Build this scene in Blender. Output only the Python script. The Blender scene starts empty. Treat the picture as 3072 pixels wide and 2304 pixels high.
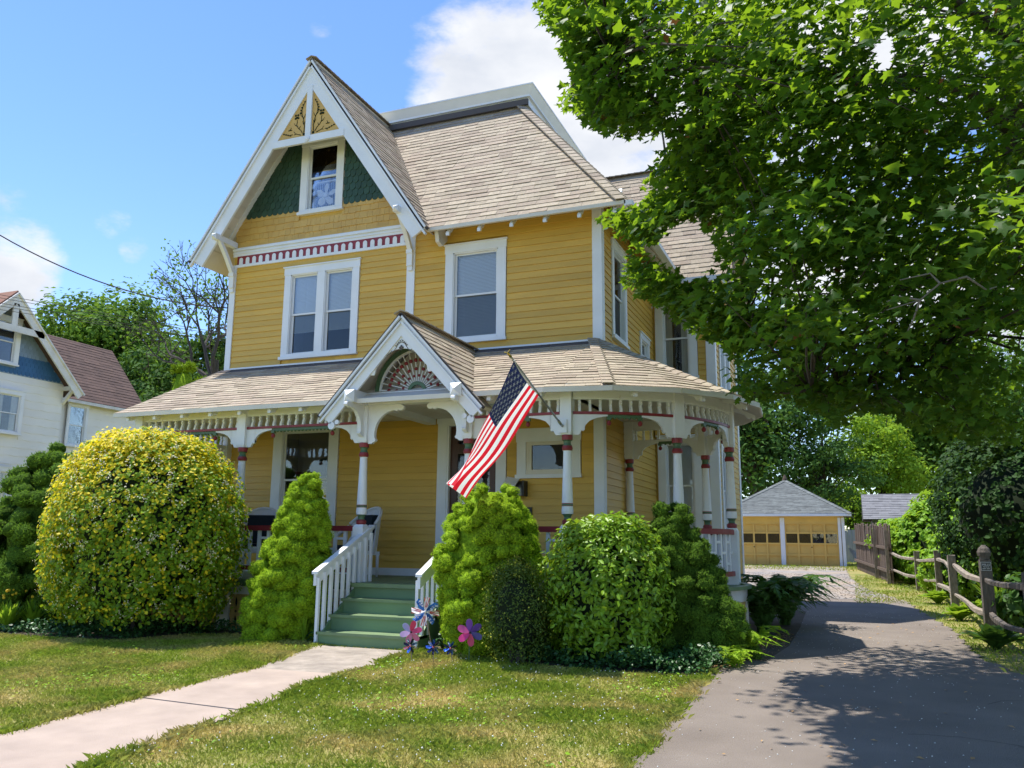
import bpy, bmesh, math, random
import numpy as np
from mathutils import Vector, Matrix
random.seed(7); rng = np.random.default_rng(11)
scn = bpy.context.scene
COL = scn.collection

# ------------------------------------------------------------------ camera
H_EYE = 1.4
FPX = 2522.25                      # focal length in pixels of the 3072 px wide photograph
_y, _p, _r = (math.radians(a) for a in (21.7935, 10.5188, 0.5399))
_cy, _sy, _cp, _sp, _cr, _sr = math.cos(_y), math.sin(_y), math.cos(_p), math.sin(_p), math.cos(_r), math.sin(_r)
_W = np.array([[_cy, _sy, 0], [0, 0, -1], [-_sy, _cy, 0]])
_P = np.array([[1, 0, 0], [0, _cp, _sp], [0, -_sp, _cp]])
_R = np.array([[_cr, -_sr, 0], [_sr, _cr, 0], [0, 0, 1]])
CM = _R @ _P @ _W
CP = np.array([0, 0, H_EYE])
cam_d = bpy.data.cameras.new("camera"); cam = bpy.data.objects.new("camera", cam_d); COL.objects.link(cam)
cam_d.sensor_width = 36; cam_d.lens = 36 * FPX / 3072; cam_d.clip_start = 0.05; cam_d.clip_end = 3000
_m = Matrix.Identity(4)
for _i in range(3):
    _m[_i][0] = CM[0][_i]; _m[_i][1] = -CM[1][_i]; _m[_i][2] = -CM[2][_i]; _m[_i][3] = CP[_i]
cam.matrix_world = _m
scn.camera = cam

def ray(u, v): return CM.T @ np.array([(u - 1536) / FPX, (v - 1152) / FPX, 1.0])
def onY(u, v, Y): d = ray(u, v); return CP + d * (Y - CP[1]) / d[1]
def onX(u, v, X): d = ray(u, v); return CP + d * (X - CP[0]) / d[0]
def onZ(u, v, z=0.): d = ray(u, v); return CP + d * (z - CP[2]) / d[2]
def at(u, v, fwd): return CP + ray(u, v) * fwd
def proj(P):
    q = (np.asarray(P, float) - CP) @ CM.T
    return np.stack([FPX * q[..., 0] / q[..., 2] + 1536, FPX * q[..., 1] / q[..., 2] + 1152, q[..., 2]], -1)
GY = [-400, -20, 0, 3, 9.4, 14, 18.3, 24, 27, 35, 2000]
GZ = [-.3, -.2, -.13, -.09, .05, .06, .10, .2, .3, .45, .45]
def g(Y): return np.interp(Y, GY, GZ)
def onG(u, v):
    z = 0.
    for _ in range(30): P = onZ(u, v, z); z = .5 * z + .5 * float(g(P[1]))
    P[2] = float(g(P[1])); return P

# ------------------------------------------------------------------ light
SUN = Vector((-1.25, 0.16, 3.40)).normalized()
el = math.asin(SUN.z); az = math.atan2(SUN.x, SUN.y)
sun_d = bpy.data.lights.new("sun", 'SUN'); sun_d.energy = 3.7; sun_d.angle = math.radians(0.53); sun_d.color = (1.0, .955, .88)
sun = bpy.data.objects.new("sun", sun_d); COL.objects.link(sun)
sun.rotation_euler = (-SUN).to_track_quat('-Z', 'Y').to_euler(); sun.location = (-20, 0, 40)
scn.view_settings.view_transform = 'Standard'; scn.view_settings.look = 'None'
scn.view_settings.exposure = 1.02; scn.view_settings.gamma = 1.0; scn.view_settings.use_curve_mapping = False
world = bpy.data.worlds.new("World"); scn.world = world; world.use_nodes = True
nt = world.node_tree; nt.nodes.clear()
def N(t, **kw):
    n = nt.nodes.new(t)
    for k, v in kw.items(): setattr(n, k, v)
    return n
sky = N('ShaderNodeTexSky', sky_type='NISHITA', sun_disc=False)
sky.sun_elevation = el; sky.sun_rotation = az; sky.altitude = 50; sky.air_density = 1.0; sky.dust_density = 0.05; sky.ozone_density = 2.6
tc = N('ShaderNodeTexCoord'); bg = N('ShaderNodeBackground'); out = N('ShaderNodeOutputWorld')
bg.inputs['Strength'].default_value = 0.15
noi = N('ShaderNodeTexNoise'); noi.inputs['Scale'].default_value = 5.0; noi.inputs['Detail'].default_value = 12; noi.inputs['Roughness'].default_value = .60
mp = N('ShaderNodeMapping'); mp.inputs['Scale'].default_value = (1, 1, 2.0); mp.inputs['Location'].default_value = (3.1, .4, 1.3)
nt.links.new(tc.outputs['Generated'], mp.inputs['Vector']); nt.links.new(mp.outputs['Vector'], noi.inputs['Vector'])
def M2(op, a, b, clamp=False):
    n = N('ShaderNodeMath', operation=op); n.use_clamp = clamp
    for i, x in enumerate((a, b)):
        if x is None: continue
        if isinstance(x, (int, float)): n.inputs[i].default_value = x
        else: nt.links.new(x, n.inputs[i])
    return n.outputs[0]
acc = None
# (u, v, angular radius in degrees, weight): the clouds that stand in the sky of the photograph, and others all round
CL = [(1560, 170, 6.5, .62), (1740, 330, 7.0, .72), (1950, 400, 7.0, .62), (1420, 240, 3.6, .34), (2500, 250, 12, .5), (10, 800, 3.4, .60), (-150, 760, 5, .55), (110, 850, 1.6, .3),
      (340, 675, 1.3, .40), (405, 745, 1.1, .46), (962, 70, 1.0, .44), (1545, 40, 1.7, .46), (1130, 110, 1.6, .26), (3300, 900, 12, .55), (2700, 900, 10, .5)]
for u, v, rad, w in CL:
    d = Vector(ray(u, v)).normalized()
    vm = N('ShaderNodeVectorMath', operation='DOT_PRODUCT'); nt.links.new(tc.outputs['Generated'], vm.inputs[0]); vm.inputs[1].default_value = d
    mr = N('ShaderNodeMapRange', interpolation_type='SMOOTHSTEP'); nt.links.new(vm.outputs['Value'], mr.inputs['Value'])
    mr.inputs['From Min'].default_value = math.cos(math.radians(rad * 1.5)); mr.inputs['From Max'].default_value = math.cos(math.radians(rad * .3))
    mr.inputs['To Min'].default_value = 0; mr.inputs['To Max'].default_value = w
    acc = mr.outputs[0] if acc is None else M2('MAXIMUM', acc, mr.outputs[0])
s = M2('ADD', M2('MULTIPLY', noi.outputs['Fac'], 1.45), acc)
cr = N('ShaderNodeMapRange', interpolation_type='SMOOTHSTEP'); nt.links.new(s, cr.inputs['Value'])
cr.inputs['From Min'].default_value = 1.02; cr.inputs['From Max'].default_value = 1.30
mx = N('ShaderNodeMix', data_type='RGBA'); nt.links.new(cr.outputs[0], mx.inputs['Factor'])
hsv = N('ShaderNodeHueSaturation'); hsv.inputs['Saturation'].default_value = 1.16; hsv.inputs['Hue'].default_value = .51; hsv.inputs['Value'].default_value = .88; nt.links.new(sky.outputs['Color'], hsv.inputs['Color'])
n5 = N('ShaderNodeTexNoise'); n5.inputs['Scale'].default_value = 7.5; n5.inputs['Detail'].default_value = 6; nt.links.new(mp.outputs['Vector'], n5.inputs['Vector'])
cc = N('ShaderNodeMapRange'); nt.links.new(n5.outputs['Fac'], cc.inputs['Value']); cc.inputs['From Min'].default_value = .36; cc.inputs['From Max'].default_value = .60
mxc = N('ShaderNodeMix', data_type='RGBA'); nt.links.new(cc.outputs[0], mxc.inputs['Factor']); mxc.inputs['A'].default_value = (2.5, 2.65, 2.95, 1); mxc.inputs['B'].default_value = (3.35, 3.4, 3.5, 1); nt.links.new(mxc.outputs['Result'], mx.inputs['B'])
nt.links.new(hsv.outputs['Color'], mx.inputs['A'])
nt.links.new(mx.outputs['Result'], bg.inputs['Color']); nt.links.new(bg.outputs[0], out.inputs['Surface'])

# ------------------------------------------------------------------ materials
MATS = {}
def mat(name, col, rough=.6, var=.0, scale=4., bump=0., bscale=60., isl=0., spec=.4, col2=None, metal=0., stretch=None, trans=0., transcol=None, thresh=None, wear=None):
    """procedural paint / foliage material: base colour, noise mix to col2, random value per piece, fine bump, optional translucency"""
    m = bpy.data.materials.new(name); m.use_nodes = True; t = m.node_tree; t.nodes.clear(); L = t.links.new
    def nn(ty, **kw):
        n = t.nodes.new(ty)
        for k, v in kw.items(): setattr(n, k, v)
        return n
    o = nn('ShaderNodeOutputMaterial'); b = nn('ShaderNodeBsdfPrincipled')
    b.inputs['Roughness'].default_value = rough; b.inputs['Metallic'].default_value = metal
    b.inputs['Specular IOR Level'].default_value = spec
    geo = nn('ShaderNodeNewGeometry'); c = None
    pos = geo.outputs['Position']
    if stretch:
        mpn = nn('ShaderNodeMapping'); mpn.inputs['Scale'].default_value = stretch; L(pos, mpn.inputs['Vector']); pos = mpn.outputs[0]
    rgb = nn('ShaderNodeRGB'); rgb.outputs[0].default_value = (*col, 1); c = rgb.outputs[0]
    if col2 is not None:
        nz = nn('ShaderNodeTexNoise'); nz.inputs['Scale'].default_value = scale; nz.inputs['Detail'].default_value = 6; L(pos, nz.inputs['Vector'])
        r = nn('ShaderNodeMapRange'); lo, hi = thresh or (.35, .65); r.inputs['From Min'].default_value = lo; r.inputs['From Max'].default_value = hi; L(nz.outputs['Fac'], r.inputs['Value'])
        mxx = nn('ShaderNodeMix', data_type='RGBA'); L(r.outputs[0], mxx.inputs['Factor']); L(c, mxx.inputs['A']); mxx.inputs['B'].default_value = (*col2, 1); c = mxx.outputs['Result']
    if wear:                                              # small chips / stains of another colour
        wc, ws, wt = wear
        nz = nn('ShaderNodeTexNoise'); nz.inputs['Scale'].default_value = ws; nz.inputs['Detail'].default_value = 8; nz.inputs['Roughness'].default_value = .7; L(geo.outputs['Position'], nz.inputs['Vector'])
        r = nn('ShaderNodeMapRange'); r.inputs['From Min'].default_value = wt; r.inputs['From Max'].default_value = wt + .08; L(nz.outputs['Fac'], r.inputs['Value'])
        mxx = nn('ShaderNodeMix', data_type='RGBA'); L(r.outputs[0], mxx.inputs['Factor']); L(c, mxx.inputs['A']); mxx.inputs['B'].default_value = (*wc, 1); c = mxx.outputs['Result']
    if isl > 0 or var > 0:
        oi = nn('ShaderNodeObjectInfo'); ad = nn('ShaderNodeMath', operation='ADD'); L(oi.outputs['Random'], ad.inputs[0]); L(geo.outputs['Random Per Island'], ad.inputs[1])
        fr = nn('ShaderNodeMath', operation='FRACT'); L(ad.outputs[0], fr.inputs[0])
        val = fr.outputs[0]
        hs = nn('ShaderNodeHueSaturation'); L(c, hs.inputs['Color'])
        mr = nn('ShaderNodeMapRange'); mr.inputs['To Min'].default_value = 1 - isl; mr.inputs['To Max'].default_value = 1 + isl; L(val, mr.inputs['Value'])
        if var > 0:
            n2 = nn('ShaderNodeTexNoise'); n2.inputs['Scale'].default_value = scale * 2.3; n2.inputs['Detail'].default_value = 4; L(pos, n2.inputs['Vector'])
            m3 = nn('ShaderNodeMapRange'); m3.inputs['From Min'].default_value = .3; m3.inputs['From Max'].default_value = .7; m3.inputs['To Min'].default_value = 1 - var; m3.inputs['To Max'].default_value = 1 + var; L(n2.outputs['Fac'], m3.inputs['Value'])
            mu = nn('ShaderNodeMath', operation='MULTIPLY'); L(mr.outputs[0], mu.inputs[0]); L(m3.outputs[0], mu.inputs[1]); L(mu.outputs[0], hs.inputs['Value'])
        else: L(mr.outputs[0], hs.inputs['Value'])
        c = hs.outputs[0]
    L(c, b.inputs['Base Color'])
    if bump > 0:
        nb = nn('ShaderNodeTexNoise'); nb.inputs['Scale'].default_value = bscale; nb.inputs['Detail'].default_value = 5; L(pos, nb.inputs['Vector'])
        bm_ = nn('ShaderNodeBump'); bm_.inputs['Strength'].default_value = bump; bm_.inputs['Distance'].default_value = .02; L(nb.outputs['Fac'], bm_.inputs['Height']); L(bm_.outputs[0], b.inputs['Normal'])
    sh = b.outputs[0]
    if trans > 0:
        tr = nn('ShaderNodeBsdfTranslucent')
        if transcol:
            mt = nn('ShaderNodeMix', data_type='RGBA'); mt.inputs['Factor'].default_value = .75; L(c, mt.inputs['A']); mt.inputs['B'].default_value = (*transcol, 1); L(mt.outputs['Result'], tr.inputs['Color'])
        else: L(c, tr.inputs['Color'])
        ms = nn('ShaderNodeMixShader'); ms.inputs[0].default_value = trans; L(sh, ms.inputs[1]); L(tr.outputs[0], ms.inputs[2]); sh = ms.outputs[0]
    L(sh, o.inputs['Surface']); MATS[name] = m; return m
YEL = (.66, .415, .075)
mat('yellow_paint', YEL, .45, col2=(.60, .375, .068), scale=1.3, bump=.12, bscale=45, isl=.09, stretch=(1, 1, 6), wear=((.42, .30, .15), 9, .70))
mat('yellow_paint_gable', (.62, .40, .11), .5, col2=(.55, .34, .09), scale=3, isl=.07, bump=.1)
mat('white_paint', (.79, .81, .84), .42, col2=(.73, .75, .77), scale=2.5, bump=.06, bscale=30, wear=((.50, .47, .42), 14, .72))
mat('white_worn', (.74, .73, .70), .5, col2=(.62, .60, .56), scale=3.0, bump=.12, bscale=30, wear=((.40, .36, .31), 9, .64))
mat('cream_trim', (.72, .68, .60), .5, col2=(.66, .62, .53), scale=3, bump=.06)
mat('red_paint', (.27, .030, .038), .4, col2=(.22, .028, .035), scale=6, bump=.05)
mat('green_paint', (.085, .165, .085), .42, col2=(.075, .14, .075), scale=3, bump=.06)
mat('step_riser', (.155, .255, .12), .55, col2=(.135, .225, .11), scale=2, bump=.06, wear=((.2, .26, .18), 11, .68))
mat('floor_green', (.19, .27, .125), .5, col2=(.13, .19, .10), scale=2.5, bump=.08, isl=.08, wear=((.28, .27, .22), 10, .66))
mat('dark_green_shingle', (.034, .082, .056), .6, col2=(.027, .066, .045), scale=4, isl=.16, bump=.08)
mat('roof', (.42, .358, .268), .9, col2=(.385, .322, .240), scale=9, isl=.13, var=.10, bump=.35, bscale=220, spec=.15)
mat('roof_pink', (.375, .308, .235), .9, col2=(.345, .28, .213), scale=9, isl=.13, var=.10, bump=.35, bscale=220, spec=.15)
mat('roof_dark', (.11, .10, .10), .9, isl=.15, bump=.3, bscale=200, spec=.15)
mat('roof_edge', (.05, .045, .045), .9)
mat('soffit', (.68, .65, .60), .6, col2=(.62, .58, .52), scale=3, isl=.05)
mat('brown_door', (.075, .026, .016), .35, col2=(.05, .018, .012), scale=5, stretch=(3, 3, .6))
mat('dark_room', (.035, .034, .035), .9)  # near black colour stands in for the shade of unlit interiors
mat('curtain', (.62, .62, .58), .9, col2=(.5, .5, .47), scale=8, stretch=(6, 6, .4))
mat('blind', (.80, .85, .90), .6)
mat('screen_sash', (.72, .74, .76), .35)
mat('metal_pole', (.42, .42, .42), .3, metal=.9)
mat('brass', (.60, .42, .10), .3, metal=1.)
mat('black_metal', (.02, .021, .022), .45)
mat('grey_metal', (.20, .21, .22), .45, metal=.3)
mat('paper', (.75, .74, .72), .8)
mat('cushion', (.012, .018, .022), .95)
mat('wicker', (.74, .73, .72), .7, bump=.6, bscale=120)
mat('skirt_yellow', (.52, .36, .12), .6, col2=(.40, .26, .09), scale=6, isl=.07)
mat('flag_white', (.88, .88, .88), .8, trans=.38)
mat('flag_red', (.70, .012, .030), .8, trans=.38)
mat('flag_blue', (.018, .030, .135), .8, trans=.15)
# ground
mat('soil', (.10, .075, .05), .95, col2=(.07, .055, .035), scale=6, bump=.6, bscale=40)
mat('lawn_base', (.17, .19, .04), .95, col2=(.34, .27, .10), scale=1.2, thresh=(.42, .64), bump=.5, bscale=50)
mat('asphalt', (.178, .147, .121), .92, col2=(.230, .194, .163), scale=.7, thresh=(.3, .7), bump=.55, bscale=130, var=.10, spec=.3, wear=((.36, .34, .31), 60, .70))
mat('gravel', (.25, .235, .22), .95, col2=(.33, .265, .20), scale=1.2, bump=.9, bscale=60, var=.2)
mat('concrete', (.41, .325, .262), .9, col2=(.355, .28, .228), scale=1.6, bump=.35, bscale=140, var=.09, wear=((.36, .29, .24), 3.2, .62))
mat('concrete_old', (.42, .355, .29), .95, col2=(.33, .28, .23), scale=3.5, bump=.9, bscale=90, var=.16)
# vegetation
mat('grass', (.27, .345, .038), .75, col2=(.54, .44, .15), scale=1.2, thresh=(.43, .66), isl=.32, trans=.38, spec=.08)
mat('grass_far', (.26, .36, .03), .75, col2=(.48, .42, .12), scale=.8, thresh=(.45, .7), isl=.3, trans=.3, spec=.08)
mat('maple_leaf', (.026, .080, .016), .5, isl=.50, trans=.40, transcol=(.40, .63, .02), spec=.22)
mat('maple_leaf_old', (.30, .13, .05), .7, isl=.3, trans=.2)
mat('bark', (.075, .062, .050), .95, col2=(.045, .038, .03), scale=14, bump=1., bscale=18, stretch=(1, 1, .25))
mat('bark_grey', (.20, .18, .16), .95, bump=.6)
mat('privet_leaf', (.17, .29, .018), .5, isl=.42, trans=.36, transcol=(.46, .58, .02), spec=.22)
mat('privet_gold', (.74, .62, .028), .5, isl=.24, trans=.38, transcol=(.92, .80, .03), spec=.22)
mat('blossom', (.70, .66, .46), .8, isl=.15, trans=.2)
mat('spruce_needle', (.34, .50, .028), .7, isl=.34, trans=.30, transcol=(.46, .64, .03), spec=.06)
mat('spruce_dark', (.115, .215, .028), .7, isl=.34, trans=.26, transcol=(.28, .46, .03), spec=.06)
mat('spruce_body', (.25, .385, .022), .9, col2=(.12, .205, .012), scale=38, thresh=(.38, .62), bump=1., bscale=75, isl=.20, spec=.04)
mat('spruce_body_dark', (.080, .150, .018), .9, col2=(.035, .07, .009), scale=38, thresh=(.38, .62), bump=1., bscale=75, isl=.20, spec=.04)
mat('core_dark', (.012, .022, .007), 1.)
mat('rhodo_leaf', (.185, .325, .020), .38, isl=.42, trans=.30, transcol=(.42, .58, .03), spec=.35)
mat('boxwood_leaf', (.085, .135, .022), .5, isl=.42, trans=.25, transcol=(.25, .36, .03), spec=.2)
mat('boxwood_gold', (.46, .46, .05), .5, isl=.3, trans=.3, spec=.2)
mat('vinca_leaf', (.040, .110, .028), .4, isl=.45, trans=.15, spec=.35)
mat('fern_leaf', (.26, .42, .022), .6, isl=.3, trans=.4, transcol=(.5, .68, .04), spec=.15)
mat('fern_dark', (.055, .125, .022), .5, isl=.4, trans=.3, transcol=(.18, .34, .03), spec=.25)
mat('hosta_leaf', (.20, .35, .022), .5, isl=.25, trans=.35, transcol=(.45, .6, .04), spec=.25)
mat('vine_leaf', (.21, .38, .028), .5, isl=.40, trans=.38, transcol=(.42, .6, .03), spec=.2)
mat('hedge_leaf', (.030, .072, .014), .6, isl=.45, trans=.20, transcol=(.1, .2, .02), spec=.12)  # dark leaf colour carries the shade on the hedge
mat('tree_leaf', (.105, .20, .032), .7, isl=.38, trans=.3, transcol=(.25, .42, .03), spec=.1)
mat('tree_leaf_dark', (.070, .145, .032), .7, isl=.40, trans=.25, transcol=(.15, .28, .02), spec=.1)
mat('tree_leaf_bright', (.21, .35, .032), .7, isl=.32, trans=.35, transcol=(.40, .55, .03), spec=.1)
mat('cedar_leaf', (.22, .33, .018), .7, isl=.3, trans=.2, spec=.05)
mat('flower_yellow', (.75, .50, .03), .6, trans=.2)
mat('clover', (.72, .72, .66), .8)
mat('dry_leaf', (.40, .24, .10), .8, isl=.4)
# wood, neighbours
mat('fence_wood', (.34, .285, .225), .95, col2=(.21, .175, .14), scale=9, bump=.9, bscale=35, stretch=(3, .4, .8))
mat('post_dark', (.16, .135, .115), .9, col2=(.10, .085, .075), scale=9, bump=.8, bscale=35, stretch=(3, 3, .4))  # fence wood darkened to carry the maple's shade; also colours the entrance carving
mat('plank_dark', (.135, .092, .066), .9, col2=(.085, .06, .045), scale=8, bump=.7, stretch=(3, 3, .3), isl=.22)
mat('plank_grey', (.30, .32, .32), .9, col2=(.22, .24, .24), scale=6, stretch=(4, 4, .3), isl=.1)
mat('sign_black', (.012, .013, .015), .4)
mat('sign_white', (.55, .55, .55), .5)
mat('garage_yellow', (.70, .46, .12), .5, col2=(.64, .42, .11), scale=2, isl=.03)
mat('grey_roof', (.155, .170, .162), .95, col2=(.115, .125, .12), scale=6, isl=.15, bump=.3, bscale=120)
mat('grey_roof2', (.20, .20, .205), .95, col2=(.165, .165, .17), scale=5, isl=.14, bump=.3, bscale=120)
mat('brown_roof', (.125, .078, .062), .95, col2=(.095, .060, .050), scale=2.5, isl=.14, bump=.3, bscale=80, wear=((.45, .4, .38), 40, .78))
mat('sunlit_brown_roof', (.22, .11, .075), .95, isl=.15)  # same brown roof on its sunlit slope, sunlight put into the colour
mat('neighbour_white', (.82, .81, .78), .7, col2=(.76, .75, .72), scale=1.2, isl=.03, bump=.05)
mat('blue_shingle', (.22, .31, .45), .7, isl=.10)
mat('blue_grey_shingle', (.30, .35, .42), .7, isl=.08)
mat('navy_shingle', (.04, .13, .30), .7, isl=.10)
mat('shade_blue', (.45, .56, .60), .8)
mat('wire', (.012, .012, .013), .6)
mat('rust_red', (.6, .05, .03), .5)
def glass(name, tint, refl=.9):
    m = bpy.data.materials.new(name); m.use_nodes = True; t = m.node_tree; t.nodes.clear(); L = t.links.new
    o = t.nodes.new('ShaderNodeOutputMaterial'); tr = t.nodes.new('ShaderNodeBsdfTransparent'); tr.inputs[0].default_value = (*tint, 1)
    gl = t.nodes.new('ShaderNodeBsdfGlossy'); gl.inputs['Roughness'].default_value = .015; gl.inputs['Color'].default_value = (refl, refl, refl, 1)
    fr = t.nodes.new('ShaderNodeFresnel'); fr.inputs[0].default_value = 1.5
    geo = t.nodes.new('ShaderNodeNewGeometry')
    nz = t.nodes.new('ShaderNodeTexNoise'); nz.inputs['Scale'].default_value = 2.2; L(geo.outputs['Position'], nz.inputs['Vector'])
    bp = t.nodes.new('ShaderNodeBump'); bp.inputs['Strength'].default_value = .05; bp.inputs['Distance'].default_value = .05; L(nz.outputs['Fac'], bp.inputs['Height'])
    L(bp.outputs[0], gl.inputs['Normal'])
    mx = t.nodes.new('ShaderNodeMixShader'); L(fr.outputs[0], mx.inputs[0]); L(tr.outputs[0], mx.inputs[1]); L(gl.outputs[0], mx.inputs[2]); L(mx.outputs[0], o.inputs['Surface'])
    MATS[name] = m
glass('glass', (.95, .96, .97)); glass('glass_screen', (.72, .74, .76), .7)
def foil(name, col, col2):
    m = mat(name, col, .22, metal=.75, col2=col2, scale=55, thresh=(.45, .55)); return m

# ------------------------------------------------------------------ mesh helpers
V3 = lambda *a: np.array(a, float)
WLOC = {}
def link(o, parent=None):
    COL.objects.link(o)
    if parent is not None:
        o.parent = parent; o.matrix_parent_inverse = Matrix.Translation(-Vector(WLOC.get(parent.name, (0, 0, 0))))
    return o
def tag(o, label, cat, group=None):
    o['label'] = label; o['category'] = cat
    if group: o['group'] = group
    return o
def empty(name, loc, label=None, cat=None, group=None):
    o = bpy.data.objects.new(name, None); o.empty_display_size = .2; o.location = loc; COL.objects.link(o); WLOC[o.name] = tuple(loc)
    if label: tag(o, label, cat, group)
    return o
def struct(o): o['kind'] = 'structure'; return o
def stuff(o): o['kind'] = 'stuff'; return o
class MB:
    def __init__(s): s.v = []; s.f = []; s.m = []
    def add(s, vs, fs, m=0):
        b = len(s.v); s.v += [tuple(map(float, p)) for p in vs]
        for f in fs: s.f.append(tuple(b + i for i in f)); s.m.append(m)
        return s
    def hexa(s, p, m=0):        # 8 points: bottom 4 then top 4
        return s.add(p, [(0, 3, 2, 1), (4, 5, 6, 7), (0, 1, 5, 4), (1, 2, 6, 5), (2, 3, 7, 6), (3, 0, 4, 7)], m)
    def box(s, x0, x1, y0, y1, z0, z1, m=0):
        return s.hexa([(x0, y0, z0), (x1, y0, z0), (x1, y1, z0), (x0, y1, z0), (x0, y0, z1), (x1, y0, z1), (x1, y1, z1), (x0, y1, z1)], m)
    def fbox(s, F, u0, u1, z0, z1, n0, n1, m=0):
        return s.hexa([F(u0, z0, n0), F(u1, z0, n0), F(u1, z0, n1), F(u0, z0, n1), F(u0, z1, n0), F(u1, z1, n0), F(u1, z1, n1), F(u0, z1, n1)], m)
    def bar(s, p, q, w, h, up=(0, 0, 1), m=0):
        p, q, up = np.array(p, float), np.array(q, float), np.array(up, float); d = q - p; d /= np.linalg.norm(d)
        a = np.cross(d, up); a /= np.linalg.norm(a); b = np.cross(a, d); a *= w / 2; b *= h / 2
        return s.hexa([p - a - b, p + a - b, q + a - b, q - a - b, p - a + b, p + a + b, q + a + b, q - a + b], m)
    def prism(s, pts, off, m=0):                # closed 3-D outline and an extrusion vector
        pts = [np.array(p, float) for p in pts]; n = len(pts); off = np.array(off, float)
        vs = pts + [p + off for p in pts]
        return s.add(vs, [tuple(range(n))[::-1], tuple(range(n, 2 * n))] + [(i, (i + 1) % n, n + (i + 1) % n, n + i) for i in range(n)], m)
    def lathe(s, prof, c, seg=14, m=0, axis='Z'):      # prof: (r, z[, mat])
        c = np.array(c, float); rows = []; b = len(s.v)
        for k, pr in enumerate(prof):
            for i in range(seg):
                a = 2 * math.pi * i / seg; x, y = pr[0] * math.cos(a), pr[0] * math.sin(a)
                p = (x, y, pr[1]) if axis == 'Z' else (x, pr[1], y)
                s.v.append(tuple(c + p))
        for k in range(len(prof) - 1):
            mm = prof[k][2] if len(prof[k]) > 2 else m
            for i in range(seg):
                j = (i + 1) % seg; s.f.append((b + k * seg + i, b + k * seg + j, b + (k + 1) * seg + j, b + (k + 1) * seg + i)); s.m.append(mm)
        e = len(prof) - 1; s.f.append(tuple(b + i for i in range(seg))[::-1]); s.m.append(prof[0][2] if len(prof[0]) > 2 else m)
        s.f.append(tuple(b + e * seg + i for i in range(seg))); s.m.append(prof[e][2] if len(prof[e]) > 2 else m)
        return s
    def tube(s, pts, rad, seg=6, m=0):
        pts = [np.array(p, float) for p in pts]; n = len(pts); rad = rad if hasattr(rad, '__len__') else [rad] * n; b = len(s.v)
        ref = None
        for i, p in enumerate(pts):
            d = pts[min(i + 1, n - 1)] - pts[max(i - 1, 0)]; d /= max(np.linalg.norm(d), 1e-9)
            if ref is None: ref = np.array((0, 0, 1.)) if abs(d[2]) < .9 else np.array((1., 0, 0))
            a = np.cross(d, ref); a /= max(np.linalg.norm(a), 1e-9); bb = np.cross(a, d); ref = bb
            for k in range(seg):
                t = 2 * math.pi * k / seg; s.v.append(tuple(p + rad[i] * (a * math.cos(t) + bb * math.sin(t))))
        for i in range(n - 1):
            for k in range(seg):
                j = (k + 1) % seg; s.f.append((b + i * seg + k, b + i * seg + j, b + (i + 1) * seg + j, b + (i + 1) * seg + k)); s.m.append(m)
        s.f.append(tuple(b + k for k in range(seg))[::-1]); s.m.append(m)
        s.f.append(tuple(b + (n - 1) * seg + k for k in range(seg))); s.m.append(m)
        return s
    def ball(s, c, r, m=0, seg=10, rings=6, sc=(1, 1, 1)):
        prof = []
        b = len(s.v); c = np.array(c, float)
        for k in range(rings + 1):
            t = math.pi * k / rings - math.pi / 2
            for i in range(seg):
                a = 2 * math.pi * i / seg
                s.v.append(tuple(c + np.array((math.cos(t) * math.cos(a) * r * sc[0], math.cos(t) * math.sin(a) * r * sc[1], math.sin(t) * r * sc[2]))))
        for k in range(rings):
            for i in range(seg):
                j = (i + 1) % seg; s.f.append((b + k * seg + i, b + k * seg + j, b + (k + 1) * seg + j, b + (k + 1) * seg + i)); s.m.append(m)
        return s
    def mesh(s, name, mats, smooth=False, recalc=True):
        me = bpy.data.meshes.new(name); me.from_pydata(s.v, [], s.f)
        mats = [mats] if isinstance(mats, str) else mats
        for k in mats: me.materials.append(MATS[k])
        if len(mats) > 1: me.polygons.foreach_set('material_index', s.m)
        if recalc:
            bm = bmesh.new(); bm.from_mesh(me); bmesh.ops.recalc_face_normals(bm, faces=bm.faces); bm.to_mesh(me); bm.free()
        if smooth: me.polygons.foreach_set('use_smooth', [True] * len(me.polygons))
        me.update(); return me
    def build(s, name, mats, parent=None, smooth=False, recalc=True):
        return link(bpy.data.objects.new(name, s.mesh(name, mats, smooth, recalc)), parent)
def inst(me, name, loc, parent=None, rz=0., scale=None):
    o = bpy.data.objects.new(name, me); o.location = loc; o.rotation_euler = (0, 0, rz)
    if scale is not None: o.scale = scale
    return link(o, parent)
def npmesh(name, verts, faces_flat, nper, mats, midx=None, smooth=False):
    """large mesh from arrays: verts (n,3), faces (m,nper)"""
    me = bpy.data.meshes.new(name); nf = len(faces_flat)
    me.vertices.add(len(verts)); me.vertices.foreach_set('co', np.asarray(verts, np.float32).ravel())
    me.loops.add(nf * nper); me.loops.foreach_set('vertex_index', np.asarray(faces_flat, np.int32).ravel())
    me.polygons.add(nf); me.polygons.foreach_set('loop_start', np.arange(0, nf * nper, nper, dtype=np.int32))
    me.polygons.foreach_set('loop_total', np.full(nf, nper, np.int32))
    for k in ([mats] if isinstance(mats, str) else mats): me.materials.append(MATS[k])
    if midx is not None: me.polygons.foreach_set('material_index', np.asarray(midx, np.int32))
    if smooth: me.polygons.foreach_set('use_smooth', np.ones(nf, bool))
    me.update(calc_edges=True); me.validate(); return me
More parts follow.
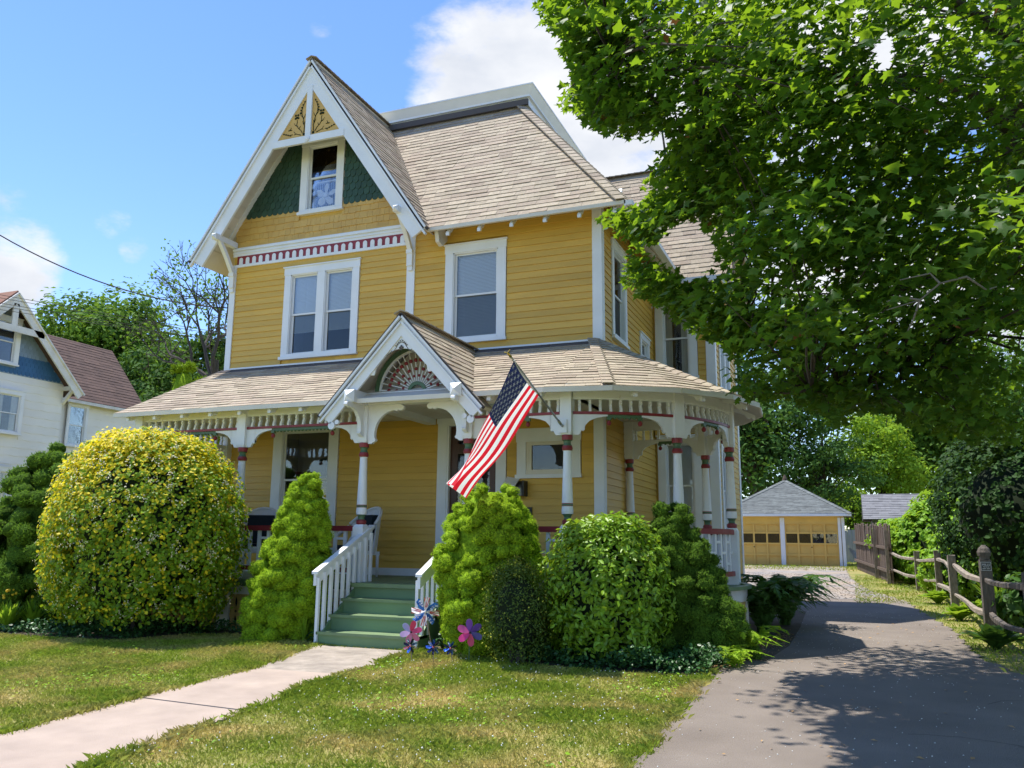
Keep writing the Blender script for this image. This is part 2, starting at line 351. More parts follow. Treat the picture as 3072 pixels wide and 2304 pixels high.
def frames(nrm, spin, tilt=None):
    """rotation matrices (n,3,3): local z -> nrm, spun round it"""
    n = len(nrm); z = nrm / np.linalg.norm(nrm, axis=1, keepdims=True)
    ref = np.where(np.abs(z[:, 2:3]) < .9, np.array([[0, 0, 1.]]), np.array([[1., 0, 0]]))
    x = np.cross(ref, z); x /= np.linalg.norm(x, axis=1, keepdims=True); y = np.cross(z, x)
    c, s = np.cos(spin)[:, None], np.sin(spin)[:, None]
    return np.stack([x * c + y * s, -x * s + y * c, z], 2)
def scatter(tv, tf, pos, R, sc):
    """copies of a small template (verts k,3; faces m,p)"""
    n, k = len(pos), len(tv)
    vv = np.einsum('nij,kj->nki', R, tv) * np.asarray(sc).reshape(n, 1, -1) + pos[:, None, :]
    ff = (np.asarray(tf)[None] + (np.arange(n) * k)[:, None, None]).reshape(-1, len(tf[0]))
    return vv.reshape(-1, 3), ff
LEAF4 = (np.array([(0, 0, 0), (.30, .45, .09), (0, 1, 0), (-.30, .45, .09)], float), [(0, 1, 2), (0, 2, 3)])
LEAFN = (np.array([(0, 0, 0), (.20, .30, .06), (.20, .62, .06), (0, 1, -.04), (-.20, .62, .06), (-.20, .30, .06)], float), [(0, 1, 2), (0, 2, 3), (0, 3, 4), (0, 4, 5)])
LEAFW = (np.array([(0, 0, 0), (.34, .28, .08), (.33, .62, .08), (0, 1, -.03), (-.33, .62, .08), (-.34, .28, .08)], float), [(0, 1, 2), (0, 2, 3), (0, 3, 4), (0, 4, 5)])
_ml = [(0, 0), (.50, -.06), (.36, .17), (.62, .44), (.24, .50), (0, 1.0), (-.24, .50), (-.62, .44), (-.36, .17), (-.50, -.06)]
MAPLE = (np.array([(x, y, -.22 * abs(x) + .06 * math.sin(9 * x)) for x, y in _ml] + [(0, .28, .04)], float),
         [(10, i, (i + 1) % 10) for i in range(10)])
TUFT = (np.array(sum([[(.16 * math.cos(a + 1.57), .16 * math.sin(a + 1.57), 0), (-.16 * math.cos(a + 1.57), -.16 * math.sin(a + 1.57), 0), (math.cos(a) * .8, math.sin(a) * .8, .55)] for a in (0, 2.09, 4.19)], []) + [(.16, 0, 0), (-.16, 0, 0), (0, 0, 1)], float),
        [(3 * i, 3 * i + 1, 3 * i + 2) for i in range(4)])
def unit(n):
    v = rng.normal(size=(n, 3)); return v / np.linalg.norm(v, axis=1, keepdims=True)
# ------------------------------------------------------------------ ground, drive, path
YW, XL, XM, XR = 12.75, -11.05, -7.06, -3.56
def sheet(name, ys, xl, xr, dz, m, n=8):
    mb = MB(); R_ = []
    for y in ys:
        a, b = xl(y), xr(y); R_.append([(a + (b - a) * i / n, y, float(g(y)) + dz) for i in range(n + 1)])
    for j in range(len(R_) - 1):
        for i in range(n): mb.add([R_[j][i], R_[j][i + 1], R_[j + 1][i + 1], R_[j + 1][i]], [(0, 1, 2, 3)])
    return mb.build(name, m, recalc=False)
struct(sheet('ground', [-400, -60, -20, 0, 3, 6, 9.4, 14, 18.3, 21, 24, 27, 31, 35, 60, 120, 400, 1800], lambda y: -900, lambda y: 900, 0, 'lawn_base', 2))
_dl = [(-6, -1.2), (0, -1.3)] + [(p[1], p[0]) for p in (onG(1896, 2304), onG(2000, 2180), onG(2125, 2028))] + [(10.4, -1.28), (13, -1.0), (16, -.95), (18.5, -1.2), (21, -1.8), (24, -3.0), (29, -4.6), (36, -5.0), (37.7, -5.0)]
_dr = [(-6, 2.9), (4, 2.4)] + [(p[1], p[0]) for p in (onG(3072, 2030), onG(2940, 1977), onG(2862, 1894), onG(2759, 1834), onG(2720, 1806), onG(2603, 1767), onG(2552, 1736))] + [(37.7, -.3)]
_dl.sort(); _dr.sort()
def jag(y, k): return .035 * math.sin(7.3 * y + k) + .025 * math.sin(17.1 * y + 2 * k) + .015 * math.sin(41 * y)
DL = lambda y: float(np.interp(y, *zip(*_dl)))
DR = lambda y: float(np.interp(y, *zip(*_dr)))
ysd = list(np.arange(-6, 21.0, .07)) + [21.0]
struct(sheet('driveway', ysd, lambda y: DL(y) + jag(y, 0), lambda y: DR(y) + jag(y, 1.7), .014, 'asphalt', 6))
ysg = list(np.arange(20.6, 37.7, .15))
struct(sheet('gravel_drive', ysg, lambda y: DL(y) + jag(y, 3), lambda y: DR(y) + jag(y, 4) - .02, .008, 'gravel', 8))
OCT = (np.array([(1, 0, 0), (0, 1, 0), (-1, 0, 0), (0, -1, 0), (0, 0, .6), (0, 0, -.6)], float), [(0, 1, 4), (1, 2, 4), (2, 3, 4), (3, 0, 4), (1, 0, 5), (2, 1, 5), (3, 2, 5), (0, 3, 5)])
# loose stones where asphalt gives way to gravel
n = 2600; yy = rng.uniform(20.3, 31, n) ** 1.0; t = rng.uniform(0, 1, n)
px = np.array([DL(y) + (DR(y) - DL(y)) * a for y, a in zip(yy, t)])
pos = np.stack([px, yy, g(yy) + .012], 1)
OCT = (np.array([(1, 0, 0), (0, 1, 0), (-1, 0, 0), (0, -1, 0), (0, 0, .6), (0, 0, -.6)], float), [(0, 1, 4), (1, 2, 4), (2, 3, 4), (3, 0, 4), (1, 0, 5), (2, 1, 5), (3, 2, 5), (0, 3, 5)])
v_, f_ = scatter(*OCT, pos, frames(unit(n) * .3 + [0, 0, 1], rng.uniform(0, 6.3, n)), rng.uniform(.008, .022, n)[:, None])
o = stuff(link(bpy.data.objects.new('gravel', npmesh('gravel', v_, f_, 3, 'gravel')))); tag(o, 'loose grey gravel stones spread over the rear driveway', 'gravel')
n = 700; yy = rng.uniform(4.2, 18, n); t = rng.uniform(.01, .99, n)
px = np.array([DL(y) + (DR(y) - DL(y)) * a for y, a in zip(yy, t)])
v_, f_ = scatter(*OCT, np.stack([px, yy, g(yy) + .0155], 1), frames(unit(n) * .3 + [0, 0, 1], rng.uniform(0, 6.3, n)), rng.uniform(.003, .007, n)[:, None])
o = stuff(link(bpy.data.objects.new('grit', npmesh('grit', v_, f_, 3, 'clover')))); tag(o, 'pale grit and seed scattered over the asphalt', 'grit')
# fine cracks in the asphalt
mb = MB()
for x, y, L_, a_ in ((.3, 7.2, 2.2, .5), (-.6, 9.4, 1.6, 2.4), (1.0, 8.6, 1.8, 1.1), (.6, 11.8, 2.4, .2), (-.2, 14.5, 1.8, 1.9)):
    p = V3(x, y, 0); a = a_; P_ = [p]
    for k in range(int(L_ / .12)): a += random.uniform(-.5, .5); p = p + V3(math.cos(a), math.sin(a), 0) * .12; P_.append(p)
    for q0, q1 in zip(P_, P_[1:]):
        d = q1 - q0; s_ = V3(-d[1], d[0], 0) / np.linalg.norm(d) * .0035; z = lambda q: V3(0, 0, float(g(q[1])) + .0165)
        mb.add([q0 - s_ + z(q0), q1 - s_ + z(q1), q1 + s_ + z(q1), q0 + s_ + z(q0)], [(0, 1, 2, 3)])
o = struct(mb.build('asphalt_cracks', 'roof_edge', recalc=False))
# walkway slabs
wl = [onG(938, 1941), onG(762, 2010), onG(415, 2098), onG(-60, 2225)]
wr = [onG(1235, 1962), onG(1032, 2029), onG(738, 2139), onG(215, 2330)]
wl[0][1] = wr[0][1] = 9.42
wl.append(wl[3] + (wl[3] - wl[2]) * 1.0); wr.append(wr[3] + (wr[3] - wr[2]) * 1.0)
walk = empty('walkway', (-6.5, 8, 0)); struct(walk)
for k in range(4):
    a, b, c, d = [p.copy() for p in (wl[k], wr[k], wr[k + 1], wl[k + 1])]
    cen = (a + b + c + d) / 4; q = [cen + (p - cen) * .994 for p in (a, b, c, d)]
    mb = MB()
    for p in q: p[2] = float(g(p[1])) + .016 + .006 * (k % 2)
    low = [p - V3(0, 0, .06) for p in q]
    mb.hexa([low[3], low[2], low[1], low[0], q[3], q[2], q[1], q[0]])
    o = mb.build('slab', 'concrete_old' if k == 0 else 'concrete', walk)
    if k == 0: o['label'] = 'pitted older concrete slab at the foot of the steps'
WALKP = [(p[0], p[1]) for p in wl] + [(p[0], p[1]) for p in wr[::-1]]

# ------------------------------------------------------------------ the yellow house
house = empty('yellow_house', (-7.3, 14.5, 0), 'two storey yellow clapboard house with steep gable, wraparound porch and white trim', 'house')
HP = house
FF = lambda u, z, n: (u, YW - n, z)                      # front wall
FS = lambda u, z, n: (XR + n, u, z)                      # right side wall
FWF = lambda u, z, n: (u, 16.65 - n, z)                  # front of the side wing
XWG = -2.34
FWS = lambda u, z, n: (XWG + n, u, z)                    # right face of the side wing
FL = lambda u, z, n: (XL - n, u, z)                      # left wall
def wall_core(mb, F, u0, u1, z0, z1, holes, n0=-.10, n1=-.02):
    us = sorted({u0, u1, *[h[0] for h in holes], *[h[1] for h in holes]}); zs = sorted({z0, z1, *[h[2] for h in holes], *[h[3] for h in holes]})
    us = [u for u in us if u0 <= u <= u1]; zs = [z for z in zs if z0 <= z <= z1]
    for a, b in zip(us, us[1:]):
        for c, d in zip(zs, zs[1:]):
            if any(h[0] <= (a + b) / 2 <= h[1] and h[2] <= (c + d) / 2 <= h[3] for h in holes): continue
            mb.fbox(F, a, b, c, d, n0, n1)
NCL = [0]
def clapboards(F, u0, u1, z0, z1, holes, parent, mats='yellow_paint', ex=.114, field=None, jit=.0):
    """overlapping boards, each run between two openings its own piece (or joined into a field when far)"""
    nrow = max(1, round((z1 - z0) / ex)); e = (z1 - z0) / nrow
    for k in range(nrow):
        a, b = z0 + k * e, z0 + (k + 1) * e
        cuts = sorted((h[0], h[1]) for h in holes if h[2] < b - .02 and h[3] > a + .02)
        segs = []; cur = u0
        for h0, h1 in cuts:
            if h0 > cur: segs.append((cur, h0))
            cur = max(cur, h1)
        if cur < u1: segs.append((cur, u1))
        for s0, s1 in segs:
            if s1 - s0 < .03: continue
            parts = [(s0, s1)]
            if s1 - s0 > 3.0: c = s0 + (s1 - s0) * random.uniform(.3, .7); parts = [(s0, c - .0015), (c + .0015, s1)]
            for p0, p1 in parts:
                mb = MB() if field is None else field
                j0, j1 = random.uniform(-.0025, .0025), random.uniform(-.0025, .0025)
                nb = .020 + random.uniform(-.002, .003)
                mb.hexa([F(p0, a + j0, -.021), F(p1, a + j1, -.021), F(p1, a + j1, nb), F(p0, a + j0, nb), F(p0, b + .012, -.021), F(p1, b + .012, -.021), F(p1, b + .012, .002), F(p0, b + .012, .002)])
                if field is None: mb.build('clapboard', mats, parent, recalc=False); NCL[0] += 1
def window(F, u0, u1, z0, z1, jw, sashes, head=.14, sill=.10, parent=None, blinds=(None,), trim='white_paint', meet=.5, screen=True, depth=.5, label=None, frm=.035):
    """casing with head and sill, double-hung sashes, glass panes, blind or curtain and a near black box in place of the unlit room"""
    mb = MB()
    zi0, zi1 = z0 + sill, z1 - head
    mb.fbox(F, u0, u0 + jw, z0 + sill * .5, zi1, -.02, .034); mb.fbox(F, u1 - jw, u1, z0 + sill * .5, zi1, -.02, .034)
    mb.fbox(F, u0 - .012, u1 + .012, zi1, z1, -.02, .040); mb.fbox(F, u0 - .03, u1 + .03, z1, z1 + .022, -.02, .062)
    mb.fbox(F, u0 - .025, u1 + .025, z0, z0 + sill * .55, -.02, .068); mb.fbox(F, u0 + jw, u1 - jw, z0 + sill * .55, zi0, -.03, .045)
    for a, b in zip(sashes, sashes[1:]): mb.fbox(F, a[1], b[0], z0 + sill * .5, zi1, -.02, .036)
    for a in sashes:                                       # reveal
        mb.fbox(F, a[0] - .001, a[0] + .018, zi0, zi1, -.10, .020); mb.fbox(F, a[1] - .018, a[1] + .001, zi0, zi1, -.10, .020); mb.fbox(F, a[0], a[1], zi1 - .018, zi1 + .001, -.10, .020)
    w = mb.build('window', trim, parent)
    if label: w['label'] = label
    for i, (a, b) in enumerate(sashes):
        zm = zi0 + (zi1 - zi0) * meet; f = frm
        bl = blinds[i % len(blinds)]
        for (c, d, n) in ((zi0 + .005, zm + .02, -.052), (zm - .02, zi1 - .012, -.028)):
            m2 = MB()
            m2.fbox(F, a + .018, a + .018 + f, c, d, n - .018, n); m2.fbox(F, b - .018 - f, b - .018, c, d, n - .018, n)
            m2.fbox(F, a + .018 + f, b - .018 - f, c, c + f, n - .018, n); m2.fbox(F, a + .018 + f, b - .018 - f, d - f, d, n - .018, n)
            m2.build('sash', 'screen_sash', w)
            low = n < -.04
            MB().fbox(F, a + .018 + f, b - .018 - f, c + f, d - f, n - .010, n - .007).build('pane', 'glass_screen' if (screen and low) else 'glass', w)
        if bl in ('blind', 'shade'):
            m3 = MB(); zz = zi1 - .03; lo = zi0 + .03 if bl == 'blind' else zm - .35
            while zz > lo:
                m3.add([F(a + .03, zz, -.092), F(b - .03, zz, -.092), F(b - .03, zz - .027, -.078), F(a + .03, zz - .027, -.078)], [(0, 1, 2, 3)]); zz -= .025
            m3.build('blind', 'blind', w, recalc=False)
        elif bl == 'roller':
            MB().fbox(F, a + .03, b - .03, zm - .05, zi1, -.090, -.086).build('roller_shade', 'shade_blue', w)
        elif bl == 'curtain':
            m3 = MB()
            for (c0, c1) in ((a + .02, a + .02 + (b - a) * .3), (b - .02 - (b - a) * .3, b - .02)):
                K = 14
                for q in range(K):
                    x0, x1 = c0 + (c1 - c0) * q / K, c0 + (c1 - c0) * (q + 1) / K
                    m3.add([F(x0, zi0, -.082 - .012 * (q % 2)), F(x1, zi0, -.082 - .012 * ((q + 1) % 2)), F(x1, zi1, -.082 - .012 * ((q + 1) % 2)), F(x0, zi1, -.082 - .012 * (q % 2))], [(0, 1, 2, 3)])
            m3.build('curtain', 'curtain', w, recalc=False)
    m4 = MB(); a, b = u0 + jw - .02, u1 - jw + .02
    m4.fbox(F, a, b, zi0 - .02, zi1 + .02, -depth - .02, -depth); m4.fbox(F, a - .02, a, zi0 - .02, zi1 + .02, -depth, -.105); m4.fbox(F, b, b + .02, zi0 - .02, zi1 + .02, -depth, -.105)
    m4.fbox(F, a, b, zi0 - .04, zi0 - .02, -depth, -.105); m4.fbox(F, a, b, zi1 + .02, zi1 + .04, -depth, -.105)
    m4.build('room_dark_box', 'dark_room', w)
    return w
hole = lambda u0, u1, z0, z1, jw, head=.14, sill=.10: (u0 + jw, u1 - jw, z0 + sill, z1 - head)
# ---- openings (casing outer edges)
DW = (-9.78, -8.13, 4.68, 6.47); W2 = (-6.37, -5.22, 4.71, 6.49); GW = (-9.55, -8.58, 7.51, 9.06)
LW = (-9.81, -8.41, 1.45, 3.47); DR_ = (-6.43, -5.18, .80, 3.52); RW = (-4.99, -3.91, 2.38, 3.19)
SW = (13.39, 14.39, 4.76, 6.51); SS = (15.41, 16.20, 4.62, 5.33)
WU = (-3.50, -2.66, 4.60, 6.36); WD = (-3.50, -2.64, 1.55, 3.46)
WR1 = (17.25, 18.85, 4.45, 6.3); WR2 = (17.05, 18.0, 1.5, 3.4)
# ---- walls
mb = MB()
fh = [hole(*DW, .14), hole(*W2, .15), hole(*LW, .19), (-6.26, -5.33, .80, 3.33), hole(*RW, .155, .22, .075)]
wall_core(mb, FF, XL, XR, 0.35, 7.0, fh)
wall_core(mb, FS, YW + .1, 16.65, 0.35, 7.2, [hole(*SW, .13), hole(*SS, .12, .1)])
wall_core(mb, FWF, XR, XWG, 0.35, 7.3, [hole(*WU, .15), hole(*WD, .15)])
wall_core(mb, FWS, 16.75, 20.0, 0.35, 7.3, [hole(*WR1, .13), hole(*WR2, .13)])
wall_core(mb, FL, YW + .1, 20.2, 0.35, 7.0, [])
mb.box(XL, XWG, 20.02, 20.12, .35, 7.0)
gp = lambda x: 10.28 - 1.45 * abs(x + 9.06)
# gable triangle (with the opening of the attic window)
g0, g1 = GW[0] + .15, GW[1] - .15
for a, b in ((-11.05, g0), (g1, XM)):
    mb.prism([(a, YW + .10, 7.0), (b, YW + .10, 7.0), (b, YW + .10, gp(b)), (a, YW + .10, gp(a))], (0, -.08, 0))
mb.prism([(g0, YW + .10, 7.0), (g1, YW + .10, 7.0), (g1, YW + .10, GW[2] + .1), (g0, YW + .10, GW[2] + .1)], (0, -.08, 0))
mb.prism([(g0, YW + .10, GW[3] - .14), (g1, YW + .10, GW[3] - .14), (g1, YW + .10, gp(g1)), (-9.06, YW + .10, 10.28), (g0, YW + .10, gp(g0))], (0, -.08, 0))
wall = mb.build('wall', 'yellow_paint', HP)
trimh = lambda W, e=.0: (W[0] - .012 - e, W[1] + .012 + e, W[2] - .0, W[3] + .02)
clapboards(FF, XL + .10, -7.14, 4.60, 6.62, [trimh(DW)], wall)
clapboards(FF, -6.98, -3.69, 4.60, 7.02, [trimh(W2)], wall)
clapboards(FF, -10.86, -3.69, .92, 3.42, [trimh(LW), (-6.44, -5.17, 0, 3.53), trimh(RW)], wall)
clapboards(FS, YW + .13, 16.63, 4.45, 7.18, [trimh(SW), trimh(SS)], wall)
clapboards(FS, YW + .13, 16.63, .92, 3.42, [], wall)
fld = MB()
clapboards(FWF, XR + .02, XWG - .15, 3.5, 7.2, [trimh(WU)], None, field=fld); clapboards(FWF, XR + .02, XWG - .15, .5, 3.5, [trimh(WD)], None, field=fld)
clapboards(FWS, 16.80, 19.9, 3.5, 7.2, [trimh(WR1)], None, field=fld); clapboards(FWS, 16.80, 19.9, .5, 3.5, [trimh(WR2)], None, field=fld)
clapboards(FL, YW + .12, 20.1, .6, 7.0, [], None, field=fld)
stuff(fld.build('clapboard_field', 'yellow_paint', wall, recalc=False))
# corner boards and baseboards
def trim_box(name, *b, m='white_paint', par=HP): return MB().box(*b).build(name, m, par)
trim_box('corner_board', XL - .03, XL + .10, YW - .035, YW + .12, 4.50, 6.62)
trim_box('corner_board', -7.14, -6.98, YW - .034, YW + .02, 4.55, 6.98)
trim_box('corner_board', -3.69, XR + .03, YW - .034, YW + .13, .80, 3.42)
trim_box('corner_board', -3.69, XR + .03, YW - .034, YW + .13, 4.45, 7.1)
trim_box('corner_board', -10.99, -10.86, YW - .034, YW + .02, .80, 3.42)
trim_box('corner_board', XWG - .15, XWG + .03, 16.615, 16.79, .45, 7.1)
trim_box('corner_board', XWG - .02, XWG + .03, 19.9, 20.15, .45, 7.1)
trim_box('baseboard', -10.86, -6.44, YW - .03, YW + .02, .80, .92); trim_box('baseboard', -5.17, -3.69, YW - .03, YW + .02, .80, .92)
trim_box('baseboard', XR - .02, XR + .03, YW + .13, 16.63, .80, .92)
trim_box('flashing_board', XL + .10, -6.9, YW - .028, YW + .02, 4.555, 4.60); trim_box('flashing_board', -6.9, -3.69, YW - .028, YW + .02, 4.555, 4.60)
o = MB().box(XL, XWG, YW + .05, 20.0, -.1, .36).box(XWG - .1, XWG + .015, 16.65, 20.0, -.1, .45).build('foundation', 'concrete_old', HP)
# ---- windows and door
def two(W, jw, mul): a, b = W[0] + jw, W[1] - jw; c = (a + b) / 2; return [(a, c - mul / 2), (c + mul / 2, b)]
window(FF, *DW, .14, two(DW, .14, .16), parent=HP, blinds=('shade', 'shade'), label='pair of narrow sash windows under one white casing')
window(FF, *W2, .15, [(W2[0] + .15, W2[1] - .15)], parent=HP, blinds=('blind',), label='single sash window with closed white blind')
window(FF, *GW, .15, [(GW[0] + .15, GW[1] - .15)], parent=HP, blinds=(None,), screen=False, label='attic window in the green shingled gable', depth=.9)
window(FF, *LW, .19, [(LW[0] + .19, LW[1] - .19)], parent=HP, blinds=(None,), screen=False, label='tall dark window on the porch')
window(FS, *SW, .13, [(SW[0] + .13, SW[1] - .13)], parent=HP, blinds=('shade',))
window(FS, *SS, .12, [(SS[0] + .12, SS[1] - .12)], parent=HP, head=.1, blinds=('curtain',), screen=False)
window(FWF, *WU, .15, [(WU[0] + .15, WU[1] - .15)], parent=HP, blinds=('curtain',), screen=False)
window(FWF, *WD, .15, [(WD[0] + .15, WD[1] - .15)], parent=HP, blinds=('blind',), screen=False)
window(FWS, *WR1, .13, two(WR1, .13, .14), parent=HP, blinds=('blind',), screen=False)
window(FWS, *WR2, .13, [(WR2[0] + .13, WR2[1] - .13)], parent=HP, blinds=('blind',), screen=False)
# fixed picture window right of the door
mb = MB(); u0, u1, z0, z1 = RW
mb.fbox(FF, u0, u0 + .155, z0 + .06, z1 - .22, -.02, .034).fbox(FF, u1 - .155, u1, z0 + .06, z1 - .22, -.02, .034).fbox(FF, u0 - .012, u1 + .012, z1 - .22, z1, -.02, .04).fbox(FF, u0 - .02, u1 + .02, z0, z0 + .06, -.02, .065)
w = mb.build('window', 'white_paint', HP); w['label'] = 'small fixed window with wide white casing beside the door'
mb = MB(); a, b, c, d = u0 + .155, u1 - .155, z0 + .06, z1 - .22
mb.fbox(FF, a, a + .09, c, d, -.05, .012).fbox(FF, b - .09, b, c, d, -.05, .012).fbox(FF, a + .09, b - .09, c, c + .08, -.05, .012).fbox(FF, a + .09, b - .09, d - .055, d, -.05, .012)
mb.build('sash', 'cream_trim', w)
MB().fbox(FF, a + .09, b - .09, c + .08, d - .055, -.025, -.020).build('pane', 'glass', w)
MB().fbox(FF, a, b, c, d, -.35, -.33).fbox(FF, a - .02, a, c, d, -.33, -.105).fbox(FF, b, b + .02, c, d, -.33, -.105).build('room_dark_box', 'dark_room', w)
mb = MB()
mb.fbox(FF, -6.43, -6.26, .80, 3.33, -.02, .036).fbox(FF, -5.33, -5.18, .80, 3.33, -.02, .036).fbox(FF, -6.45, -5.16, 3.33, 3.52, -.02, .042).fbox(FF, -6.47, -5.14, 3.52, 3.545, -.02, .06)
mb.fbox(FF, -6.26, -6.225, .80, 3.33, -.12, .02).fbox(FF, -5.365, -5.33, .80, 3.33, -.12, .02).fbox(FF, -6.225, -5.365, 3.29, 3.33, -.12, .02)
door = mb.build('door_frame', 'white_paint', HP)
mb = MB(); a, b = -6.22, -5.37
mb.fbox(FF, a, a + .13, .82, 3.28, -.085, -.045).fbox(FF, b - .13, b, .82, 3.28, -.085, -.045).fbox(FF, a + .13, b - .13, .82, 1.12, -.085, -.045).fbox(FF, a + .13, b - .13, 1.62, 1.78, -.085, -.045).fbox(FF, a + .13, b - .13, 2.82, 2.98, -.085, -.045).fbox(FF, a + .13, b - .13, 3.18, 3.28, -.085, -.045)
mb.fbox(FF, a + .13, b - .13, 1.12, 1.62, -.078, -.062)
mb.build('door', 'brown_door', door)
MB().fbox(FF, a + .13, b - .13, 1.78, 2.82, -.068, -.064).build('pane', 'glass', door); MB().fbox(FF, a + .13, b - .13, 2.98, 3.18, -.068, -.064).build('pane', 'glass', door)
MB().fbox(FF, a, b, .82, 3.28, -.45, -.43).fbox(FF, a - .02, a, .82, 3.28, -.43, -.13).fbox(FF, b, b + .02, .82, 3.28, -.43, -.13).build('room_dark_box', 'dark_room', door)
MB().ball((a + .07, YW + .035, 1.72), .03).build('door_knob', 'brass', door)
# box fan standing behind the attic window
fan = empty('box_fan', (-9.06, 12.885, 7.66), 'square white box fan standing inside the attic window', 'fan')
mb = MB(); fx, fz, fy, hw = -9.06, 7.93, 12.885, .27
for a, b in (((-1, -1), (1, -1)), ((1, -1), (1, 1)), ((1, 1), (-1, 1)), ((-1, 1), (-1, -1))):
    mb.bar((fx + a[0] * hw, fy, fz + a[1] * hw), (fx + b[0] * hw, fy, fz + b[1] * hw), .03, .05, (0, 1, 0))
mb.build('housing', 'white_paint', fan)
mb = MB()
for k in range(5):
    t = 2 * math.pi * k / 5 + .3; d = V3(math.cos(t), 0, math.sin(t)); p = V3(-math.sin(t), .35, math.cos(t)); c = V3(fx, fy, fz)
    mb.add([c + d * .05 - p * .03, c + d * .14 - p * .07, c + d * .23 - p * .05, c + d * .24 + p * .03, c + d * .15 + p * .07, c + d * .05 + p * .03], [(0, 1, 2, 3, 4, 5)])
mb.lathe([(.05, -.03), (.055, .01), (.03, .03)], (fx, fy, fz), 12, axis='Y').build('blades', 'white_paint', fan)
mb = MB()
for k in range(13): x = fx - hw + hw * 2 * (k + .5) / 13; mb.bar((x, fy - .022, fz - hw), (x, fy - .022, fz + hw), .004, .004, (0, 1, 0))
mb.build('grille', 'white_paint', fan)

# ---- frieze band with arched tablets
fr = MB().box(XL + .0, -7.14, YW - .045, YW + .02, 6.62, 6.672).box(XL + .0, -7.14, YW - .03, YW + .02, 6.85, 7.03).box(XL, -7.14, YW - .06, YW - .02, 6.96, 7.0).box(XL, -7.14, YW - .045, YW - .02, 6.90, 6.93).build('frieze_board', 'white_paint', HP)
MB().box(XL + .10, -7.16, YW - .024, YW + .02, 6.672, 6.85).build('red_band', 'red_paint', fr)
K = 24; ww = (-7.17 - XL - .12) / K
pts = [(-.043, 0), (.043, 0)] + [(.043 * math.cos(a), .10 + .043 * math.sin(a)) for a in np.linspace(0, math.pi, 9)]
me = MB().prism([(x, 0, z) for x, z in pts], (0, .012, 0)).mesh('arch_tablet', 'white_paint')
for k in range(K): inst(me, 'arch_tablet', (XL + .12 + ww * (k + .5), YW - .036, 6.674), fr)
# ---- gable shingles
gin = lambda z, y=0: (10.30 - z) / 1.45                      # half width of gable wall under the roof at height z
gab = MB().box(XL + .12, -7.14, YW - .02, YW - .0, 7.03, 7.06).build('gable_backing', 'yellow_paint_gable', HP)
rows = 5; e = (7.67 - 7.03) / rows
for k in range(rows):
    za, zb = 7.03 + k * e, 7.03 + (k + 1) * e + .012; x = max(XL, -9.06 - gin(za)) + .02; xe = min(XM - .06, -9.06 + gin(za)) - .02
    while x < xe - .02:
        wdt = random.uniform(.08, .24); x2 = min(x + wdt, xe); jj = random.uniform(-.008, .008)
        if not (zb > GW[2] + .01 and x2 > GW[0] and x < GW[1]):
            MB().hexa([(x, YW - .019, za + jj), (x2 - .004, YW - .019, za + jj), (x2 - .004, YW + .02, za + jj), (x, YW + .02, za + jj), (x, YW - .003, zb), (x2 - .004, YW - .003, zb), (x2 - .004, YW + .02, zb), (x, YW + .02, zb)]).build('wall_shingle', 'yellow_paint_gable', gab, recalc=False)
        else:
            for (s0, s1) in ((x, min(x2, GW[0] - .0)), (max(x, GW[1]), x2)):
                if s1 - s0 > .03: MB().hexa([(s0, YW - .019, za), (s1 - .004, YW - .019, za), (s1 - .004, YW + .02, za), (s0, YW + .02, za), (s0, YW - .003, zb), (s1 - .004, YW - .003, zb), (s1 - .004, YW + .02, zb), (s0, YW + .02, zb)]).build('wall_shingle', 'yellow_paint_gable', gab, recalc=False)
        x = x2
AXW = -9.06; sw = .125; e = .135; k = 0; z = 7.60
while z < 9.9:
    h = gin(z) - .0; x = -9.06 - math.floor(h / sw) * sw - (sw / 2 if k % 2 else 0)
    while x < -9.06 + h:
        xa, xb = max(x, -9.06 - h), min(x + sw, -9.06 + h)
        if z + e < GW[3] + .05 and xb > GW[0] and xa < GW[1]:
            if (xa + xb) / 2 < AXW: xb = min(xb, GW[0] - .001)
            else: xa = max(xa, GW[1] + .001)
        if xb - xa > .025:
            c = (xa + xb) / 2; r = (xb - xa) / 2 - .003; top = z + e + .03
            pts = [(c + r * math.cos(a), z + r * .95 + r * .95 * math.sin(a)) for a in np.linspace(math.pi, 2 * math.pi, 8)] + [(c + r, top), (c - r, top)]
            t = .016; MB().prism([(px, YW - .022 + (pz - z) / (e + .03) * .014, pz) for px, pz in pts], (0, t, 0)).build('scale_shingle', 'dark_green_shingle', gab, recalc=False)
        x += sw
    z += e; k += 1

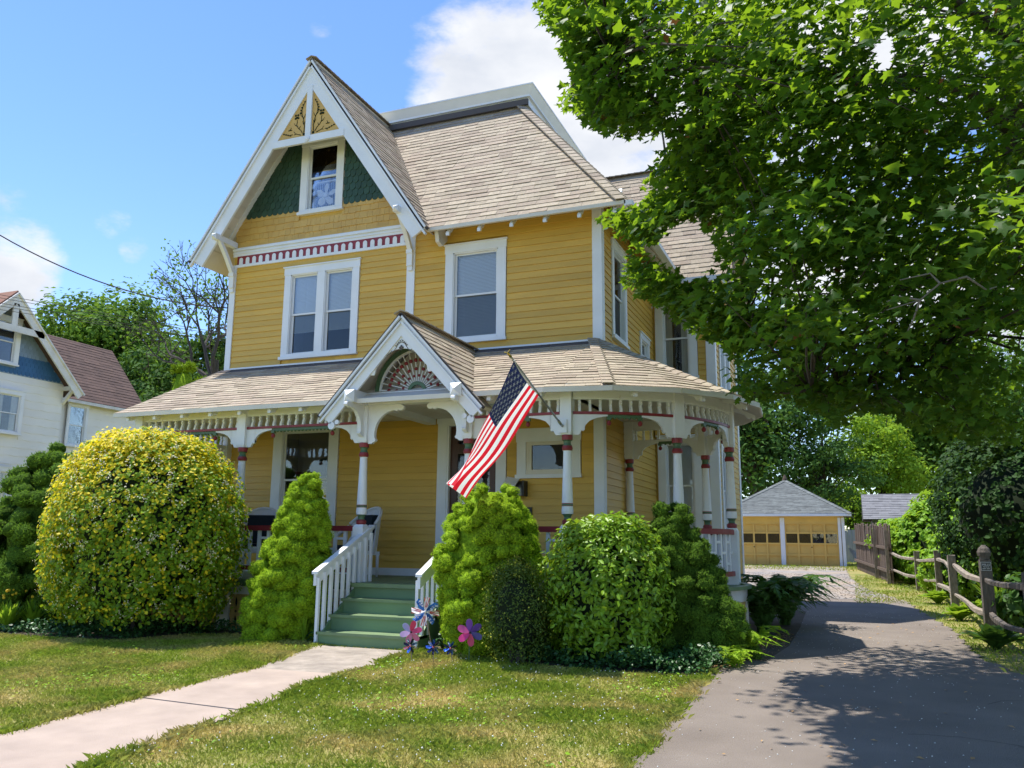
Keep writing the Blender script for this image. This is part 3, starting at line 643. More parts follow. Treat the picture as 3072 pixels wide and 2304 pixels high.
# ---- roof shingles
IND = {'n': 300}
def shingles(P0, U, V, vmax, rf, parent, field, ex=.14, wmin=.17, wmax=.42, indiv=False, dark_rows=0, h=.016, keep=1.0):
    P0, U, V = (np.array(a, float) for a in (P0, U, V)); V = V / np.linalg.norm(V); U = U / np.linalg.norm(U); Nn = np.cross(U, V)
    if Nn[2] < 0: Nn = -Nn
    k = 0; v = 0.
    while v < vmax - .02:
        v1 = min(v + ex, vmax); a0, b0 = rf(v); a1, b1 = rf(min(v1 + .02, vmax))
        x = min(a0, a1) - random.uniform(0, .25); end = max(b0, b1)
        while x < end:
            wd = random.uniform(wmin, wmax); x2 = x + wd - .003; jb = random.uniform(-.007, .005); hh = h + random.uniform(-.004, .006)
            q0, q1 = np.clip((x, x2), a0, b0); r0, r1 = np.clip((x, x2), a1, b1)
            if q1 - q0 > .012 or r1 - r0 > .012:
                T = lambda u, vv, n: P0 + U * u + V * vv + Nn * n
                vt = min(v1 + .02, vmax)
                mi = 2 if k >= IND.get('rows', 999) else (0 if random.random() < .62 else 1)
                pts = [T(q0, v + jb, -.004), T(q1, v + jb, -.004), T(r1, vt, -.004), T(r0, vt, -.004), T(q0, v + jb, hh), T(q1, v + jb, hh), T(r1, vt, .004), T(r0, vt, .004)]
                if indiv and IND['n'] > 0 and random.random() < keep:
                    IND['n'] -= 1; MB().hexa(pts).build('roof_shingle', ('roof', 'roof_pink', 'roof_dark')[mi], parent, recalc=False)
                else: field.hexa(pts, mi)
            x += wd
        v = v1; k += 1
RM = ['roof', 'roof_pink', 'roof_dark']
def caps(field, p, q, w=.15, ex=.15, up=(0, 0, 1), n=(0, 0, 1), lift=.02):
    """overlapping cap shingles along a hip or ridge"""
    p, q = np.array(p, float), np.array(q, float); L = np.linalg.norm(q - p); d = (q - p) / L; side = np.cross(d, np.array(n, float)); side /= np.linalg.norm(side); up = np.cross(side, d)
    if up[2] < 0: up = -up
    k = 0; t = 0
    while t < L:
        a = p + d * t; b = p + d * min(t + ex + .03, L); drop = .045
        for s_ in (-1, 1):
            field.hexa([a + up * (lift - .006), a + side * s_ * w - up * (drop - lift + .006), b + side * s_ * w - up * (drop - lift + .018), b + up * (lift - .018), a + up * (lift + .012), a + side * s_ * w - up * (drop - lift - .010), b + side * s_ * w - up * (drop - lift), b + up * lift], int(random.random() < .4))
        t += ex
# porch roof (front run, split by the entrance gable) and its rounded corner
ZE, YE, SL = 3.37, 10.25, .484
A0, AX = 10.43, -9.06
PX, PZ, PS = -5.78, 4.575, 1.085                             # entrance gable ridge
porch_v = V3(0, 1, SL)
mb = MB(); nrm = V3(0, -SL, 1) / math.hypot(1, SL)
for (xa, xb) in ((-11.08, -3.65),):
    p = [V3(xa, YE, ZE), V3(xb, YE, ZE), V3(xb, YW - .03, ZE + SL * (YW - .03 - YE)), V3(xa, YW - .03, ZE + SL * (YW - .03 - YE))]
    mb.hexa([q - nrm * .06 for q in p] + [q - nrm * .005 for q in p])
CX, CY, CR = -3.65, 12.75, 2.5
angs = np.radians(np.linspace(-90, 76, 9)); cone = [V3(CX + CR * 1.01 * math.cos(a), CY + CR * 1.01 * math.sin(a), ZE) for a in angs]; apex = V3(CX, CY - .02, ZE + SL * CR)
for a, b in zip(cone, cone[1:]): mb.add([a - V3(0, 0, .006), b - V3(0, 0, .006), apex - V3(0, 0, .006), a - V3(0, 0, .06), b - V3(0, 0, .06), apex - V3(0, 0, .06)], [(0, 1, 2), (5, 4, 3), (0, 3, 4, 1)])
proof = mb.build('porch_roof', 'soffit', HP)
field = MB(); vm = (YW - YE) * math.hypot(1, SL)
zz = lambda v: ZE + v * SL / math.hypot(1, SL)
pw = lambda v: max(0., (PZ - zz(v)) / PS)
# the nearest shingles are pieces of their own
pfield = MB()
pr_r0 = V3(PX + 1.30, 0, PZ - PS * 1.30); pn = math.hypot(1, PS)
yv = lambda v: max(10.5, YE + (PZ - PS * 1.30 + v * PS / pn - ZE) / SL + .03)
shingles(pr_r0, (0, 1, 0), (-1, 0, PS), 1.30 * pn, lambda v: (10.18, min(yv(v), YW - .03)), proof, pfield, indiv=True)
for i, (a, b) in enumerate(zip(cone, cone[1:])):
    m_ = (a + b) / 2; L = np.linalg.norm(b - a); Hh = np.linalg.norm(apex - m_)
    shingles(m_, b - a, apex - m_, Hh, lambda v, L=L, Hh=Hh: (-L / 2 * (1 - v / Hh), L / 2 * (1 - v / Hh)), proof, pfield, indiv=i < 5, wmin=.2)
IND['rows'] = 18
shingles((0, YE, ZE), (1, 0, 0), porch_v, vm - .03, lambda v: (-11.1, PX - pw(v)), proof, pfield)
shingles((0, YE, ZE), (1, 0, 0), porch_v, vm - .03, lambda v: (PX + pw(v), -3.65), proof, pfield)
IND['rows'] = 999
shingles((PX - 1.30, 0, PZ - PS * 1.30), (0, 1, 0), (1, 0, PS), 1.30 * pn, lambda v: (10.18, min(yv(v), YW - .03)), proof, pfield)
caps(pfield, (PX, 10.16, PZ + .012), (PX, YW - .05, PZ + .012), w=.11)
caps(pfield, cone[1] + V3(0, 0, .02), apex + V3(0, 0, .02), w=.13, n=(.45, -.25, .9))
caps(pfield, cone[3] + V3(0, 0, .02), apex + V3(0, 0, .02), w=.13, n=(.45, -.25, .9))
caps(pfield, cone[5] + V3(0, 0, .02), apex + V3(0, 0, .02), w=.13, n=(.45, -.25, .9))
stuff(pfield.build('shingle_field', RM, proof, recalc=False))
# entrance gable deck
mb = MB()
for s_ in (-1, 1):
    e0 = V3(PX + s_ * 1.30, 10.2, PZ - PS * 1.30); r0 = V3(PX, 10.2, PZ); nn_ = V3(s_ * PS, 0, 1) / pn
    e1 = e0.copy(); e1[1] = 10.5; r1 = r0.copy(); r1[1] = YW - .04; mid = V3(PX + s_ * 1.11, 10.5, PZ - PS * 1.11)
    pts = [e0, e1, mid, r1, r0]
    mb.prism([p - nn_ * .055 for p in pts], nn_ * .05)
mb.build('entrance_gable_deck', 'soffit', proof)
# main roof
roof_d = MB(); nA = math.hypot(1, 1.45)
EZ, EY, EX = 6.70, 12.30, -3.03
fl_l = V3(AX - 2.58, 12.2, A0 - 1.45 * 2.58); fl_r = V3(AX + 2.58, 12.2, A0 - 1.45 * 2.58)
for s_, back in ((-1, 17.0), (1, None)):
    nn_ = V3(s_ * 1.45, 0, 1) / nA; e0 = V3(AX + s_ * 2.58, 12.2, A0 - 1.45 * 2.58); r0 = V3(AX, 12.2, A0)
    pts = [e0, V3(e0[0], back or 12.35, e0[2]), V3(AX, back or 15.25, A0), r0]
    roof_d.prism([p - nn_ * .075 for p in pts], nn_ * .07)
nM = V3(0, -1.28, 1) / math.hypot(1, 1.28)
pts = [V3(-6.53, EY, EZ), V3(EX, EY, EZ), V3(EX - 2.85, EY + 2.85, EZ + 1.28 * 2.85), V3(-9.0, EY + 2.85, EZ + 1.28 * 2.85)]
roof_d.prism([p - nM * .075 for p in pts], nM * .07)
nM2 = V3(1.28, 0, 1) / math.hypot(1, 1.28)
pts = [V3(EX, EY, EZ), V3(EX, 20.4, EZ), V3(EX - 2.85, 20.4, EZ + 1.28 * 2.85), V3(EX - 2.85, EY + 2.85, EZ + 1.28 * 2.85)]
roof_d.prism([p - nM2 * .075 for p in pts], nM2 * .07)
pts = [V3(-11.62, 14.0, EZ), V3(-11.62, 20.4, EZ), V3(-9.55, 20.4, 10.35), V3(-9.55, 15.15, 10.35)]
roof_d.prism(pts, (.06, 0, -.06))
nW = V3(0, -1.53, 1) / math.hypot(1, 1.53)
pts = [V3(-3.2, 16.1, 6.53), V3(-1.85, 16.1, 6.53), V3(-1.85, 18.3, 9.896), V3(-6.2, 18.3, 9.896)]
roof_d.prism([p - nW * .075 for p in pts], nW * .07)
pts = [V3(-3.2, 20.5, 6.53), V3(-1.85, 20.5, 6.53), V3(-1.85, 18.3, 9.896), V3(-6.2, 18.3, 9.896)]
roof_d.prism(pts, (0, -.04, -.06))
roof = roof_d.build('roof', 'soffit', HP)
field = MB()
zg = lambda v: A0 - 1.45 * 2.58 + v * 1.45 / nA
shingles((AX + 2.58, 0, A0 - 1.45 * 2.58), (0, 1, 0), (-1, 0, 1.45), 2.58 * nA, lambda v: (12.17, min(15.2, 12.32 + (zg(v) - 6.7) / 1.28)), roof, field)
shingles((AX - 2.58, 0, A0 - 1.45 * 2.58), (0, 1, 0), (1, 0, 1.45), 2.58 * nA, lambda v: (12.17, 17.0), roof, field)
n2 = math.hypot(1, 1.28); zm = lambda v: EZ + v * 1.28 / n2
shingles((0, EY, EZ), (1, 0, 0), (0, 1, 1.28), 2.85 * n2, lambda v: (AX + (A0 - zm(v)) / 1.45, EX - (zm(v) - EZ) / 1.28), roof, field)
shingles((EX, 0, EZ), (0, 1, 0), (-1, 0, 1.28), 2.85 * n2, lambda v: (EY + (zm(v) - EZ) / 1.28, max(EY + (zm(v) - EZ) / 1.28, 16.1 + (zm(v) - 6.53) / 1.53)), roof, field)
n3 = math.hypot(1, 1.53); zw = lambda v: 6.53 + v * 1.53 / n3
shingles((0, 16.1, 6.53), (1, 0, 0), (0, 1, 1.53), 2.2 * n3, lambda v: (EX - max(0, zw(v) - EZ) / 1.28, -1.84), roof, field)
caps(field, (EX, EY, EZ + .02), (EX - 2.85, EY + 2.85, EZ + 1.28 * 2.85 + .02), w=.15, ex=.17, n=(.62, -.62, 1))
caps(field, (AX, 12.16, A0 + .015), (AX, 15.2, A0 + .015), w=.12)
caps(field, (-5.9, 18.3, 9.91), (-1.84, 18.3, 9.91), w=.12)
stuff(field.build('shingle_field', RM, roof, recalc=False))
# dark edges of the shingles along the rakes, gutters
for a_, b_, w_, u_ in [((AX, 12.19, A0 - .02), (AX + s_ * 2.60, 12.19, A0 - .02 - 1.45 * 2.60), .05, (0, 1, 0)) for s_ in (-1, 1)] + [((PX, 10.175, PZ - .02), (PX + s_ * 1.31, 10.175, PZ - .02 - PS * 1.31), .04, (0, 1, 0)) for s_ in (-1, 1)] + [
        ((-1.84, 16.08, 6.52), (-1.84, 18.3, 9.89), .04, (1, 0, 0)), ((-1.84, 20.5, 6.52), (-1.84, 18.3, 9.89), .04, (1, 0, 0)), ((-11.085, YE, ZE - .02), (-11.085, YW - .05, ZE - .02 + SL * (YW - YE)), .03, (1, 0, 0))]:
    MB().bar(a_, b_, w_, .03, u_).build('shingle_edge', 'roof_edge', roof)
# flat deck cornice
mb = MB().box(-9.6, -5.72, 15.06, 20.3, 10.30, 10.46).box(-9.65, -5.67, 15.01, 20.35, 10.46, 10.50)
mb.hexa([(-9.65, 15.01, 10.50), (-5.67, 15.01, 10.50), (-5.67, 20.35, 10.50), (-9.65, 20.35, 10.50), (-9.75, 14.91, 10.66), (-5.57, 14.91, 10.66), (-5.57, 20.45, 10.66), (-9.75, 20.45, 10.66)])
mb.box(-9.76, -5.56, 14.90, 20.46, 10.66, 10.69).build('cornice', 'white_paint', roof)
MB().box(-9.72, -5.60, 14.94, 20.4, 10.692, 10.71).box(-9.62, -5.71, 15.0, 15.058, 10.28, 10.41).build('deck_flashing', 'roof_dark', roof)
# main eaves: fascia, rafter tails, side gutter
mb = MB().box(-6.50, EX + .02, EY - .03, EY + .0, EZ - .062, EZ + .0).build('fascia', 'cream_trim', roof)
MB().box(EX, EX + .03, EY - .03, 16.1, EZ - .10, EZ + .0).box(EX + .03, EX + .13, EY - .03, 16.15, EZ - .09, EZ - .01).build('gutter', 'white_paint', roof)
MB().box(-3.1, -1.86, 16.07, 16.1, 6.43, 6.53).build('fascia', 'white_paint', roof)
tail = [(0, 0), (.40, .512), (.40, .40), (.17, .10), (.12, .04), (.07, .02), (.05, -.04), (.0, -.05)]
me = MB().prism([(-.03, y, z) for y, z in tail], (.06, 0, 0)).mesh('rafter_tail', 'white_paint')
for k in range(6): inst(me, 'rafter_tail', (-6.15 + k * .59, EY + .02, EZ - .115), roof)
me2 = MB().prism([(-y, -.03, z) for y, z in tail], (0, .06, 0)).mesh('rafter_tail', 'white_paint')
for k in range(6): inst(me2, 'rafter_tail', (EX - .02, 12.9 + k * .58, EZ - .115), roof)

# ---- front gable barge boards
def rake(ax, az, sl, y0, th, half, w, inset=.0):
    """two raking boards as one plate, apex at (ax, az)"""
    n_ = math.hypot(1, sl); k = w * n_
    out = []
    for s_ in (-1, 1):
        ox, oz = ax + s_ * half, az - sl * half
        ix, iz = ox - s_ * w * sl / n_, oz - w / n_
        out.append([(ax, y0, az), (ox, y0, oz), (ix, y0, iz), (ax, y0, az - k)])
    return out
mb = MB()
for poly in rake(AX, A0 - .05, 1.45, 12.20, .05, 2.54, .30): mb.prism(poly, (0, .045, 0))
barge = mb.build('barge_board', 'white_paint', roof)
mb = MB()
for off, yy_ in ((0, 12.165), (.07, 12.18)):
    for s_ in (-1, 1):
        mb.bar((AX + s_ * .02, yy_ + .01, A0 - .07 - off * nA), (AX + s_ * 2.56, yy_ + .01, A0 - .07 - off * nA - 1.45 * 2.54), .035, .055, (0, 1, 0))
mb.build('rake_moulding', 'white_paint', roof)
mb = MB().box(AX - .80, AX + .80, 12.185, 12.235, 8.70, 8.84).build('collar_beam', 'white_paint', roof)
MB().box(AX - .058, AX + .058, 12.187, 12.235, 8.84, 9.86).build('king_post', 'white_paint', roof)
MB().lathe([(.055, -.012), (.05, 0), (.0, .001)], (AX, 12.178, 8.77), 14, axis='Y').lathe([(.028, -.022), (.026, -.010), (.0, -.009)], (AX, 12.178, 8.77), 12, axis='Y').build('rosette', 'white_paint', roof)
MB().prism([(AX - .76, 12.222, 8.80), (AX + .76, 12.222, 8.80), (AX, 12.222, 9.90)], (0, .02, 0)).build('carved_panel', 'yellow_paint_gable', roof)
mb = MB()
def stroke(pts, r0, r1=None, mir=1, ox=AX, oz=8.84, y=12.219):
    P = [(ox + mir * a, y, oz + b) for a, b in pts]; n_ = len(P); r1 = r0 if r1 is None else r1
    mb.tube(P, [r0 + (r1 - r0) * i / (n_ - 1) for i in range(n_)], 5)
def dot(x, z, r, mir=1, ox=AX, oz=8.84, y=12.222): mb.lathe([(r, -.008), (r * .9, -.011)], (ox + mir * x, y, oz + z), 9, axis='Y')
for s_ in (-1, 1):
    dot(.105, .055, .028, s_)
    stroke([(.11, .09), (.10, .22), (.13, .36), (.17, .46), (.18, .56), (.15, .66), (.10, .74)], .008, .006, s_)
    for q in range(5): dot(.20 - .016 * q * q * .3, .50 + .055 * q, .022 - .002 * q, s_)
    stroke([(.13, .38), (.10, .44), (.09, .47)], .007, .003, s_); stroke([(.14, .40), (.20, .46), (.21, .50)], .007, .003, s_); stroke([(.11, .27), (.085, .31)], .007, .003, s_); stroke([(.10, .22), (.14, .30), (.15, .33)], .008, .004, s_)
    stroke([(.14, .08), (.18, .15), (.24, .20), (.28, .27), (.27, .33), (.28, .38)], .008, .006, s_); stroke([(.22, .19), (.19, .24)], .008, .003, s_); stroke([(.26, .24), (.32, .28), (.34, .32)], .008, .003, s_)
    for q in ((.28, .42), (.255, .47), (.31, .47), (.25, .41), (.31, .41)): dot(*q, .024, s_)
    stroke([(.17, .05), (.24, .075), (.30, .10), (.34, .15)], .008, .004, s_); stroke([(.28, .09), (.33, .08)], .008, .004, s_)
    stroke([(.36, .09), (.43, .085), (.50, .11), (.58, .14)], .007, .004, s_)
    for q in range(4): dot(.41 + .05 * q, .075 + .018 * q, .016, s_)
    stroke([(.40, .24), (.42, .19), (.38, .185), (.46, .185), (.42, .19)], .007, .010, s_)
mb.build('carving', 'core_dark', roof)
# soffit boards of the gable overhang and its brackets
mb = MB()
for s_ in (-1, 1):
    nn_ = V3(s_ * 1.45, 0, 1) / nA
    for k in range(17):
        t0, t1 = k * .26, (k + 1) * .26 - .008
        a = V3(AX, 12.245, A0) + V3(s_, 0, -1.45) / nA * t0 - nn_ * .10; b = V3(AX, 12.245, A0) + V3(s_, 0, -1.45) / nA * t1 - nn_ * .10
        mb.hexa([a, b, b + V3(0, .52, 0), a + V3(0, .52, 0), a + nn_ * .02, b + nn_ * .02, b + nn_ * .02 + V3(0, .52, 0), a + nn_ * .02 + V3(0, .52, 0)])
mb.build('soffit_boards', 'soffit', roof, recalc=False)
mb = MB()
for s_ in (-1, 1): mb.bar((AX + s_ * .15, YW - .05, A0 - .38), (AX + s_ * 2.12, YW - .05, A0 - .38 - 1.45 * 1.97), .06, .10, (0, 1, 0))
mb.build('rake_trim', 'white_paint', roof)
def bracket(x, par):
    mb = MB()
    mb.box(x - .05, x + .05, 12.10, YW - .03, 7.02, 7.13)
    mb.hexa([(x - .05, 12.10, 7.02), (x + .05, 12.10, 7.02), (x + .05, 12.10, 7.13), (x - .05, 12.10, 7.13), (x - .01, 12.05, 7.06), (x + .01, 12.05, 7.06), (x + .01, 12.05, 7.09), (x - .01, 12.05, 7.09)])
    arc = [(12.22 + .44 * t, 7.02 - .56 * t + .03 * math.sin(t * math.pi)) for t in np.linspace(0, 1, 7)]
    arc2 = [(y + .075, z + .02) for y, z in arc]
    mb.prism([(x - .04, y, z) for y, z in arc] + [(x - .04, y, z) for y, z in arc2[::-1]], (.08, 0, 0))
    mb.box(x - .055, x + .055, YW - .10, YW - .034, 6.20, 6.45).box(x - .06, x + .06, YW - .12, YW - .034, 6.43, 6.50).box(x - .045, x + .045, YW - .075, YW - .034, 6.12, 6.20)
    mb.build('gable_bracket', 'white_paint', par)
bracket(XL + .04, roof); bracket(-7.06, roof)
# wing gable, seen edge-on: barge board, shingled gable face, bracket
mb = MB()
for s_ in (-1, 1):
    o_ = V3(-1.88, 18.3 + s_ * 2.20, 6.50); i_ = o_ + V3(0, -s_ * .25, -.163)
    mb.prism([(-1.88, 18.3, 9.86), o_, i_, (-1.88, 18.3, 9.31)], (-.045, 0, 0))
mb.box(-1.925, -1.878, 17.6, 19.0, 8.25, 8.38)
mb.bar((XWG, 16.72, 6.15), (-1.92, 16.72, 6.62), .08, .08)
mb.build('barge_board', 'white_paint', roof)
MB().prism([(XWG - .01, 16.65, 7.3), (XWG - .01, 20.0, 7.3), (XWG - .01, 18.3, 9.75)], (.02, 0, 0)).build('wing_gable_face', 'yellow_paint_gable', roof)
MB().box(XWG, XWG + .04, 16.7, 20.0, 7.0, 7.12).box(XWG, XWG + .05, 16.7, 20.0, 7.26, 7.34).build('wing_frieze', 'white_paint', roof); MB().box(XWG, XWG + .025, 16.7, 20.0, 7.12, 7.26).build('red_band', 'red_paint', roof)
# old nest of ornamental scroll at the eave corner
MB().prism([(-6.42, 12.36, 6.66), (-6.42, 12.42, 6.48), (-6.42, 12.55, 6.44), (-6.42, 12.62, 6.50), (-6.42, 12.75, 6.60), (-6.42, 12.75, 6.78), (-6.42, 12.40, 6.72)], (.07, 0, 0)).build('eave_scroll', 'white_worn', roof)
# ------------------------------------------------------------------ porch
FZ = .80
YP = 10.6
PP = {0: (-10.85, YP), 1: (-8.75, YP), 2: (-6.56, YP), 3: (-4.88, YP), 4: (-3.44, YP), 5: (-2.13, 11.38), 6: (-1.62, 12.76), 7: (-2.14, 13.85), 8: (-3.47, 14.15), 9: (-10.85, 12.69)}
def cat_rom(p, n=12):
    p = [np.array(q, float) for q in p]; out = []
    q = [2 * p[0] - p[1]] + p + [2 * p[-1] - p[-2]]
    for i in range(1, len(q) - 2):
        seg = []
        for t in np.linspace(0, 1, n + 1):
            a, b, c, d = q[i - 1], q[i], q[i + 1], q[i + 2]
            seg.append(.5 * ((2 * b) + (-a + c) * t + (2 * a - 5 * b + 4 * c - d) * t * t + (-a + 3 * b - 3 * c + d) * t ** 3))
        out.append(seg)
    return out
ring = cat_rom([PP[3], PP[4], PP[5], PP[6], PP[7], PP[8]])
ring[0] = [np.array(PP[3]), np.array(PP[4])]
BAYS = [([np.array(PP[0]), np.array(PP[1])], 'front'), ([np.array(PP[1]), np.array(PP[2])], 'front')] + [(r_, 'curve') for r_ in ring] + [([np.array(PP[9]), np.array(PP[0])], 'side')]
class Path:
    def __init__(s, pts): s.p = pts; s.L = np.concatenate([[0], np.cumsum([np.linalg.norm(b - a) for a, b in zip(pts, pts[1:])])]); s.len = s.L[-1]
    def __call__(s, d):
        i = min(max(int(np.searchsorted(s.L, d)) - 1, 0), len(s.p) - 2); t = (d - s.L[i]) / (s.L[i + 1] - s.L[i]); a, b = s.p[i], s.p[i + 1]
        tg = (b - a) / np.linalg.norm(b - a); return a + (b - a) * t, tg
def ribbon(mb, path, d0, d1, z0, z1, w, m=0, n=None):
    n = n or max(1, int(math.ceil((d1 - d0) / .18)) if len(path.p) > 2 else 1)
    for k in range(n):
        pa, ta = path(d0 + (d1 - d0) * k / n); pb, tb = path(d0 + (d1 - d0) * (k + 1) / n)
        na, nb = V3(ta[1], -ta[0]) * w / 2, V3(tb[1], -tb[0]) * w / 2
        mb.hexa([(*(pa - na), z0), (*(pb - nb), z0), (*(pb + nb), z0), (*(pa + na), z0), (*(pa - na), z1), (*(pb - nb), z1), (*(pb + nb), z1), (*(pa + na), z1)], m)
# floor boards
fl = MB()
outer = []
for r_ in ring[1:]:
    P_ = Path(r_)
    for k in range(8): p, t = P_(P_.len * k / 8); outer.append(p + V3(t[1], -t[0]) * .24)
poly = [(-3.5, 10.27)] + [tuple(p) for p in outer] + [(-3.45, 14.40), (-3.5, 14.40)]
fl.prism([(x, y, FZ - .05) for x, y in poly], (0, 0, .049))
floor = fl.build('porch_floor', 'floor_green', HP)
bw = .0925; me = MB().box(0, bw - .004, 10.27, YW - .02, -.032, 0).mesh('floor_board', 'floor_green')
for k in range(int((11.05 - 3.5) / bw)): inst(me, 'floor_board', (-11.05 + k * bw, 0, FZ + random.uniform(-.001, .001)), floor)
MB().box(-11.05, -3.5, 10.36, YW - .02, FZ - .10, FZ - .034).box(-11.06, -6.52, 10.25, 10.275, FZ - .06, FZ - .004).box(-4.96, -3.5, 10.25, 10.275, FZ - .06, FZ - .004).build('floor_joists', 'green_paint', floor)
# ceiling boards
mb = MB(); k = 0; x = -11.0
while x < -3.6: mb.box(x, x + .145, 10.5, YW - .02, 3.42, 3.435); x += .15
mb.build('porch_ceiling', 'soffit', HP, recalc=False)
mb = MB(); pc = [(-3.6, 10.5)] + [tuple(p) for p in outer] + [(-3.6, 14.4)]
mb.prism([(x, y, 3.42) for x, y in pc], (0, 0, .015)).build('porch_ceiling', 'soffit', HP)
# turned posts
PR = [(.078, FZ, 0), (.078, FZ + .001, 0)]
prof = [(.062, 1.60, 1), (.072, 1.622, 1), (.072, 1.655, 1), (.048, 1.672, 2), (.044, 1.70, 2), (.060, 1.735, 2), (.074, 1.742, 0), (.078, 1.78, 0), (.072, 1.835, 0), (.074, 1.842, 1), (.074, 1.850, 2), (.074, 1.872, 1), (.073, 1.882, 0), (.068, 2.05, 0), (.058, 2.35, 0), (.053, 2.568, 0), (.066, 2.572, 1), (.074, 2.605, 1), (.062, 2.638, 2), (.048, 2.665, 2), (.052, 2.700, 2), (.070, 2.712, 1), (.074, 2.760, 1), (.070, 2.782, 1)]
mb = MB().lathe(prof, (0, 0, 0), 18)
mb.hexa([(-.085, -.085, FZ), (.085, -.085, FZ), (.085, .085, FZ), (-.085, .085, FZ), (-.085, -.085, 1.56), (.085, -.085, 1.56), (.085, .085, 1.56), (-.085, .085, 1.56)], 0)
mb.hexa([(-.085, -.085, 1.56), (.085, -.085, 1.56), (.085, .085, 1.56), (-.085, .085, 1.56), (-.06, -.06, 1.602), (.06, -.06, 1.602), (.06, .06, 1.602), (-.06, .06, 1.602)], 0)
mb.hexa([(-.066, -.066, 2.78), (.066, -.066, 2.78), (.066, .066, 2.78), (-.066, .066, 2.78), (-.078, -.078, 2.82), (.078, -.078, 2.82), (.078, .078, 2.82), (-.078, .078, 2.82)], 0)
mb.box(-.078, .078, -.078, .078, 2.82, 3.42, 0)
post_me = mb.mesh('porch_post', ['white_paint', 'red_paint', 'green_paint'])
for k in range(10):
    x, y = PP[k]; rz = 0
    if k in (5, 6, 7): t = ring[k - 3][0] - ring[k - 4][-2]; rz = math.atan2(t[1], t[0])
    o = inst(post_me, 'porch_post', (x, y, 0), HP, rz)
# spindle friezes
sp = [(-.030, 0), (.030, 0), (.030, .022), (.018, .04), (.024, .075), (.036, .105), (.020, .135), (.026, .165), (.032, .172), (.032, .195), (-.032, .195), (-.032, .172), (-.012, .160), (-.022, .13), (-.006, .105), (-.018, .075), (-.030, .04)]
sp_me = MB().prism([(0, x, z) for x, z in sp], (.034, 0, 0)).mesh('spindle', 'white_paint')
brk = [(0, 0), (.46, 0), (.46, -.022), (.40, -.03), (.30, -.05), (.22, -.085), (.165, -.14), (.150, -.19), (.155, -.205), (.13, -.225), (.115, -.21), (.10, -.235), (.085, -.262), (.075, -.275), (0, -.275)]
for pts, kind in BAYS:
    P_ = Path(pts); L = P_.len; a, b = .078, L - .078
    mb = MB(); ribbon(mb, P_, a, b, 3.287, 3.42, .10)
    ribbon(mb, P_, a, b, 3.262, 3.290, .06)
    nb = min(.46, L * .36) / .46
    fz = mb.build('porch_frieze', 'white_paint', HP)
    for end, sg in ((a, 1), (b, -1)):
        mb = MB()
        for (s0, z0), (s1, z1) in zip(brk[1:], brk[2:]):
            if abs(s1 - s0) < 1e-6: continue
            lo, hi = sorted((s0, s1)); zl = z0 if s0 < s1 else z1; zh = z1 if s0 < s1 else z0
            p0, t0 = P_(end + sg * lo * nb); p1, t1 = P_(end + sg * hi * nb); n0 = V3(t0[1], -t0[0]) * .02; n1 = V3(t1[1], -t1[0]) * .02; zt = 3.058
            za, zb_ = 3.058 + zl, 3.058 + zh
            mb.hexa([(*(p0 - n0), za), (*(p1 - n1), zb_), (*(p1 + n1), zb_), (*(p0 + n0), za), (*(p0 - n0), zt), (*(p1 - n1), zt), (*(p1 + n1), zt), (*(p0 + n0), zt)])
        mb.build('frieze_bracket', 'white_paint', fz)
    Po = Path([p + V3(t_[1], -t_[0]) * .020 for p, t_ in [P_(P_.len * q / max(1, len(pts) - 1)) for q in range(len(pts))]]); mb = MB(); ribbon(mb, Po, a, Po.len - .078, 3.060, 3.095, .034); mb.build('red_rail', 'red_paint', fz)
    Pi = Path([p - V3(t_[1], -t_[0]) * .018 for p, t_ in [P_(P_.len * q / max(1, len(pts) - 1)) for q in range(len(pts))]]); mb = MB(); ribbon(mb, Pi, a, Pi.len - .078, 3.058, 3.094, .034); mb.build('inner_rail', 'white_paint', fz)
    ns = max(3, int(round((b - a) / .135)))
    for k in range(ns):
        p, t = P_(a + (b - a) * (k + .5) / ns); inst(sp_me, 'spindle', (p[0], p[1], 3.086), fz, math.atan2(t[1], t[0]))
    d0, d1 = a + .46 * nb, b - .46 * nb
    if kind != 'side':
        mb = MB(); ribbon(mb, P_, d0, d1, 3.018, 3.058, .028)
        nt_ = max(3, int((d1 - d0) / .062))
        for k in range(nt_):
            p, t = P_(d0 + (d1 - d0) * (k + .5) / nt_); mb.ball((p[0], p[1], 3.018), .022, 0, 6, 4)
        ribbon(mb, P_, d0 - .012, d0 + .05, 2.990, 3.03, .045); ribbon(mb, P_, d1 - .05, d1 + .012, 2.990, 3.03, .045)
        for d in (d0 + .02, d1 - .02):
            p, t = P_(d); mb.lathe([(.008, 2.992, 0), (.014, 2.980, 1), (.029, 2.962, 1), (.033, 2.945, 1), (.024, 2.922, 1), (.006, 2.912, 1)], (p[0], p[1], 0), 10)
        mb.build('pendant_fringe', ['green_paint', 'red_paint'], fz)
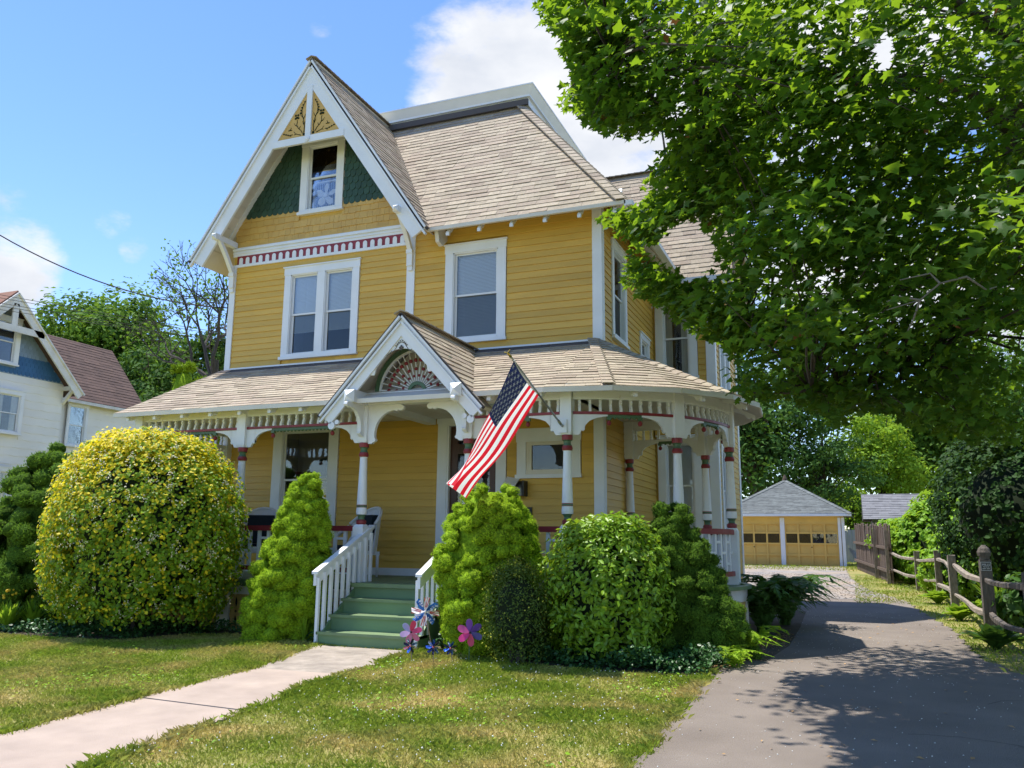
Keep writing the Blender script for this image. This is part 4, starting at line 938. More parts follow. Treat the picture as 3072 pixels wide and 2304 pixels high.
# balustrade
bal_me = MB().box(-.024, .024, -.019, .019, .985, 1.515).mesh('baluster', 'white_paint')
for bi, (pts, kind) in enumerate(BAYS):
    P_ = Path(pts); L = P_.len; a, b = .085, L - .085
    mb = MB(); ribbon(mb, P_, a, b, 1.508, 1.575, .085, 0); ribbon(mb, P_, a, b, 1.560, 1.583, .060, 0)
    rl = mb.build('railing', 'red_paint', HP); mb = MB(); ribbon(mb, P_, a, b, .925, .990, .075, 0); mb.build('bottom_rail', 'red_paint', rl)
    ns = max(2, int(round((b - a) / .172))); mb = MB()
    for k in range(ns + 1):
        d = a + (b - a) * k / ns
        if 0 < k < ns: p, t = P_(d); inst(bal_me, 'baluster', (p[0], p[1], 0), rl, math.atan2(t[1], t[0]))
        if k < ns:
            for z in ((1.40, 1.10) if k % 2 == 0 else (1.25,)): mb = MB(); ribbon(mb, P_, d + .024, d + (b - a) / ns - .024, z - .018, z + .018, .032, n=1); mb.build('rail_rung', 'white_paint', rl, recalc=False)
# rafter tails under the porch eaves and the eave board
mb = MB().box(-11.1, -3.65, YE - .03, YE - .002, ZE - .062, ZE + .005)
for a, b in zip(cone, cone[1:]):
    mb.bar(a + V3(0, 0, -.03) + (a - apex) * V3(.006, .006, 0), b + V3(0, 0, -.03) + (b - apex) * V3(.006, .006, 0), .028, .067, (0, 0, 1))
mb.build('eave_board', 'cream_trim', HP)
pt = [(0, 0), (.36, .17), (.36, .09), (.16, .02), (.12, -.035), (.08, -.045), (.055, -.02), (.04, -.055), (0, -.06)]
me = MB().prism([(-.028, y, z) for y, z in pt], (.056, 0, 0)).mesh('rafter_tail', 'white_paint')
for x in np.arange(-10.85, -6.9, .56): inst(me, 'rafter_tail', (x, YE + .03, ZE - .06), HP)
for x in (-4.45, -3.72): inst(me, 'rafter_tail', (x, YE + .03, ZE - .06), HP)
for a in np.radians((-62, -38, -13, 12, 38)):
    p = V3(CX + (CR - .07) * math.cos(a), CY + (CR - .07) * math.sin(a), ZE - .06); inst(me, 'rafter_tail', p, HP, a - math.pi / 2 + math.pi)
# eave soffit (light boards seen from below)
mb = MB(); mb.box(-11.05, -3.65, YE, YP - .02, ZE - .012, ZE - .003)
mb.build('eave_soffit', 'soffit', HP)
# skirt: fascia, piers, sawn slats
sl = []
for z in np.linspace(.0, .50, 41):
    w = .052
    for c, hgt, dp in ((.12, .075, .020), (.385, .075, .020)):
        if abs(z - c) < hgt: w -= dp * (1 - ((z - c) / hgt) ** 2)
    if abs(z - .255) < .024: w -= .022 * (1 - abs(z - .255) / .024)
    sl.append((w, z))
slat_me = MB().prism([(w, 0, z) for w, z in sl] + [(-w, 0, z) for w, z in sl[::-1]], (0, .018, 0)).mesh('skirt_slat', 'skirt_yellow')
SKB = [(Path([V3(-10.95, 10.40), V3(-8.75, 10.40)]), 1), (Path([V3(-8.75, 10.40), V3(-6.56, 10.40)]), 1), (Path([V3(-4.92, 10.40), V3(-3.44, 10.40)]), 1)]
for r_ in ring[1:]:
    q = []
    for i, p in enumerate(r_): t = r_[min(i + 1, len(r_) - 1)] - r_[max(i - 1, 0)]; t = t / np.linalg.norm(t); q.append(p + V3(t[1], -t[0]) * .16)
    SKB.append((Path(q), 1))
for P_, _k in SKB:
    L = P_.len; mb = MB(); ribbon(mb, P_, 0, L, .58, .745, .03); ribbon(mb, P_, 0, .11, .0, .58, .04); ribbon(mb, P_, L - .10, L, .0, .58, .04); ribbon(mb, P_, .11, L - .10, .0, .07, .03)
    sk = mb.build('porch_skirt', 'white_worn', HP); ns = int((L - .23) / .110); st = (L - .23) / ns
    for k in range(ns):
        p, t = P_(.12 + st * (k + .5)); inst(slat_me, 'skirt_slat', (p[0] + t[1] * .008, p[1] - t[0] * .008, .068 + .01), sk, math.atan2(t[1], t[0]), (1, 1, 1))
    mb = MB(); ribbon(mb, Path([p - 0 * p + V3(0, 0) for p in P_.p]), .02, L - .02, .05, .70, .004)
mb = MB().box(-10.9, -3.6, 10.62, 10.64, .02, .7).build('crawlspace_dark_sheet', 'dark_room', HP)  # dark sheet put in place of the shade under the porch
# ---- steps
noses = [(9.46, .225), (9.73, .42), (10.00, .61), (10.27, .80)]
x0, x1 = -6.46, -5.01
zb = .03
for k, (y, z) in enumerate(noses[:3]):
    MB().box(x0, x1, y, noses[k + 1][0] + .028, z - .036, z).build('stair_tread', 'floor_green', HP)
for k, (y, z) in enumerate(noses):
    MB().box(x0 + .012, x1 - .012, y + .03, y + .055, zb if k == 0 else noses[k - 1][1] + .0005, z - .037 if k < 3 else z - .06).build('stair_riser', 'step_riser', HP)
MB().box(x0, x1, 10.255, 10.275, .745, .797).build('stair_nosing', 'floor_green', HP)
for x in (x0 + .0, x1 - .03): MB().prism([(x, 9.53, .0), (x, 10.30, .0), (x, 10.30, .72), (x, 10.04, .56), (x, 9.77, .37), (x, 9.53, .18)], (.03, 0, 0)).build('stair_stringer', 'step_riser', HP)
def stair_rail(x, name, side):
    a, b = V3(x, 9.44, .962), V3(x, 10.79, 1.588); d = (b - a) / np.linalg.norm(b - a)
    mb = MB(); hgt = .165
    mb.hexa([a + (-.02, 0, -hgt), a + (.02, 0, -hgt), b + (.02, 0, -hgt), b + (-.02, 0, -hgt), a + (-.02, 0, -.02), a + (.02, 0, -.02), b + (.02, 0, -.02), b + (-.02, 0, -.02)])
    mb.hexa([a + (-.045, -.01, -.02), a + (.045, -.01, -.02), b + (.045, .01, -.02), b + (-.045, .01, -.02), a + (-.045, -.01, .012), a + (.045, -.01, .012), b + (.045, .01, .012), b + (-.045, .01, .012)])
    r_ = mb.build(name, 'white_paint', HP)
    ys = np.linspace(9.48, 10.74, 10)
    for y in ys:
        zt = a[2] - hgt * .5 + (y - a[1]) * (b[2] - a[2]) / (b[1] - a[1]); zl = .03
        for (ny, nz) in noses:
            if y > ny + .06: zl = nz
        if y < 9.60: zl = .03
        MB().box(x - side * .035 - .02, x - side * .035 + .02, y - .02, y + .02, zl, zt).build('baluster', 'white_paint', r_, recalc=False)
stair_rail(-6.50, 'stair_rail', -1); stair_rail(-4.985, 'stair_rail', 1)
# ---- entrance gable trim
mb = MB()
for poly in rake(PX, PZ - .04, PS, 10.20, .05, 1.27, .20): mb.prism(poly, (0, .04, 0))
for s_ in (-1, 1):
    e_ = V3(PX + s_ * 1.27, 10.20, PZ - .04 - PS * 1.27); c_ = e_ + V3(-s_ * .17, 0, -.16)
    mb.lathe([(.055, 0), (.055, .04)], c_, 12, axis='Y'); mb.lathe([(.035, 0), (.035, .04)], c_ + V3(-s_ * .09, 0, .05), 10, axis='Y')
pb = mb.build('entrance_barge_board', 'white_paint', HP)
mb = MB()
for off, yy_ in ((0, 10.165), (.06, 10.18)):
    for s_ in (-1, 1): mb.bar((PX + s_ * .015, yy_ + .01, PZ - .06 - off * pn), (PX + s_ * 1.28, yy_ + .01, PZ - .06 - off * pn - PS * 1.265), .03, .045, (0, 1, 0))
mb.build('rake_moulding', 'white_paint', pb)
arc = [(PX + .43 * math.cos(t), 3.66 + .40 * math.sin(t)) for t in np.linspace(.10, math.pi - .10, 15)]
az_ = PZ - .04 - .20 * pn
mb = MB().prism([(PX, 10.222, az_ + .03), (PX + (az_ + .03 - 3.70) / PS, 10.222, 3.70)] + [(x, 10.222, z) for x, z in arc] + [(PX - (az_ + .03 - 3.70) / PS, 10.222, 3.70)], (0, .025, 0))
mb.build('arched_panel', 'white_paint', pb)
mb = MB()
stroke([(0, 0), (0, .001)], .012, .012, 1, PX, 4.185, 10.219)
for s_ in (-1, 1):
    stroke([(.0, .085), (.05, .06), (.09, .0), (.13, -.05), (.19, -.075), (.24, -.10)], .005, .004, s_, PX, 4.07, 10.219)
    for q in range(4): dot(.02 + .023 * q, .10 - .022 * q, .011, s_, PX, 4.07, 10.222)
    stroke([(.14, -.055), (.17, -.03)], .005, .003, s_, PX, 4.07, 10.219); dot(.022, .0, .018, s_, PX, 4.07, 10.222)
dot(0, .022, .018, 1, PX, 4.07, 10.222); dot(0, -.022, .018, 1, PX, 4.07, 10.222)
mb.build('carving', 'post_dark', pb)
# beams, end blocks, curved brackets
mb = MB().box(-6.64, -4.80, YP - .09, YP + .08, 3.322, 3.50)
for x in (-6.56, -4.88):
    mb.box(x - .085, x + .085, 10.14, YP - .09, 3.318, 3.497)
    mb.hexa([(x - .085, 10.14, 3.318), (x + .085, 10.14, 3.318), (x + .085, 10.14, 3.497), (x - .085, 10.14, 3.497), (x - .003, 10.07, 3.405), (x + .003, 10.07, 3.405), (x + .003, 10.07, 3.410), (x - .003, 10.07, 3.410)])
    mb.box(x - .085, x + .085, YP + .08, YW - .03, 3.322, 3.50)
mb.build('entrance_beam', 'white_paint', HP)
def arch_bracket(P0, d, s=1.0):
    """scrolled quarter-round bracket: out along d (unit, horizontal), down the post"""
    d = np.array(d, float); n_ = np.cross(d, (0, 0, 1)); pts = []
    outl = [(0, 0), (.52, 0), (.565, -.02), (.575, -.055), (.55, -.085), (.51, -.09), (.48, -.075), (.455, -.10), (.43, -.085), (.40, -.08)]
    outl += [(.42 - .32 * math.sin(t), -.42 + .335 * math.cos(t)) for t in np.linspace(.12, math.pi / 2, 8)]
    outl += [(.105, -.48), (.125, -.505), (.11, -.53), (.085, -.535), (.06, -.56), (0, -.56)]
    mb = MB(); mb.prism([P0 + d * a * s + V3(0, 0, b) * s - n_ * .03 for a, b in outl], n_ * .06); return mb.build('arch_bracket', 'white_paint', HP)
for x, sg in ((-6.56, 1), (-4.88, -1)):
    arch_bracket(V3(x + sg * .078, YP, 3.322), (sg, 0, 0)); arch_bracket(V3(x, YP - .078, 3.322), (0, -1, 0), .82)
# fan ornament over the entrance
fy = YP + .02; fc = V3(-5.72, fy, 3.50)
mb = MB()
def ring2(r0, r1, th, m, n=24):
    for k in range(n):
        a, b = math.pi * k / n, math.pi * (k + 1) / n
        q = [fc + V3(r * math.cos(t), -th / 2, r * math.sin(t)) for r, t in ((r0, a), (r1, a), (r1, b), (r0, b))]
        mb.hexa(q + [p + V3(0, th, 0) for p in q], m)
ring2(.63, .70, .05, 1); ring2(.60, .63, .03, 0); ring2(.10, .15, .05, 1)
K = 18
for k in range(K):
    t = math.pi * (k + .5) / K; d = V3(math.cos(t), 0, math.sin(t)); mb.bar(fc + d * .15, fc + d * .61, .012, .012, (0, 1, 0), 0)
    mb.ball(fc + d * .47, .030, 2, 10, 6)
    if k % 2: mb.ball(fc + d * .34, .027, 2, 10, 6)
    else: mb.ball(fc + d * .24, .022, 2, 8, 5)
mb.build('fan_ornament', ['white_paint', 'green_paint', 'red_paint'], HP)
MB().prism([(-5.72 - .95, YP + .3, 3.5), (-5.72 + .95, YP + .3, 3.5), (-5.72, YP + .3, 4.45)], (0, .02, 0)).build('entrance_tympanum', 'soffit', HP)
# porch lamp hook
MB().tube([(-2.75, 10.75, 3.30), (-2.75, 10.72, 3.24), (-2.75, 10.70, 3.19), (-2.75, 10.72, 3.16)], .008).build('plant_hook', 'white_worn', HP)

# ------------------------------------------------------------------ flag
fb = V3(-3.475, 10.50, 2.89)
d_ = ray(1532, 1070); L = 1.86; A_ = d_ @ d_; B_ = 2 * d_ @ (CP - fb); C_ = (CP - fb) @ (CP - fb) - L * L
tip = CP + d_ * ((-B_ - math.sqrt(B_ * B_ - 4 * A_ * C_)) / 2 / A_)
flag = empty('flag', tuple(fb), 'american flag on a silver pole jutting from the porch post', 'flag')
pd = (tip - fb) / L
MB().tube([fb, fb + pd * .9, tip], [.014, .013, .012], 10).tube([fb - pd * .04, fb + pd * .16], [.019, .019], 10).build('pole', 'metal_pole', flag, smooth=True)
MB().box(-3.535, -3.415, 10.495, 10.524, 2.80, 2.98).build('bracket', 'white_paint', flag)
MB().tube([tip, tip + pd * .05], [.018, .012], 8).ball(tip + pd * .07, .016).tube([tip + pd * .07 - V3(.05, 0, -.02), tip + pd * .09, tip + pd * .07 + V3(.02, 0, .045)], .007).build('finial', 'brass', flag)
H1 = fb + pd * 1.80; H2 = fb + pd * .905
def solve_t(u, v, P, ln):
    ts = np.linspace(7.5, 12.5, 400); D = np.array([np.linalg.norm(at(u, v, t) - P) for t in ts]); return at(u, v, ts[np.argmin(np.abs(D - ln) + .02 * np.abs(ts - 9.7))])
F1 = solve_t(1327, 1437, H1, 1.50); F2 = solve_t(1390, 1490, H2, 1.48)
NU, NV = 60, 39                                             # along the fly, across 13 stripes
def flagpt(s, t):
    """s along the fly 0..1, t across from the upper edge 0..1"""
    P = (1 - s) * ((1 - t) * H1 + t * H2) + s * ((1 - t) * F1 + t * F2)
    nrm_ = np.cross(F1 - H1, H2 - H1); nrm_ /= np.linalg.norm(nrm_)
    amp = .055 * s ** .7 * math.sin(t * 7.5 + 1.2 * s) + .03 * s * math.sin(9 * s + 4 * t) + .10 * (max(0, .22 - t) / .22) ** 2 * (s + .25)
    sag = V3(0, 0, -.05) * math.sin(math.pi * s) - V3(0, 0, .04) * math.sin(math.pi * t) * (1 - s)
    return P + nrm_ * amp + sag
grid = [[flagpt(i / NU, j / NV) for j in range(NV + 1)] for i in range(NU + 1)]
mb = MB(); flat = [p for row in grid for p in row]; fc_, mm = [], []
CU = .40
for i in range(NU):
    for j in range(NV):
        a = i * (NV + 1) + j; st = j * 13 // NV
        m_ = 2 if (i / NU < CU and st < 7) else (1 if st % 2 == 0 else 0)
        fc_.append((a, a + 1, a + NV + 2, a + NV + 1)); mm.append(m_)
mb.v = [tuple(p) for p in flat]; mb.f = fc_; mb.m = mm
cloth = mb.build('cloth', ['flag_white', 'flag_red', 'flag_blue'], flag, smooth=True, recalc=False)
mb = MB()
for r_ in range(9):
    n_ = 6 if r_ % 2 == 0 else 5
    for c in range(n_):
        s0 = CU * ((c + .5) / 6 if n_ == 6 else (c + 1) / 6); t0 = (7 / 13) * (r_ + 1) / 10
        pts = []
        for k in range(10):
            rad = 1. if k % 2 == 0 else .40; a = 2 * math.pi * k / 10
            pts.append((s0 + rad * .0225 * math.sin(a), t0 - rad * .0375 * math.cos(a)))
        P_ = [flagpt(*q) for q in pts]; nn_ = np.cross(P_[2] - P_[0], P_[6] - P_[0]); nn_ /= np.linalg.norm(nn_)
        for off in (.004, -.004): mb.add([p + nn_ * off for p in P_], [tuple(range(10))])
mb.build('stars', 'flag_white', cloth, recalc=False)
mb = MB()
for i in range(NU): pass
mb.tube([flagpt(0, t) for t in np.linspace(0, 1, 10)], .009, 5).build('hoist_hem', 'flag_white', flag)

# ------------------------------------------------------------------ porch furniture
def chair(x, y, rz, label):
    c = empty('wicker_chair', (x, y, FZ), label, 'chair', 'white wicker porch chairs'); M_ = Matrix.Translation((x, y, FZ)) @ Matrix.Rotation(rz, 4, 'Z')
    def B(mb, nm, m, smooth=False):
        mb.v = [tuple(M_ @ Vector(v)) for v in mb.v]; return mb.build(nm, m, c, smooth)
    B(MB().hexa([(-.30, -.30, .36), (.30, -.30, .36), (.28, .28, .34), (-.28, .28, .34), (-.30, -.30, .42), (.30, -.30, .42), (.28, .28, .40), (-.28, .28, .40)]), 'seat', 'wicker')
    mb = MB(); n_ = 9
    for k in range(n_):                                     # rounded wrap-around back
        a0, a1 = math.radians(20 + 140 * k / n_), math.radians(20 + 140 * (k + 1) / n_)
        h0, h1 = .72 + .36 * math.sin(a0), .72 + .36 * math.sin(a1)
        q = [(.34 * math.cos(a) * r, .30 * math.sin(a) * r + .02, z) for a, z, r in ((a0, .38, .95), (a1, .38, .95), (a1, .38, 1.03), (a0, .38, 1.03), (a0, h0, 1.12), (a1, h1, 1.12), (a1, h1, 1.22), (a0, h0, 1.22))]
        mb.hexa(q)
    B(mb, 'backrest', 'wicker')
    B(MB().tube([(.39 * math.cos(a), .36 * math.sin(a) + .02, .74 + .36 * math.sin(a)) for a in np.radians(np.linspace(15, 165, 14))], .028, 8), 'back_rim', 'wicker', True)
    for s_ in (-1, 1):
        B(MB().tube([(s_ * .38, .10, .80), (s_ * .40, -.10, .66), (s_ * .38, -.30, .62), (s_ * .34, -.34, .52)], [.032, .035, .035, .03], 8), 'armrest', 'wicker', True)
        for yy_ in (-.27, .24): B(MB().tube([(s_ * .28, yy_, 0), (s_ * .28, yy_, .37)], [.02, .026], 8), 'leg', 'wicker', True)
    B(MB().hexa([(-.25, -.26, .42), (.25, -.26, .42), (.24, .20, .41), (-.24, .20, .41), (-.24, -.25, .50), (.24, -.25, .50), (.23, .2, .49), (-.23, .2, .49)]), 'seat_cushion', 'cushion')
    B(MB().hexa([(-.22, .10, .50), (.22, .10, .50), (.22, .22, .50), (-.22, .22, .50), (-.21, .17, .98), (.21, .17, .98), (.21, .28, .98), (-.21, .28, .98)]), 'back_cushion', 'cushion')
    return c
chair(-9.30, 11.75, .35, 'white wicker armchair with dark cushion behind the big golden bush')
chair(-7.42, 11.85, -.45, 'white wicker armchair with dark cushion behind the turned post by the steps')
mbx = empty('mailbox', (-4.98, 12.68, 2.05), 'dark metal wall mailbox with white papers sticking out, on clapboard wall', 'mailbox')
MB().hexa([(-5.16, 12.56, 2.10), (-4.84, 12.56, 2.10), (-4.84, 12.72, 2.10), (-5.16, 12.72, 2.10), (-5.16, 12.54, 2.24), (-4.84, 12.54, 2.24), (-4.84, 12.72, 2.32), (-5.16, 12.72, 2.32)]).build('box', 'grey_metal', mbx)
MB().hexa([(-5.18, 12.52, 2.225), (-4.82, 12.52, 2.225), (-4.82, 12.725, 2.325), (-5.18, 12.725, 2.325), (-5.18, 12.52, 2.24), (-4.82, 12.52, 2.24), (-4.82, 12.725, 2.34), (-5.18, 12.725, 2.34)]).box(-4.82, -4.80, 12.54, 12.725, 2.09, 2.335).build('lid', 'black_metal', mbx)
MB().hexa([(-5.15, 12.50, 2.25), (-4.93, 12.50, 2.245), (-4.93, 12.70, 2.36), (-5.15, 12.70, 2.40), (-5.15, 12.50, 2.265), (-4.93, 12.50, 2.26), (-4.93, 12.70, 2.375), (-5.15, 12.70, 2.415)]).build('papers', 'paper', mbx)
for x in (-5.10, -4.90): MB().tube([(x, 12.70, 2.11), (x, 12.66, 2.05), (x, 12.61, 2.04), (x, 12.59, 2.07)], .008).build('hook', 'black_metal', mbx)
o = MB().box(-4.90, -4.72, 12.70, 12.728, 1.66, 1.92).box(-4.88, -4.74, 12.69, 12.702, 1.69, 1.89).build('wall_plaque', 'black_metal'); tag(o, 'small black plaque on the wall below the mailbox', 'plaque')
o = MB().lathe([(.06, 0), (.075, .03), (.09, .10), (.085, .105), (.07, .05), (.0, .04)], (-9.1, 10.42, FZ), 14).build('flower_pot', 'rust_red'); tag(o, 'small red pot on the porch edge behind the golden bush', 'pot')
# ------------------------------------------------------------------ vegetation helpers
def inpoly(px, py, poly):
    px, py = np.asarray(px), np.asarray(py); r = np.zeros(px.shape, bool); n = len(poly)
    for i in range(n):
        x0, y0 = poly[i]; x1, y1 = poly[(i + 1) % n]
        c = ((y0 > py) != (y1 > py)) & (px < (x1 - x0) * (py - y0) / (y1 - y0 + 1e-12) + x0); r ^= c
    return r
def foliage(name, pos, nrm, tpl, size, mats, midx=None, parent=None, spin=None):
    n = len(pos); R_ = frames(nrm, rng.uniform(0, 6.283, n) if spin is None else spin)
    v, f = scatter(tpl[0], tpl[1], pos, R_, np.asarray(size).reshape(n, 1)); k = len(tpl[1])
    me = npmesh(name, v, f, len(tpl[1][0]), mats, None if midx is None else np.repeat(midx, k))
    return stuff(link(bpy.data.objects.new(name, me), parent))
def lump(d, seed, amp, fr):
    return 1 + amp * (np.sin(d[:, 0] * fr + seed) * np.cos(d[:, 1] * fr * 1.1 + 2 * seed) + .7 * np.sin(d[:, 2] * fr * 1.3 + 3 * seed) * np.cos((d[:, 0] - d[:, 1]) * fr * .9))
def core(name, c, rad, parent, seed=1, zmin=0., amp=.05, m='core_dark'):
    """solid dark body added to block light, lumpy and well inside the leaf shell"""
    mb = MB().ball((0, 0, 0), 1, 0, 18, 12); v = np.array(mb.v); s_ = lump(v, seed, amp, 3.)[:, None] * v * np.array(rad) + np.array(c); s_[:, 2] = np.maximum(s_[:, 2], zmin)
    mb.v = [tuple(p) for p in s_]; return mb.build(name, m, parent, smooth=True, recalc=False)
def shrub(name, label, c, rad, n, tpl, size, mats, pick=None, seed=1., amp=.05, fr=3.4, depth=.16, flat=.35, sq=2.0, group=None, stems=True, up=.35):
    """dense clipped shrub: leaves through an outer shell of a lumpy superellipsoid, dark core, stems"""
    c, rad = np.array(c, float), np.array(rad, float); gz = float(g(c[1]))
    root = empty(name, (c[0], c[1], gz), label, 'shrub', group)
    d = unit(n); d[:, 2] = np.where(d[:, 2] < -.75, -d[:, 2], d[:, 2])
    nn_ = (np.abs(d) ** sq).sum(1) ** (1 / sq); r_ = lump(d, seed, amp, fr) / nn_
    t = 1 - np.abs(rng.normal(0, depth, n)); t += np.where(rng.random(n) < .06, rng.uniform(0, .07, n), 0)
    ks = rng.integers(0, max(1, n // 9), n); d0 = d[ks]; d = d0 + unit(n) * (.055 / rad.mean() * 1.0); d /= np.linalg.norm(d, axis=1, keepdims=True); t = t[ks] + rng.uniform(-.085, .05, n) / rad.mean(); r_ = r_[ks]
    pos = c + d * rad * (r_ * np.clip(t, .45, 1.12))[:, None]; keep = pos[:, 2] > gz + .03; pos, d, t = pos[keep], d[keep], t[keep]; n = len(pos)
    nrm = d / rad; nrm /= np.linalg.norm(nrm, axis=1, keepdims=True); nrm = nrm + unit(n) * .75 + np.array([0, 0, up])
    sz = rng.uniform(size[0], size[1], n); midx = pick(pos, d, t) if pick else None
    foliage('foliage', pos, nrm, tpl, sz, mats, midx, root)
    core('opaque_core', c, rad * .70, root, seed, gz)
    if stems:
        mb = MB()
        for k in range(5): a = k * 1.3; mb.tube([(c[0] + .06 * math.cos(a), c[1] + .06 * math.sin(a), gz - .03), (c[0] + rad[0] * .3 * math.cos(a), c[1] + rad[1] * .3 * math.sin(a), c[2])], [.025, .012], 6)
        mb.build('stems', 'bark', root)
    return root
def spruce(label, base, top, rmax, n, m='spruce_needle', seed=1, group='dwarf spruces round the porch', prof=None, clump=(.09, .155), nclump=420, tuft=(.022, .036)):
    """conical dwarf spruce: cauliflower-like clumps of needle tufts over a dark core"""
    base, top = np.array(base, float), np.array(top, float); root = empty('dwarf_spruce', tuple(base), label, 'spruce', group)
    prof = prof or [(0, .82), (.18, 1.), (.40, .93), (.62, .68), (.80, .42), (.93, .18), (1, .03)]
    hs = np.array([p[0] for p in prof]); rs = np.array([p[1] for p in prof])
    R_ = lambda h, a: np.interp(h, hs, rs) * rmax * (1 + .10 * np.sin(3 * a + 9 * h + seed) + .08 * np.sin(5 * a - 14 * h + 2 * seed))
    h = 1 - rng.random(nclump) ** .62; h = np.clip(h, .01, .93); a = rng.uniform(0, 6.283, nclump)
    ax = base + (top - base) * h[:, None]; r_ = R_(h, a) * rng.uniform(.84, .98, nclump); out = np.stack([np.cos(a), np.sin(a), np.zeros(nclump)], 1)
    cc = ax + out * r_[:, None]; cr_ = rng.uniform(clump[0], clump[1], nclump) * (1 - .45 * h); nr = out + np.array([0, 0, .35])
    k = rng.choice(nclump, n, p=(cr_ ** 2) / (cr_ ** 2).sum()); d = unit(n); dt = (d * nr[k]).sum(1); d = np.where((dt < -.1)[:, None], -d, d)
    pos = cc[k] + d * cr_[k][:, None] * rng.uniform(.92, 1.0, n)[:, None] * np.array([1, 1, .82])
    keep = pos[:, 2] > base[2] + .02; pos, d = pos[keep], d[keep]
    foliage('foliage', pos, d + unit(len(pos)) * .30 + [0, 0, .15], TUFT, rng.uniform(*tuft, len(pos)), m, None, root)
    body = 'spruce_body' if m in ('spruce_needle', 'cedar_leaf') else 'spruce_body_dark'
    sv, sf = [], []                                          # every clump has its own dense body of needles
    for i in range(6):
        th = math.pi * i / 5
        for j in range(7): sv.append((math.sin(th) * math.cos(j * math.pi / 3.5), math.sin(th) * math.sin(j * math.pi / 3.5), math.cos(th) * .82))
    for i in range(5):
        for j in range(7): q = (j + 1) % 7; sf.append((i * 7 + j, (i + 1) * 7 + j, (i + 1) * 7 + q, i * 7 + q))
    vv, ff = scatter(np.array(sv), sf, cc, frames(unit(nclump) * .4 + [0, 0, 1], rng.uniform(0, 6, nclump)), (cr_ * .93)[:, None]); vv = vv * 1.0 + rng.normal(0, .006, vv.shape); vv[:, 2] = np.maximum(vv[:, 2], base[2])
    stuff(link(bpy.data.objects.new('branch_clumps', npmesh('branch_clumps', vv, ff, 4, body, None, True)), root))
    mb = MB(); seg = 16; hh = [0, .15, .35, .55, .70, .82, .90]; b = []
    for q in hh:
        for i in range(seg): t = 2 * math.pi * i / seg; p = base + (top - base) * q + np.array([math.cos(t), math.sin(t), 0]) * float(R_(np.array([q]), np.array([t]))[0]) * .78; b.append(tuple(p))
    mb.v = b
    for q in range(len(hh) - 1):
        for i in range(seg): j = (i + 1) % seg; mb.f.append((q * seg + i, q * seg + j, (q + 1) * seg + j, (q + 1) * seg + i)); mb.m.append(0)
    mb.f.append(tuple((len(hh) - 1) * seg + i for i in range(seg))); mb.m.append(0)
    mb.build('opaque_core', body, root, smooth=True, recalc=False)  # closed body added inside the clumps to block light
    MB().tube([base - V3(0, 0, .05), base + (top - base) * .5], [.06, .03], 8).build('trunk', 'bark', root)
    return root
gb = lambda P: (P[0], P[1], float(g(P[1])))
def AT(u, v, f): return at(u, v, f)
# ------------------------------------------------------------------ shrubs in front of the porch
pv = AT(425, 1640, 12.0)
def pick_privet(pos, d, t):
    gold = (t > .83) & (rng.random(len(d)) < .16 + .66 * np.clip(d[:, 2] * .75 - .40 * d[:, 0] + .22, 0, 1))  # golden outer leaves, weighted to top and left to paint in the sunlit side
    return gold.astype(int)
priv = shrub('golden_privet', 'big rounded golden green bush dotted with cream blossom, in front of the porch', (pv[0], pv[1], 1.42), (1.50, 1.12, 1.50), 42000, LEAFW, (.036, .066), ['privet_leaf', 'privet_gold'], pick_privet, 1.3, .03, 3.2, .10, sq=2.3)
n = 5200; d = unit(n); d = d[(d[:, 2] > -.65)]; kk = d[rng.integers(0, 520, len(d))] + unit(len(d)) * .035; kk /= np.linalg.norm(kk, axis=1, keepdims=True)
nn_ = (np.abs(kk) ** 2.3).sum(1) ** (1 / 2.3); pos = np.array([pv[0], pv[1], 1.42]) + kk * np.array([1.50, 1.12, 1.50]) * (lump(kk, 1.3, .03, 3.2) / nn_ * rng.uniform(.97, 1.04, len(kk)))[:, None]; kp = pos[:, 2] > .1
foliage('blossoms', pos[kp], kk[kp] + unit(kp.sum()) * .6, LEAF4, rng.uniform(.016, .032, kp.sum()), 'blossom', None, priv)
b1 = AT(880, 1900, 11.6); t1 = AT(934, 1392, 11.75); b1[2] = float(g(b1[1]))
b1[0], b1[1] = -7.26, 9.83; t1 = onY(934, 1392, 9.88)
spruce('bright green dwarf spruce standing left of the green steps', b1, t1, .50, 22000, seed=1)
b2 = onY(1452, 1800, 9.70); b2[2] = float(g(9.7)); t2 = onY(1478, 1428, 9.72)
spruce('bright green dwarf spruce standing between the steps and the boxwood', b2, t2, .58, 22000, seed=4, prof=[(0, .62), (.15, .80), (.30, .98), (.42, .92), (.50, 1.05), (.66, .98), (.80, .72), (.92, .40), (1, .08)])
b3 = AT(2085, 1900, 10.1); b3[2] = float(g(b3[1])); t3 = AT(2005, 1490, 10.35)
spruce('dwarf spruce in front of the rounded porch corner, beside the driveway', b3, t3, .60, 20000, 'spruce_dark', seed=7, prof=[(0, .95), (.15, 1.), (.30, .98), (.5, .78), (.66, .60), (.80, .40), (.92, .24), (1, .05)])
b4 = AT(190, 1880, 13.6); b4[2] = float(g(b4[1])); t4 = AT(255, 1312, 13.7)
spruce('tall dwarf spruce behind the golden bush, against the white house', b4, t4, 1.25, 22000, 'spruce_dark', seed=9, tuft=(.034, .055), nclump=420, clump=(.17, .29), prof=[(0, .9), (.2, 1.), (.45, .96), (.65, .82), (.80, .64), (.92, .42), (1, .14)])
b5 = AT(-60, 1850, 15.0); b5[2] = float(g(b5[1])); t5 = AT(10, 1500, 15.0)
spruce('small dark dwarf spruce at the far end of the bed', b5, t5, .75, 6000, 'spruce_dark', seed=12)
rh = AT(1822, 1762, 9.75)
def pick_r(pos, d, t): return np.zeros(len(d), int)
